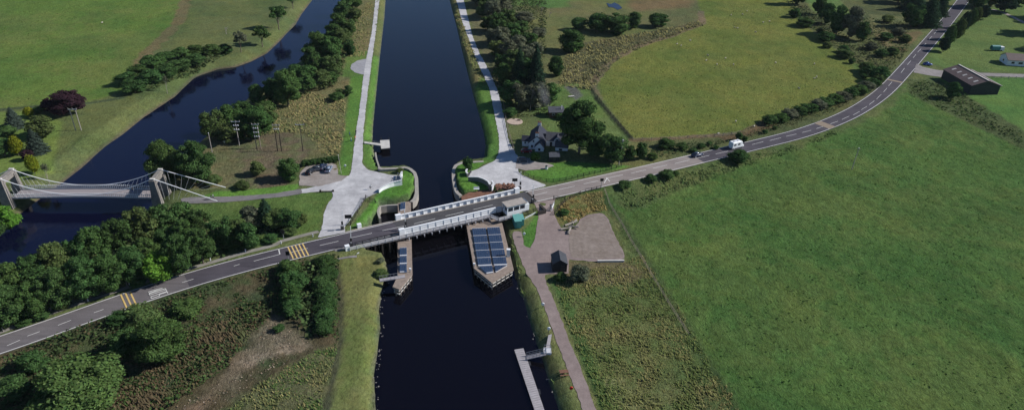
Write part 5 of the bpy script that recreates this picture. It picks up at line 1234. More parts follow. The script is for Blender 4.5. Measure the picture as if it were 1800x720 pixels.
# east towpath belt
cluster([(838, 8, 26, 34), (852, 14, 30, 34), (868, 6, 34, 36), (848, 30, 26, 28), (866, 34, 34, 36), (884, 26, 34, 34), (856, 54, 26, 28), (874, 58, 34, 36), (893, 48, 34, 34), (862, 76, 24, 26), (880, 82, 34, 36), (900, 74, 34, 34), (916, 62, 28, 26), (872, 100, 28, 30), (892, 106, 36, 38), (912, 96, 34, 34), (930, 84, 30, 28), (880, 124, 28, 32), (902, 130, 42, 44), (925, 116, 38, 36), (941, 100, 28, 26), (884, 148, 34, 38), (926, 150, 44, 48)],
        'leafy tree', 'from the top in the belt right of the east towpath', 'belt along the east towpath', 'broad', 'leaf', ['leafp', 'leaf', 'leafd', 'leafo', 'leafp'])
for a in [('spruce', 941, 156, 42, 78, 'tall dark spruce, the larger of two above the cottage', 'leafs'), ('spruce', 912, 152, 40, 70, 'shorter dark spruce left of the tall one', 'leafs'), ('shrub', 976, 134, 28, 36, 'dark round tree right of the tall spruce', 'leafd'), ('broad', 898, 186, 44, 46, 'dark tree over the towpath fence behind the cottage', 'leafd'), ('broad', 918, 192, 46, 50, 'grey-green tree with pale branches behind the cottage', 'leafp'), ('broad', 946, 192, 46, 50, 'grey tree with sparse leaves left of the log cabin', 'leafp'), ('broad', 968, 182, 34, 36, 'green tree behind the log cabin roof', 'leaf'), ('shrub', 895, 205, 26, 18, 'dark bush beside the towpath fence above the cottage', 'leafd'), ('bare', 932, 196, 40, 50, 'bare pale tree in front of the grey trees behind the cottage', 'leafp'),
          ('shrub', 1003, 92, 46, 40, 'single round tree on the marsh below the tree group', 'leaf'), ('shrub', 1019, 54, 30, 24, 'leftmost round tree of the dark marsh group', 'leafd'), ('shrub', 1050, 57, 42, 34, 'second round tree of the dark marsh group', 'leafd'), ('shrub', 1082, 60, 52, 38, 'largest round tree of the dark marsh group', 'leafd'), ('shrub', 1114, 50, 26, 30, 'fourth round tree of the dark marsh group', 'leafd'), ('shrub', 1157, 49, 34, 26, 'separate round tree right of the dark marsh group', 'leafd'),
          ('shrub', 922, 40, 34, 20, 'grey-green low bush on the marsh left of the round trees', 'leafp'), ('bare', 966, 31, 20, 12, 'small wispy tree on the marsh, right of the grey-green bush', 'leafp'), ('bare', 952, 22, 18, 10, 'smallest wispy tree near the top of the marsh', 'leafp'), ('shrub', 948, 66, 30, 18, 'low grey bush where the towpath belt thins out', 'leafp'),
          ('big', 1018, 272, 74, 94, 'big dark leafy tree beside the white cottage', 'leafd'), ('broad', 1073, 287, 54, 54, 'dark tree between the big tree and the roadside pole', 'leafd'), ('broad', 1046, 276, 34, 34, 'low dark tree at the right foot of the big tree', 'leafd'), ('broad', 1106, 281, 24, 26, 'small dark tree right of the roadside pole', 'leafd'), ('broad', 1126, 279, 22, 30, 'second small dark tree right of the roadside pole', 'leafd'), ('shrub', 1146, 281, 20, 14, 'low bush right of the small roadside trees', 'leaf'),
          ('shrub', 941, 281, 17, 14, 'bright green bush in front of the cottage gable', 'leafb'), ('shrub', 822, 299, 19, 25, 'round dark clipped bush on the east quay lawn', 'leafd'), ('shrub', 984, 210, 18, 12, 'bush right of the log cabin', 'leaf')]:
    tree(*a)
# road side shrubs, east
cluster([(1352, 216, 28, 12), (1370, 213, 28, 14), (1388, 207, 30, 16), (1404, 203, 30, 16), (1420, 197, 30, 18), (1436, 192, 30, 18), (1450, 188, 30, 18), (1466, 182, 30, 18), (1480, 177, 30, 16), (1495, 170, 30, 16), (1508, 165, 30, 16), (1522, 158, 30, 14), (1534, 151, 26, 12)],
        'dark hedge shrub', 'from the left in the hedge above the road bend', 'hedge above the road bend', 'shrub', 'leafd', ['leafd', 'leaf', 'leafp'])
for a in [('shrub', 1298, 247, 15, 15, 'round bush behind the motorhome'), ('shrub', 1309, 249, 11, 10, 'smaller bush right behind the motorhome'), ('shrub', 1258, 262, 12, 8, 'small bush left of the motorhome on the verge'), ('shrub', 1247, 256, 12, 9, 'second small bush left of the motorhome'), ('shrub', 1232, 261, 16, 10, 'low bush behind the dark car'), ('shrub', 1218, 268, 14, 9, 'verge bush above the dark car'), ('shrub', 1344, 235, 12, 8, 'tiny verge bush right of the motorhome'), ('shrub', 1362, 228, 10, 7, 'tiny verge bush, further right of the motorhome'),
          ('shrub', 1170, 258, 30, 12, 'wide low bush on the rough verge left of the dark car'), ('shrub', 1196, 262, 24, 11, 'wide low bush nearer the dark car on the rough verge'),
          ('shrub', 1297, 281, 38, 14, 'dark bush on the near road edge below the motorhome'), ('shrub', 1171, 313, 28, 16, 'larger dark bush on the near road edge'), ('shrub', 1143, 318, 22, 11, 'low bush left of the larger one on the near road edge'), ('shrub', 1098, 332, 26, 15, 'low bush just right of the black sign'), ('shrub', 1187, 308, 14, 8, 'tiny bush right of the larger near-edge bush'),
          ('shrub', 1018, 499, 36, 36, 'grey-green bush beside the black shed', 'leafp'), ('shrub', 992, 378, 17, 13, 'round green bush by the yard fence', 'leaf'), ('shrub', 985, 492, 26, 12, 'low bush against the front of the black shed', 'leaf'),
          ('broad', 1672, 174, 28, 30, 'dark tree at the corner of the barn', 'leafd'), ('shrub', 1545, 142, 30, 26, 'dark bush at the inner side of the road bend', 'leafd'), ('shrub', 1526, 134, 28, 20, 'dark bush left of the one at the road bend', 'leafd')]:
    tree(*(a if len(a) > 6 else a + ('leafd',)))
# north-east woods and roadside conifers
cluster([(1492, 66, 36, 54, 'broad', 'leafp'), (1470, 60, 32, 50), (1436, 26, 24, 40), (1512, 72, 26, 34), (1402, 8, 30, 44), (1380, -4, 36, 52), (1450, 42, 26, 36)], 'dark tree', 'as numbered outward from the tallest along the upper field edge', 'trees along the upper field edge', 'broad', 'leafd')
cluster([(1578, 6, 44, 40), (1604, 18, 44, 50, 'spruce', 'leafs'), (1628, 46, 46, 60, 'spruce', 'leafs'), (1650, 28, 30, 46, 'spruce', 'leafs'), (1600, 48, 40, 44), (1660, 6, 30, 40)], 'dark tree', 'from the left in the wood left of the far road', 'wood left of the far road', 'broad', 'leafd', ['leafd'])
cluster([(1656, 92, 22, 26), (1664, 82, 22, 36), (1680, 72, 22, 38), (1690, 58, 20, 36), (1702, 52, 20, 36), (1712, 44, 18, 30), (1727, 34, 20, 24), (1712, 14, 36, 40, 'broad'), (1742, 12, 30, 36, 'broad'), (1765, 22, 38, 38, 'broad'), (1790, 10, 30, 30, 'broad')], 'dark roadside tree', 'from the near end in the row right of the far road', 'row right of the far road', 'column', 'leafd', ['leafs', 'leafd', 'leafo'])
for i in range(12):
    t = i / 11; a = lerp((1395, 28), (1540, 146), t); tree('shrub', a[0] + 9 * math.sin(i * 2.3), a[1] + 3 * math.cos(i * 5), 22 + 10 * math.sin(i * 3.7), 13 + 5 * math.cos(i * 2.9), 'low dark hedge bush, %s from the top along the field edge' % ordn[i], ['leafd', 'leafo'][i % 2], 'hedge bushes along the field edge')
for i, (x, y) in enumerate([(1560, 40), (1578, 62), (1556, 70), (1590, 74), (1530, 88), (1548, 100), (1568, 96), (1520, 60)]): tree('shrub', x, y, 24, 13, 'low scrub bush, %s of those inside the road bend' % ordn[i], ['leafo', 'leafp', 'leafd'][i % 3], 'scrub bushes inside the road bend')
for i, (x, y, w_, h_) in enumerate([(1840, 62, 60, 60), (1860, 90, 50, 50), (1845, 36, 60, 55)]): tree('broad', x, y, w_, h_, 'tree just beyond the right edge, %s from the near side' % ordn[i], 'leafd', 'trees beyond the right edge')
for e in list(PE.values()):
    for c in [c for c in bpy.data.objects if c.parent == e]: bpy.data.objects.remove(c)
    bpy.data.objects.remove(e)

# ground cover (uncountable): tall grass, bracken, rushes
def cover(name, poly, dens, h_, size, cols, mode, label, cat, seed=0, lump=4.0, lean=.35, mt='cover'):
    pts = W(poly); rng = np.random.default_rng(seed); xs, ys_ = zip(*pts)
    n = int((max(xs) - min(xs)) * (max(ys_) - min(ys_)) * dens); x = rng.uniform(min(xs), max(xs), n); y = rng.uniform(min(ys_), max(ys_), n)
    k = psdf(x, y, pts) < (fnoise(x, y, 5, seed) - .5) * 3; x, y = x[k], y[k]
    lm = fnoise(x, y, lump, seed + 2); k = (lm > (.30 if mode == 'leaf' else .0)) & (pdist(x, y, RC2)[0] > ROADW + 1.2); x, y, lm = x[k], y[k], lm[k]; zz, sc_, sr_ = cutz(x, y, Hgt(x, y)); k = (sc_ > .8) & (sr_ > .8); x, y, lm, zz = x[k], y[k], lm[k], zz[k]; n = len(x)
    hh = h_ * (sstep(.3, .75, lm) if mode == 'leaf' else .35 + .65 * sstep(.3, .7, lm)) * rng.uniform(.5, 1.1, n) + .05
    cn = fnoise(x, y, 9, seed + 5); C0, C1, C2 = [np.array(c) for c in cols]
    a = sstep(.38, .62, cn)[:, None]; t = C0 * (1 - a) + C1 * a; b = (rng.random(n) < .25)[:, None]; t = np.where(b, C2, t) * rng.uniform(.7, 1.3, (n, 1)) * (1.65 if mode == 'blade' else 1.35)
    if mode == 'leaf':
        Cc = np.stack([x, y, zz + hh * rng.uniform(.45, 1, n)], 1); Nn = np.stack([rng.normal(size=n) * .7, rng.normal(size=n) * .7, np.ones(n)], 1); V, Fq = cards(Cc, Nn, size, rng)
    else:
        an = rng.normal(size=n) * .6 + 1.03; dx, dy = np.cos(an) * size * .5, np.sin(an) * size * .5; lx_ = rng.normal(size=n) * lean * hh - .75 * hh; ly_ = rng.normal(size=n) * lean * hh + .45 * hh; V = np.zeros((n, 4, 3))
        for j, (s_, top, wf) in enumerate(((-1, 0, 1), (1, 0, 1), (1, 1, .45), (-1, 1, .45))):
            V[:, j, 0] = x + dx * s_ * wf + lx_ * top; V[:, j, 1] = y + dy * s_ * wf + ly_ * top; V[:, j, 2] = zz - .1 + (hh + .1) * top
        V = V.reshape(-1, 3); Fq = np.arange(n * 4).reshape(n, 4)
    o = npmesh(name, V, Fq, MT[mt], np.repeat(t, 4, 0)); return tag(o, label, cat, kind='stuff')
MT['cover'] = tintmat('ground_cover', .25)
GR, DG, TN, BR_ = (.060, .092, .028), (.040, .066, .024), (.150, .130, .058), (.105, .066, .040)
cover('tall_grass', [(978, 500), (1012, 478), (1100, 462), (1130, 450), (1205, 560), (1320, 760), (1400, 900), (1110, 900), (1062, 720), (1010, 590)], 8, .5, .26, ((.074, .106, .034), (.150, .140, .058), (.105, .120, .042)), 'blade', 'tall green and straw grass in the rough plot right of the lower path', 'tall grass', 1, 3)
cover('bracken_scrub', [(-140, 740), (0, 626), (231, 540), (461, 474), (590, 450), (598, 500), (594, 598), (500, 560), (478, 545), (450, 590), (400, 640), (330, 698), (250, 760), (100, 860)], 6, 1.5, .62, ((.048, .070, .026), GR, (.080, .060, .034)), 'leaf', 'dense bracken and bramble scrub below the road', 'scrub', 2, 5)
cover('bracken', [(180, 690), (300, 600), (400, 545), (470, 530), (450, 580), (400, 630), (330, 690), (240, 760)], 6, .8, .4, ((.066, .052, .030), (.055, .062, .028), (.085, .062, .036)), 'blade', 'reddish-brown bracken beside the debris track', 'bracken', 3, 4)
cover('rough_grass', [(390, 760), (400, 720), (470, 668), (540, 625), (592, 602), (572, 720), (560, 800)], 6, .4, .3, (GR, (.095, .098, .04), TN), 'blade', 'rough grass tussocks left of the mown bank', 'rough grass', 4, 3)
cover('debris', [(270, 760), (335, 700), (400, 645), (452, 595), (480, 550), (540, 600), (560, 618), (480, 650), (400, 700), (360, 760)], 3, .2, .3, ((.21, .155, .115), (.14, .10, .07), (.27, .215, .17)), 'leaf', 'scattered cut branches and chippings along the brown track', 'debris', 5, 2)
cover('rough_grass', [(455, 240), (480, 180), (540, 165), (590, 170), (612, 180), (605, 230), (594, 290), (560, 262), (540, 240), (500, 232)], 2.2, .7, .6, (TN, (.12, .115, .05), (.075, .095, .035)), 'blade', 'straw-coloured rough grass between the tree belt and the towpath', 'rough grass', 6, 4)
cover('rough_grass', [(590, 80), (640, 10), (655, 0), (650, 60), (640, 100), (606, 100)], 1.6, .6, .7, (TN, (.12, .115, .05), (.075, .095, .035)), 'blade', 'straw-coloured grass strip left of the upper towpath', 'rough grass', 7, 4)
cover('rushes', [(985, 150), (1000, 85), (1100, 64), (1200, 46), (1230, 36), (1236, 46), (1150, 74), (1095, 98), (1052, 140), (1045, 160)], 1.5, .9, .75, ((.085, .078, .04), TN, (.045, .05, .028)), 'blade', 'brown and dark rushes along the curved marsh edge', 'rushes', 8, 2.4)
cover('bank_grass', [(892, 412), (905, 436), (915, 475), (932, 540), (950, 605), (972, 670), (995, 740), (984, 728), (962, 672), (936, 580), (914, 515), (900, 455)], 7, .8, .42, (GR, (.10, .11, .045), DG), 'blade', 'ragged grass fringe on the east canal bank below the bridge', 'bank grass', 9, 2.5)
cover('bank_grass', [(676, 500), (672, 545), (674, 580), (668, 620), (662, 660), (662, 740), (655, 740), (652, 690), (660, 600), (664, 545), (668, 510)], 6, .5, .36, (GR, (.10, .11, .045), DG), 'blade', 'ragged grass fringe on the west canal bank below the bridge', 'bank grass', 10, 2.5)
cover('undergrowth', [(-60, 640), (0, 585), (150, 527), (310, 478), (430, 440), (500, 418), (480, 400), (300, 400), (150, 470), (0, 540), (-60, 570)], 2.2, 1.2, .7, (DG, GR, (.07, .085, .03)), 'leaf', 'brambly undergrowth on the floor of the long wood', 'undergrowth', 11, 4)
cover('verge_scrub', [(1120, 262), (1200, 250), (1290, 244), (1345, 222), (1470, 178), (1540, 150), (1540, 160), (1470, 196), (1350, 234), (1261, 255), (1150, 280)], 2.0, .9, .6, (DG, (.08, .085, .04), (.06, .085, .035)), 'leaf', 'scrubby verge between the sheep field and the road', 'verge scrub', 12, 4)
cover('verge_grass', [(1085, 340), (1140, 320), (1314, 276), (1403, 254), (1480, 228), (1470, 240), (1320, 292), (1180, 340), (1100, 372)], 2.5, .6, .5, (GR, (.075, .10, .035), DG), 'blade', 'rough grass slope on the field side of the road', 'verge grass', 13, 3)
cover('reeds', [(978, 372), (1000, 348), (1058, 338), (1068, 372), (1040, 374), (1004, 396)], 5, .7, .4, ((.17, .125, .05), (.10, .10, .04), (.20, .15, .07)), 'blade', 'ochre dry grass bank above the stony yard', 'dry grass', 14, 3)
cover('verge_scrub', [(1380, 0), (1420, 16), (1470, 50), (1540, 110), (1560, 140), (1545, 146), (1505, 112), (1440, 64), (1396, 26)], 1.0, 1.6, .9, (DG, (.05, .055, .03), (.05, .07, .03)), 'leaf', 'dark scrub along the upper edge of the sheep field', 'scrub', 15, 5)
cover('verge_scrub', [(1500, 30), (1600, 40), (1596, 90), (1560, 140), (1510, 90)], .8, 1.2, .9, (DG, (.07, .07, .035), (.08, .09, .035)), 'leaf', 'mixed scrub inside the far road bend', 'scrub', 16, 5)
cover('verge_scrub', [(1596, 140), (1650, 145), (1700, 172), (1800, 238), (1800, 256), (1700, 212), (1640, 186), (1600, 165)], 1.2, 1.1, .8, (DG, GR, (.06, .07, .03)), 'leaf', 'scrubby ditch line below the barn', 'scrub', 17, 4)
cover('stream_scrub', [(868, 140), (880, 60), (840, 0), (860, -40), (960, 0), (960, 80), (950, 140), (980, 200), (900, 210)], 1.2, 1.6, .9, (DG, (.06, .075, .03), (.07, .08, .04)), 'leaf', 'undergrowth beneath the east towpath trees', 'undergrowth', 18, 5)
cover('towpath_grass', [(804, 20), (812, 38), (826, 74), (842, 116), (856, 150), (846, 150), (830, 120), (812, 70), (800, 20)], 1.8, .6, .6, (TN, (.12, .12, .05), GR), 'blade', 'straw grass fringe between the east towpath and the canal', 'bank grass', 19, 3)
for nm_, pl, hh_, sd_, lb_ in (('wood_understorey', [(-60, 590), (20, 560), (110, 520), (200, 480), (290, 452), (372, 430), (372, 400), (300, 400), (230, 440), (130, 478), (40, 520), (-60, 560)], 5.5, 31, 'leafy understorey filling the long wood between its trees'),
        ('wood_understorey', [(520, 170), (560, 120), (600, 60), (625, 10), (612, 80), (596, 150), (540, 168), (480, 196), (440, 215), (430, 200)], 4.0, 32, 'leafy understorey between the trees of the near river bank'),
        ('wood_understorey', [(372, 246), (400, 225), (470, 220), (480, 238), (440, 252), (380, 250)], 4.0, 33, 'leafy understorey of the clump behind the poles'),
        ('wood_understorey', [(868, 130), (880, 60), (845, 0), (850, -40), (900, -20), (912, 40), (940, 90), (950, 140), (900, 170)], 4.5, 34, 'leafy understorey of the belt along the east towpath'),
        ('wood_understorey', [(215, 160), (240, 130), (300, 108), (390, 92), (400, 96), (330, 128), (270, 158)], 1.8, 35, 'low leafy growth joining the riverside thicket'),
        ('hedge_understorey', [(492, 478), (540, 462), (592, 455), (596, 520), (590, 585), (548, 596), (520, 560), (496, 530)], 2.6, 37, 'dark leafy growth between the hedge rows beside the mown bank'),
        ('wood_understorey', [(384, 432), (420, 410), (520, 392), (530, 404), (450, 412), (400, 440)], 3.0, 36, 'leafy growth joining the small wood beside the plaza')):
    cover(nm_, pl, 2.6, hh_, .95, ((.046, .072, .028), (.060, .088, .032), (.075, .088, .036)), 'leaf', lb_, 'undergrowth', sd_, 6)
for nm_, pl, cc, sd_, lb_ in (('pasture_tufts', [(1110, 372), (1150, 345), (1320, 300), (1480, 240), (1560, 195), (1600, 178), (1720, 222), (1800, 248), (1900, 290), (2300, 800), (1500, 900), (1330, 740), (1215, 570), (1130, 435)], ((.050, .088, .020), (.062, .090, .024), (.040, .072, .020)), 41, 'grass tufts across the big green field'),
        ('pasture_tufts', [(1112, 244), (1062, 172), (1052, 142), (1072, 108), (1110, 82), (1170, 67), (1236, 42), (1232, 0), (1380, 0), (1400, 30), (1450, 75), (1510, 115), (1540, 142), (1480, 166), (1400, 198), (1300, 232)], ((.088, .105, .028), (.098, .108, .032), (.07, .088, .028)), 42, 'grass tufts across the sheep field'),
        ('pasture_tufts', [(-100, -60), (320, -40), (316, 35), (260, 85), (230, 135), (160, 176), (0, 190), (-100, 195)], ((.070, .112, .026), (.084, .112, .030), (.055, .09, .026)), 43, 'grass tufts across the bright north-west field')):
    cover(nm_, pl, .3, .10, .45, [tuple(v * 1.12 for v in c_) for c_ in cc], 'leaf', lb_, 'grass', sd_, 14)
# stones along the water's edge
def stones(pts, n, label, seed):
    r = random.Random(seed); q = [P(a, b, CZ + .25) for a, b in pts]; q = resample(q, .5); mb = MB()
    for i in range(n):
        p = q[r.randrange(len(q))] + Vector((r.uniform(-.7, .7), r.uniform(-.7, .7), r.uniform(-.38, -.1))); s_ = r.uniform(.08, .2); mb.ell(p, (s_ * 1.3, s_, s_ * .7), 6, 4, rz=r.uniform(0, 3))
    tag(mb.build('bank_stones', MT['stone']), label, 'stones', kind='stuff')
stones([(685, 470), (687, 484), (678, 500), (673, 520), (669, 545), (671, 578), (666, 617), (660, 659), (661, 720)], 60, 'loose pale stones along the west waterline below the bridge', 1)
stones([(900, 460), (912, 507), (922, 530), (931, 561), (945, 604), (957, 638), (966, 671), (983, 719)], 30, 'loose stones along the east waterline below the bridge', 2)
stones([(658, 100), (654, 180), (650, 222), (650, 250)], 200, 'stone edging of the canal along the west towpath', 3)

# ------------------------------------------------------------------ vehicles
def loft(secs, mb, mi=0):
    """secs: list of (x, [(y,z)...]) cross sections of equal length, closed"""
    n = len(secs[0][1]); V = [(x, y, z) for x, p in secs for y, z in p]; fs = []
    for i in range(len(secs) - 1):
        for k in range(n): fs.append((i * n + k, i * n + (k + 1) % n, (i + 1) * n + (k + 1) % n, (i + 1) * n + k))
    fs.append(tuple(reversed(range(n)))); fs.append(tuple(range(len(V) - n, len(V)))); return mb.add(V, fs, mi)
def sec(wd, z0, z1, r=.12): h_ = wd / 2; return [(-h_ + r, z0), (h_ - r, z0), (h_, z0 + r), (h_, z1 - r), (h_ - r, z1), (-h_ + r, z1), (-h_, z1 - r), (-h_, z0 + r)]
def wheels(e, xs, half, r=.33):
    for x in xs:
        for y in (-half, half):
            wv = MB().tube([(x, y - .11, r), (x, y + .11, r)], r, 14).build('wheel', MT['tyre'], e, local=True)
            MB().tube([(x, y - .13, r), (x, y + .13, r)], r * .55, 10).build('rim', MT['steelp'], wv, local=True)
def car(px, py, hd, paint_, label, group=None, L=4.3, hatch=True, z=None):
    p = proj_zr(px, py) if z == 'road' else G(px, py, .08); e = empty('car', p, hd, label, 'car', group); h = L / 2
    mb = MB(); loft([(-h, sec(1.45, .4, .8)), (-h + .12, sec(1.66, .28, .95)), (-h * .55, sec(1.78, .22, 1.0)), (h * .25, sec(1.78, .22, .98)), (h * .62, sec(1.74, .22, .86)), (h - .15, sec(1.6, .26, .72)), (h, sec(1.3, .38, .6))], mb)
    body = mb.build('body', paint_, e, True, True)
    mb = MB(); back = -h + .25 if hatch else -h + .8
    loft([(back, sec(1.45, .85, .98, .05)), (back + .45, sec(1.42, .85, 1.38, .1)), (-.1, sec(1.40, .85, 1.45, .1)), (h * .22, sec(1.38, .85, 1.36, .1)), (h * .55, sec(1.40, .8, .92, .04))], mb); mb.build('window', MT['glass'], e, True, True)
    mb = MB(); mb.box(((back + .55 + h * .2) / 2, 0, 1.45), (h * .2 - back - .55, 1.2, .05)); mb.build('roof', paint_, e, True, True)
    for y in (-.6, .6): MB().box((h - .06, y, .62), (.12, .32, .14)).build('headlight', MT['white'], e, True, True); MB().box((-h + .08, y, .78), (.12, .26, .2)).build('tail_light', MT['red'], e, True, True)
    wheels(e, (-h * .6, h * .62), .78); MB().box((h + .01, 0, .42), (.04, .5, .11)).build('number_plate', MT['white'], e, local=True)
    return e
def paintm(n, c): return mat(n, c, .25, .05, 1, metal=.2, spec=.6)
navy, blk, slv, redc, bluc, grey_ = paintm('navy_car_paint', (.02, .03, .07)), paintm('black_car_paint', (.015, .017, .022)), paintm('silver_blue_paint', (.20, .24, .32)), paintm('red_car_paint', (.25, .02, .02)), paintm('blue_car_paint', (.03, .08, .3)), paintm('grey_car_paint', (.06, .07, .09))
MB_build = MB.build
car(547, 304, 1.2, blk, 'black car leftmost in the row on the car park', 'cars on the car park')
car(560, 299.5, .35, grey_, 'dark grey car second from the left on the car park, parked slanting', 'cars on the car park', 4.5)
car(567, 296, 1.35, navy, 'navy car half hidden behind its neighbours on the car park', 'cars on the car park')
car(578, 300, 1.55, slv, 'silver-blue car at the right end of the row on the car park', 'cars on the car park', 4.6)
car(920, 283.5, .12, grey_, 'dark estate car on the drive left of the cottage gable')
car(925, 268, .1, redc, 'dark red car in the shade against the cottage porch', L=3.8)
i = closest(proj_zr(1225, 273)); t = RC[i + 1] - RC[i - 1]; rang = math.atan2(t.y, t.x); car(1225, 274.5, rang, navy, 'dark blue car on the road following the motorhome', L=4.5, z='road')
car(1630, 115, .05, bluc, 'blue car at the mouth of the side lane', L=4.2)
i = closest(proj_zr(1293, 258)); t = RC[i + 1] - RC[i - 1]; rang = math.atan2(t.y, t.x)
mh = empty('motorhome', proj_zr(1293.5, 259.5), rang, 'white motorhome driving away along the road ahead of the dark car', 'motorhome')
mb = MB(); loft([(-3.1, sec(2.2, .45, 2.85, .15)), (-2.9, sec(2.3, .4, 3.0, .18)), (1.2, sec(2.3, .4, 3.05, .18)), (1.9, sec(2.25, .4, 2.75, .2)), (2.2, sec(2.1, .4, 2.2, .2))], mb); bd = mb.build('body', MT['white'], mh, False, True)
mb = MB(); loft([(2.0, sec(2.0, .35, 1.95, .2)), (2.5, sec(1.98, .32, 1.5, .15)), (3.1, sec(1.9, .32, 1.15, .15)), (3.3, sec(1.7, .4, .9, .12))], mb); mb.build('cab', MT['white'], mh, False, True)
mb = MB(); mb.add([(2.24, -.9, 2.0), (2.24, .9, 2.0), (2.62, .85, 1.48), (2.62, -.85, 1.48)], [(0, 1, 2, 3)]); mb.box((2.2, 0, 1.75), (.5, 2.06, .45)); mb.build('windscreen', MT['glass'], mh, local=True)
for x, y in ((-1.9, -1.16), (.2, -1.16), (-1.5, 1.16), (.6, 1.16)): MB().box((x, y, 1.95), (1.15, .06, .65)).build('window', MT['glass'], mh, local=True)
for x in (-1.6, .4): MB().box((x, 0, 3.12), (.8, .7, .16)).build('roof_vent', MT['steelp'], mh, local=True)
for y in (-.8, .8): MB().box((-3.12, y, .8), (.06, .2, .4)).build('tail_light', MT['red'], mh, local=True); MB().box((3.28, y * .85, .78), (.1, .3, .18)).build('headlight', MT['steelp'], mh, local=True)
wheels(mh, (-1.9, 2.3), .98, .35); mh.scale = (.9, .9, .9)

# ------------------------------------------------------------------ poles, signs, barriers, lamps
def pole_h(name, p, hh, parent, lean=0, r=.14, m='timber'):
    return MB().tube([(0, 0, -.3), (lean, 0, hh)], r, 7, r2=r * .75).build('pole', MT[m], parent, local=True)
MT['polew'] = mat('weathered_pole', (.34, .31, .29), .9, .15, 1)
def hpole(px, py, hh, label, two=True, gear=1, m='polew', gap=1.9):
    e = empty('electricity_pole', G(px, py), .1, label, 'pole'); xs = (-gap / 2, gap / 2) if two else (0,)
    for x in xs: MB().tube([(x, 0, -.3), (x, 0, hh)], .15, 7, r2=.11).build('pole', MT[m], e, local=True)
    MB().beam((-gap / 2 - .5, 0, hh - .15), (gap / 2 + .5, 0, hh - .15), .16, .18).build('crossarm', MT['steelp'], e, local=True)
    for x in (-gap / 2 - .4, 0, gap / 2 + .4): MB().tube([(x, 0, hh - .05), (x, 0, hh + .35)], .09, 6).build('insulator', MT['conc'], e, local=True)
    for k in range(gear):
        z = hh - 1.6 - k * 1.5; MB().beam((-.9, .1, z), (.9, -.1, z), .16, .16).build('crossarm', MT['steelp'], e, local=True)
        for x in (-.7, 0, .7): MB().box((x, -.25, z + .25), (.22, .4, .35)).build('switchgear', MT['steelp'], e, local=True)
    return e
hpole(138, 229, 8, 'pale H-shaped electricity pole below the copper beech', True, 0)
hpole(421, 256, 9.0, 'pole with two pale crossarms, leftmost on the bare ground', False, 2)
hpole(455, 261, 9.0, 'pole crowded with switchgear, second from the left on the bare ground', True, 3, 'timber', 1.4)
hpole(491.5, 265, 9.5, 'H-shaped pole with a switch box, third on the bare ground', True, 1, 'timbd', 1.3)
hpole(532.5, 264, 9.5, 'dark single pole at the right of the bare ground', False, 0, 'timbd')
def spole(px, py, hh, label, lean=0, m='polew', arm=False, r=.13):
    e = empty('pole', G(px, py), 0, label, 'pole'); MB().tube([(0, 0, -.3), (lean, 0, hh)], r, 7, r2=r * .8).build('mast', MT[m], e, local=True)
    MB().tube([(lean, 0, hh), (lean, 0, hh + .15)], r * 1.3, 7).build('cap', MT['steelp'], e, local=True)
    if arm: MB().beam((lean - .8, 0, hh - .3), (lean + .8, 0, hh - .3), .12, .12).build('crossarm', MT['timber'], e, local=True)
    return e
spole(373, 268, 7, 'plain pale pole left of the bare ground, by the round trees')
spole(600, 305, 6.5, 'thin leaning pale pole behind the car park', -.4, r=.09)
spole(1087.5, 290, 9, 'tall pale wooden pole beside the road right of the cottage', .5, arm=True, r=.18)
spole(1497, 298, 8, 'slim pole with a short crossarm standing in the big green field', .3, arm=True)
def flat_sign(px, py, hh, wd, ht, label, road=False, m='black', diamond=False, z=None):
    p = G(px, py); e = empty('road_sign', p, .12, label, 'sign'); MB().tube([(0, 0, -.3), (0, 0, hh)], .08, 6).build('post', MT['steel'], e, local=True)
    mb = MB(); mb.box((0, -.1, hh - ht / 2 + .1), (wd, .12, ht)); mb.build('panel', MT[m], e, local=True); mb = MB()
    for sx in (-1, 1): mb.box((sx * (wd / 2 + .03), -.1, hh - ht / 2 + .1), (.06, .16, ht + .1))
    mb.build('frame', MT['dark'], e, local=True); return e
flat_sign(613.5, 395, 3.2, 1.7, 1.1, 'black rectangular message sign by the lower end of the west plaza')
flat_sign(904.5, 330, 3.2, 1.5, 1.0, 'black rectangular message sign beside the rubble at the east end of the bridge')
flat_sign(1056.5, 330, 3.2, .9, .9, 'small black sign tilted on a post at the near road edge')
flat_sign(499, 421, 3.0, .8, 1.2, 'dark traffic signal head on a post beside the footway')
flat_sign(507.5, 458, 2.8, .8, 1.1, 'dark signal head on the near side of the road between markings')
def barrier(px, py, label, lean, face):
    e = empty('barrier', G(px, py) if False else P(px, py, bz), bang, label, 'barrier')
    MB().box((0, 0, .55), (.8, .6, 1.1)).build('housing', MT['dark'], e, local=True)
    m_ = MB(); n = 9
    for k in range(n):
        a = Vector((lean * k / n, 0, 1.0 + 5.2 * k / n)); b = Vector((lean * (k + 1) / n, 0, 1.0 + 5.2 * (k + 1) / n)); m_.beam(a, b, .12, .16, k % 2)
    m_.build('boom', [MT['white'], MT['whitew']], e, local=True); MB().box((0, -.35, 2.3), (.45, .3, 1.0)).build('signal_lamp', MT['black'], e, local=True)
barrier(617.5, 433, 'raised white barrier boom at the west end of the approach, near side', .3, 1)
barrier(602, 403.5, 'low barrier unit at the foot of the plaza, far side of the road', .5, 1)
barrier(713, 404, 'raised barrier post where the south parapet begins', 0, 1)
barrier(936, 356, 'raised white barrier boom beside the control cabin', 0, 1)
barrier(913.5, 333, 'raised barrier boom between the message sign and the east plaza', .2, 1)
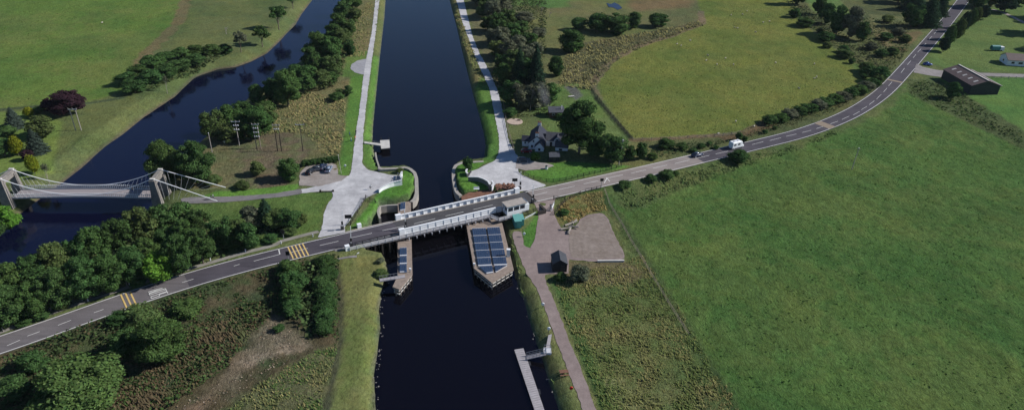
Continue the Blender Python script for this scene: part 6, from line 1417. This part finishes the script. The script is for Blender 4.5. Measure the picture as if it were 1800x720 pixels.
for px, py, lb in ((65, 560, 'first from the left edge'), (155, 529, 'second from the left edge, by the wood'), (228, 501.5, 'beside the left yellow bars'), (306, 478, 'fourth from the left edge'), (370, 458, 'fifth from the left edge'), (432, 443, 'sixth, below the small wood'), (494, 428, 'by the signal post'), (550, 416, 'last before the gravel plaza')):
    e = empty('marker_post', G(px, py), 0, 'short white marker post on the verge, ' + lb, 'post', 'white marker posts along the road')
    MB().box((0, 0, .45), (.22, .16, 1.0)).build('post', MT['white'], e, local=True); MB().box((0, -.09, .75), (.12, .03, .15)).build('reflector', MT['red'], e, local=True)
for px, py, lb in ((594 + 3, 306, None), (714, 300, None)): pass
def lifebuoy(px, py, label, m='white', zz=None):
    e = empty('lifebuoy_stand', G(px, py), 0, label, 'lifebuoy stand'); MB().box((0, 0, .5), (.12, .12, 1.1)).build('post', MT['timber'], e, local=True)
    MB().tube([(0, -.1, 1.05), (0, .12, 1.05)], .38, 12).build('housing', MT[m], e, local=True)
lifebuoy(954, 540, 'white lifebuoy housing on the grass left of the lower path, nearer the shed')
lifebuoy(964.5, 583, 'white lifebuoy housing at the head of the narrow boardwalk')
lifebuoy(1003.5, 688, 'red lifebuoy housing on the grass below the picnic table', 'red')
lifebuoy(921, 416, 'white lifebuoy housing at the foot of the steep grass wedge')
lifebuoy(607, 296, 'white lifebuoy housing on the verge right of the car park')
lifebuoy(395, 254, 'round white marker at the edge of the trees left of the poles')
# picnic table
e = empty('picnic_table', G(991, 657), .15, 'brown picnic table on the grass between the pontoon and the path', 'picnic table')
MB().box((0, 0, .74), (1.9, .8, .06)).build('table_top', MT['rust'], e, local=True)
for y in (-.75, .75): MB().box((0, y, .44), (1.9, .28, .05)).build('seat', MT['rust'], e, local=True)
for x in (-.65, .65):
    mb = MB(); mb.beam((x, -.3, .72), (x, -.6, 0), .09, .07); mb.beam((x, .3, .72), (x, .6, 0), .09, .07); mb.beam((x, -.85, .41), (x, .85, .41), .07, .09); mb.build('leg', MT['timbd'], e, local=True)
# bench / log at the path corner
e = empty('log_barrier', G(574.5, 337.5), .05, 'grey log laid at the corner of the path and gravel plaza', 'log'); MB().tube([(-1.8, 0, .3), (1.8, .1, .3)], .22, 8).build('trunk', MT['barkp'], e, local=True); MB().box((1.9, .1, .35), (.5, .5, .7)).box((-1.9, 0, .35), (.5, .5, .7)).build_each('block', MT['timbd'], e, local=True)
# driftwood pile and concrete beam on the yard
r2 = random.Random(5)
for k, (px, py, L_, a_, lb) in enumerate([(1004, 395, 4.2, .5, 'longest bleached log on top of the pile at the yard'), (1008, 401, 3.0, -.3, 'short bleached log at the front of the pile'), (995, 404, 3.2, .2, 'left forked log of the pile, half hidden in the shade'), (1001, 408, 2.6, 1.2, 'stubby log leaning out of the lower side of the pile'), (1010, 392, 2.2, .9, 'upper right broken log of the pile')]):
    e = empty('log', G(px, py), a_, lb, 'log', 'bleached logs piled at the yard'); mb = MB(); mb.tube([(-L_ / 2, 0, .35), (0, .15, .5), (L_ / 2, .1, .75)], .32, 7, r2=.2); mb.build('trunk', MT['barkp'], e, local=True)
    for j in range(3): MB().tube([(r2.uniform(-L_ / 2, L_ / 2), 0, .5), (r2.uniform(-1.2, 1.2), r2.uniform(-1, 1), r2.uniform(.6, 1.3))], .1, 5, r2=.04).build('branch', MT['barkp'], e, local=True)
e = empty('concrete_beam', G(1074, 460), 0, 'long pale concrete beam lying at the bottom edge of the stony yard', 'beam')
a, b = G(1050, 460), G(1097, 459.5); MB().beam(a + Vector((0, 0, .3)), b + Vector((0, 0, .3)), .5, .5).build('beam', MT['concp'], e)
mb = MB()
for t in (.08, .92): mb.box(a.lerp(b, t) + Vector((0, 0, .02)), (.5, .9, .16))
mb.build_each('bearer', MT['timbd'], e)
# rubble beside the bridge
mb = MB(); r2 = random.Random(3)
for k in range(160):
    p = G(872 + r2.uniform(0, 32), 331 - r2.uniform(-3, 6)); s_ = r2.uniform(.12, .5); mb.ell(p + Vector((0, 0, .1 + r2.uniform(0, .35))), (s_ * 1.6, s_, s_ * .6), 6, 4, rz=r2.uniform(0, 3))
tag(mb.build('rubble', MT['rust']), 'brown heap of rubble and cut timber beside the east end of the bridge', 'rubble', kind='stuff')
for px, py, lb in ((837.5, 334, 'white bench on the east quay lawn'),):
    e = empty('bench', G(px, py), .1, lb, 'bench'); MB().box((0, 0, .45), (1.7, .5, .08)).build('seat', MT['white'], e, local=True); MB().box((0, .25, .8), (1.7, .08, .5)).build('backrest', MT['white'], e, local=True); MB().box((-.7, 0, .2), (.1, .45, .42)).box((.7, 0, .2), (.1, .45, .42)).build_each('leg', MT['white'], e, local=True)
for px, py, lb in ((960.5, 297, 'green litter bin in front of the black garden hut'), ):
    e = empty('litter_bin', G(px, py), .1, lb, 'bin'); MB().tube([(0, 0, 0), (0, 0, 1.1)], .45, 10).build('body', MT['steelp'], e, local=True); MB().tube([(0, 0, 1.1), (0, 0, 1.3)], .5, 10, r2=.3).build('lid', MT['dark'], e, local=True)
e = empty('firepit_seat', G(1004, 171), .3, 'small pale bench by the round garden bed above the big tree', 'bench'); MB().box((0, 0, .5), (2.4, .8, .1)).build('seat', MT['concp'], e, local=True); MB().box((-.9, 0, .22), (.2, .6, .44)).box((.9, 0, .22), (.2, .6, .44)).build_each('leg', MT['timbd'], e, local=True)
e = empty('garden_patio', G(905, 214), 0, 'pale round patio in the cottage garden behind the roadside fence', 'patio'); MB().tube([(0, 0, 0), (0, 0, .14)], 3.0, 18).build('paving', mat('buff_paving', (.42, .33, .27), .9, .15, 1), e, local=True); MB().box((1.5, 1.0, .4), (1.2, .6, .5)).build('planter', MT['timber'], e, local=True)

# ------------------------------------------------------------------ fences
def fence(pts, label, hh=1.15, rails=3, gap=2.2, m='timber', post=.14, z=None, rw=.09, name='fence'):
    q = smooth(resample([G(*p) for p in pts], gap), 1); e = empty(name, q[0], 0, label, 'fence')
    for p in q: p.z = float(Z(p.x, p.y)[0])
    for p in q: MB().box(p + Vector((0, 0, hh / 2 - .1)), (post, post, hh + .3)).build('post', MT[m], e)
    for k in range(rails):
        mb = MB(); z = hh - .12 - k * hh / rails
        for a, b in zip(q, q[1:]): mb.beam(a + Vector((0, 0, z)), b + Vector((0, 0, z)), .05, rw)
        mb.build('rail', MT[m], e)
fence([(912, 302), (930, 312), (950, 318), (968, 321), (990, 318), (1010, 313), (1040, 306), (1075, 298), (1092, 293)], 'dark post-and-rail fence curving round the cottage lawn to the road', m='timbd')
fence([(643, 349), (636, 362), (624, 382), (616, 396)], 'dark fence running down beside the gravel plaza to the bridge', m='timbd')
fence([(643, 348), (652, 354), (662, 358), (672, 358), (690, 356), (706, 356), (722, 356)], 'dark fence across the west quay lawn above the inlet', m='timbd')
fence([(812, 342), (824, 336), (840, 334), (856, 335)], 'dark fence along the rusty platform on the east quay', m='timbd')
fence([(862, 338), (880, 336), (900, 334)], 'short fence behind the rubble beside the north parapet', m='timbd', gap=1.8)
fence([(974, 378), (982, 366), (992, 356), (1004, 348), (1020, 341), (1040, 335), (1056, 331)], 'post-and-rail fence climbing from the yard gate along the road', m='timbd')
fence([(1062, 333), (1070, 356), (1080, 376), (1094, 396), (1106, 420), (1126, 452), (1160, 510), (1210, 590)], 'grey wire fence between the rough plot and the big green field', m='timber', rails=3, gap=3.2, rw=.02, post=.1)
fence([(892, 150), (884, 175), (888, 205), (893, 230), (899, 250), (904, 266)], 'pale fence along the towpath side of the cottage garden', m='timber', gap=2.6)
fence([(1050, 172), (1066, 193), (1085, 216), (1100, 233), (1112, 246)], 'dark fence along the garden paddock and the sheep field', m='timbd', gap=3)
fence([(1112, 247), (1160, 246), (1210, 243), (1262, 240), (1300, 235)], 'low wire fence along the bottom of the sheep field', m='polew', gap=3.5, rw=.03)
fence([(1706, 136), (1740, 137.5), (1775, 138.5), (1810, 139)], 'pale wire fence beside the lane beyond the barn', m='polew', gap=3.5, rw=.03)
fence([(6, 582), (54, 560), (105, 543), (152, 526), (190, 514), (231, 500), (290, 482)], 'weathered fence between the long wood and the roadside footway', m='polew', gap=3.2, rw=.03)
def gate(px, py, ang, label, w_=3.4, m='timbd'):
    e = empty('gate', G(px, py), ang, label, 'gate')
    for x in (-w_ / 2, w_ / 2): MB().box((x, 0, .65), (.2, .2, 1.6)).build('post', MT[m], e, local=True)
    mb = MB()
    for z in (.3, .55, .8, 1.1): mb.box((0, 0, z), (w_ - .3, .06, .1))
    mb.beam((-w_ / 2 + .2, 0, .25), (w_ / 2 - .2, 0, 1.1), .06, .1); mb.build('leaf', MT[m], e, local=True)
gate(983, 351, .12, 'dark gate swung open at the top of the yard entrance'); gate(971.5, 366, 1.3, 'white field gate at the side of the yard entrance', 2.6, 'white')
gate(698, 315, 1.5, 'grey barrier gate at the canal end of the west gravel arm', 3.0, 'steel'); gate(826, 307, 1.4, 'dark barrier gate at the canal end of the east gravel arm', 3.0, 'dark')

# ------------------------------------------------------------------ people, bicycle
def body_mesh(pose):
    J = {'pelvis': (0, 0, .95), 'chest': (0, 0, 1.35), 'neck': (0, 0, 1.5), 'head': (.02, 0, 1.66), 'crown': (.02, 0, 1.76), 'sl': (0, .19, 1.42), 'sr': (0, -.19, 1.42), 'el': (0, .25, 1.14), 'er': (0, -.25, 1.14), 'hl': (.08, .26, .88), 'hr': (.08, -.26, .88),
         'pl': (0, .1, .9), 'pr': (0, -.1, .9), 'kl': (.12, .1, .5), 'kr': (-.05, -.1, .5), 'fl': (.14, .1, .07), 'fr': (-.22, -.1, .09), 'tl': (.3, .1, .04), 'tr': (-.06, -.1, .04)}
    J.update(pose)
    E_ = [('pelvis', 'chest'), ('chest', 'neck'), ('neck', 'head'), ('head', 'crown'), ('chest', 'sl'), ('chest', 'sr'), ('sl', 'el'), ('el', 'hl'), ('sr', 'er'), ('er', 'hr'), ('pelvis', 'pl'), ('pelvis', 'pr'), ('pl', 'kl'), ('kl', 'fl'), ('fl', 'tl'), ('pr', 'kr'), ('kr', 'fr'), ('fr', 'tr')]
    Rr = {'pelvis': .15, 'chest': .16, 'neck': .06, 'head': .10, 'crown': .07, 'sl': .08, 'sr': .08, 'el': .05, 'er': .05, 'hl': .035, 'hr': .035, 'pl': .1, 'pr': .1, 'kl': .065, 'kr': .065, 'fl': .045, 'fr': .045, 'tl': .035, 'tr': .035}
    ks = list(J); me = bpy.data.meshes.new('body'); me.from_pydata([J[k] for k in ks], [(ks.index(a), ks.index(b)) for a, b in E_], [])
    o = bpy.data.objects.new('body', me); col.objects.link(o); o.modifiers.new('s', 'SKIN'); sv = me.skin_vertices[0].data
    for i, k in enumerate(ks): sv[i].radius = (Rr[k], Rr[k])
    sv[0].use_root = True; o.modifiers.new('d', 'SUBSURF').levels = 1
    dg = bpy.context.evaluated_depsgraph_get(); m2 = bpy.data.meshes.new_from_object(o.evaluated_get(dg)); bpy.data.objects.remove(o)
    return m2
def person(px, py, rz, label, top, leg, pose={}, dz=0, p=None, hair='dark'):
    me = body_mesh(pose); me.materials.clear()
    for k in (leg, top, 'skin', 'dark'): me.materials.append(MT[k])
    hz = dict(pose).get('neck', (0, 0, 1.5))[2]; pz = dict(pose).get('pelvis', (0, 0, .95))[2]
    for q in me.polygons:
        c = q.center; q.material_index = 2 if c.z > hz + .03 else (1 if c.z > pz + .02 else (3 if c.z < .1 else 0)); q.use_smooth = True
    o = bpy.data.objects.new('person', me); col.objects.link(o); o.location = (p or G(px, py, .08)) + Vector((0, 0, dz)); o.rotation_euler = (0, 0, rz); tag(o, label, 'person')
    hx = dict(pose).get('head', (.02, 0, 1.66)); MB().ell((hx[0] - .03, hx[1], hx[2] + .06), (.115, .11, .10), 10, 6).build('hair', MT[hair], o, True, True)
    mb = MB()
    for y in (-.035, .035): mb.ell((hx[0] + .1, y + hx[1], hx[2] + .0), (.015, .015, .012), 6, 4)
    mb.build_each('eye', MT['black'], o, local=True)
    return o
cyc = {'pelvis': (-.12, 0, 1.0), 'chest': (.18, 0, 1.3), 'neck': (.28, 0, 1.42), 'head': (.36, 0, 1.56), 'crown': (.38, 0, 1.66), 'sl': (.2, .19, 1.36), 'sr': (.2, -.19, 1.36), 'el': (.4, .24, 1.18), 'er': (.4, -.24, 1.18), 'hl': (.58, .24, 1.05), 'hr': (.58, -.24, 1.05), 'pl': (-.1, .1, .95), 'pr': (-.1, -.1, .95), 'kl': (.25, .1, .75), 'kr': (.1, -.1, .55), 'fl': (.1, .1, .42), 'fr': (.08, -.1, .2), 'tl': (.25, .1, .38), 'tr': (.24, -.1, .16)}
def bicycle(p, rz, label):
    e = empty('bicycle', p, rz, label, 'bicycle')
    for x in (-.5, .55):
        w_ = MB().tube([(x + .33 * math.cos(a), 0, .34 + .33 * math.sin(a)) for a in np.linspace(0, 2 * math.pi, 19)], .02, 5).build('wheel', MT['tyre'], e, local=True)
    mb = MB(); 
    for a, b in (((-.5, 0, .34), (-.05, 0, .3)), ((-.05, 0, .3), (-.2, 0, .88)), ((-.2, 0, .85), (.4, 0, .85)), ((.4, 0, .85), (-.05, 0, .3)), ((.4, 0, .9), (.55, 0, .34)), ((-.5, 0, .34), (-.18, 0, .8))): mb.tube([a, b], .022, 5)
    mb.build('frame', MT['dark'], e, local=True); MB().box((-.2, 0, .92), (.26, .12, .06)).build('saddle', MT['black'], e, local=True); MB().tube([(.45, -.28, 1.02), (.4, 0, 1.0), (.45, .28, 1.02)], .02, 5).build('handlebar', MT['dark'], e, local=True)
    return e
p = G(651, 333, .08); bicycle(p, .2, 'bicycle ridden across the middle of the west gravel plaza'); person(0, 0, .2, 'cyclist in a pale jacket riding across the west gravel plaza', 'whitew', 'dark', cyc, 0, p)
p = G(624.5, 247, .08); bicycle(p, 1.7, 'bicycle at the towpath edge above the car park'); person(0, 0, 1.7, 'cyclist in an orange top at the towpath edge above the car park', 'orange', 'dark', cyc, 0, p)
person(626, 236, 1.6, 'walker in dark clothes on the towpath just beyond the orange cyclist', 'dark', 'dark')
person(615, 240, .5, 'person in a blue jacket standing on the verge beside the towpath', 'blue', 'dark')
person(617.5, 249, .5, 'person in a pale top standing on the verge near the orange cyclist', 'whitew', 'blue')
person(372, 351, 3.1, 'walker in dark clothes on the path leading to the footbridge', 'dark', 'dark')
person(375.5, 350, 3.1, 'walker in a grey top beside the other on the path to the footbridge', 'steel', 'dark')
person(234 + 3, 345, 3.1, 'person crossing the suspension footbridge near its right tower', 'dark', 'blue', p=S(SL - 8.0, .3, .25))

# ------------------------------------------------------------------ sheep
def sheep_proto():
    e = empty('sheep'); mb = MB(); mb.ell((0, 0, .62), (.58, .28, .30), 10, 7); mb.ell((.52, 0, .76), (.2, .16, .18), 8, 5); mb.build('fleece', MT['wool'], e, True, True)
    MB().ell((.72, 0, .80), (.19, .09, .11), 8, 5).ell((.62, .13, .86), (.05, .09, .03), 6, 4).ell((.62, -.13, .86), (.05, .09, .03), 6, 4).build('head', MT['face'], e, True, True)
    for x in (-.34, .34):
        for y in (-.13, .13): MB().tube([(x, y, .5), (x + .02, y, .25), (x, y, 0)], .055, 6, r2=.035).build('leg', MT['face'], e, local=True)
    return e
spr = sheep_proto(); KK = kids(spr)
SH = [(1190, 79, 'left of a pair high in the sheep field'), (1197, 82, 'right of a pair high in the sheep field'), (1244, 99, 'just above the field centre'), (1241, 108, 'just below its neighbour at field centre'), (1260, 115, 'right of the field centre pair'), (1289, 115, 'alone in the middle of the field'), (1363, 112, 'right half of the field, alone'), (1431, 114, 'rightmost in the upper part of the field'), (1435, 137, 'right part of the field, upper of two'), (1431, 139.5, 'right part of the field, lower of two'), (1404, 157, 'right part of the field nearest the hedge'), (1293, 215, 'alone near the bottom of the field'), (1285, 28, 'upper field, left of a loose trio'), (1305, 27, 'upper field, middle of a loose trio'), (1313, 21, 'upper field, top of a loose trio'), (1291, 50, 'upper field, left of two close together'), (1296, 51, 'upper field, right of two close together'), (1341, 41, 'upper field near the tree shadows'), (1352, 39, 'upper field inside the tree shadow edge'), (1328, 58, 'upper field below the tree shadow'), (1213, 73, 'high left, apart from the pair'), (1275, 104, 'centre-right of the field among scattered sheep'), (1262, 237, 'by the bottom fence above the dark car'), (1325, 224, 'by the bottom fence above the motorhome'), (180, 41.5, 'alone in the bright north-west field')]
for i, (x, y, lb) in enumerate(SH):
    c = spr.copy(); col.objects.link(c); p = G(x, y); c.location = (p.x, p.y, float(Z(p.x, p.y)[0])); c.rotation_euler = (0, 0, rnd.uniform(0, 6.28)); c.scale = (.95,) * 3
    tag(c, 'white sheep ' + lb, 'sheep', 'sheep grazing the fields')
    for k in KK: d = k.copy(); col.objects.link(d); d.parent = c
for k in KK: bpy.data.objects.remove(k)
bpy.data.objects.remove(spr)

# thin smoke over the log cabin
sm = MB().ell((0, 0, 0), (2.6, 2.6, 6.0), 12, 8).build('smoke', MT['white']); sm.location = G(964, 203) + Vector((-2, 0, 8)); sm.rotation_euler = (0, -.35, 0)
m = bpy.data.materials.new('smoke'); t, N, L = nt(m); N.remove(N['Principled BSDF']); v = N.new('ShaderNodeVolumePrincipled'); v.inputs['Color'].default_value = (.9, .9, .95, 1)
tc = N.new('ShaderNodeTexCoord'); n_ = N.new('ShaderNodeTexNoise'); n_.inputs['Scale'].default_value = .5; n_.inputs['Detail'].default_value = 3; L.new(tc.outputs['Object'], n_.inputs['Vector'])
gr = N.new('ShaderNodeMapping'); gr.inputs['Scale'].default_value = (1 / 2.6, 1 / 2.6, 1 / 6); L.new(tc.outputs['Object'], gr.inputs[0]); ln = N.new('ShaderNodeVectorMath'); ln.operation = 'LENGTH'; L.new(gr.outputs[0], ln.inputs[0])
fl_ = N.new('ShaderNodeMapRange'); fl_.inputs['From Min'].default_value = .1; fl_.inputs['From Max'].default_value = 1; fl_.inputs['To Min'].default_value = .12; fl_.inputs['To Max'].default_value = 0; L.new(ln.outputs['Value'], fl_.inputs[0])
ml = N.new('ShaderNodeMath'); ml.operation = 'MULTIPLY'; L.new(fl_.outputs[0], ml.inputs[0]); L.new(n_.outputs['Fac'], ml.inputs[1]); L.new(ml.outputs[0], v.inputs['Density']); L.new(v.outputs[0], N['Material Output'].inputs['Volume'])
sm.data.materials[0] = m; tag(sm, 'thin grey smoke rising over the log cabin roof', 'smoke', kind='stuff')

# ------------------------------------------------------------------ haze (even, pale air)
hz = MB().box((50, 1450, 46), (3600, 3500, 119)).build('haze', MT['white']); m = bpy.data.materials.new('haze'); t, N, L = nt(m); N.remove(N['Principled BSDF'])
v = N.new('ShaderNodeVolumePrincipled'); v.inputs['Color'].default_value = (.80, .88, 1, 1); v.inputs['Density'].default_value = .00003; L.new(v.outputs[0], N['Material Output'].inputs['Volume'])
hz.data.materials[0] = m; tag(hz, 'thin pale haze over the valley', 'haze', kind='stuff')
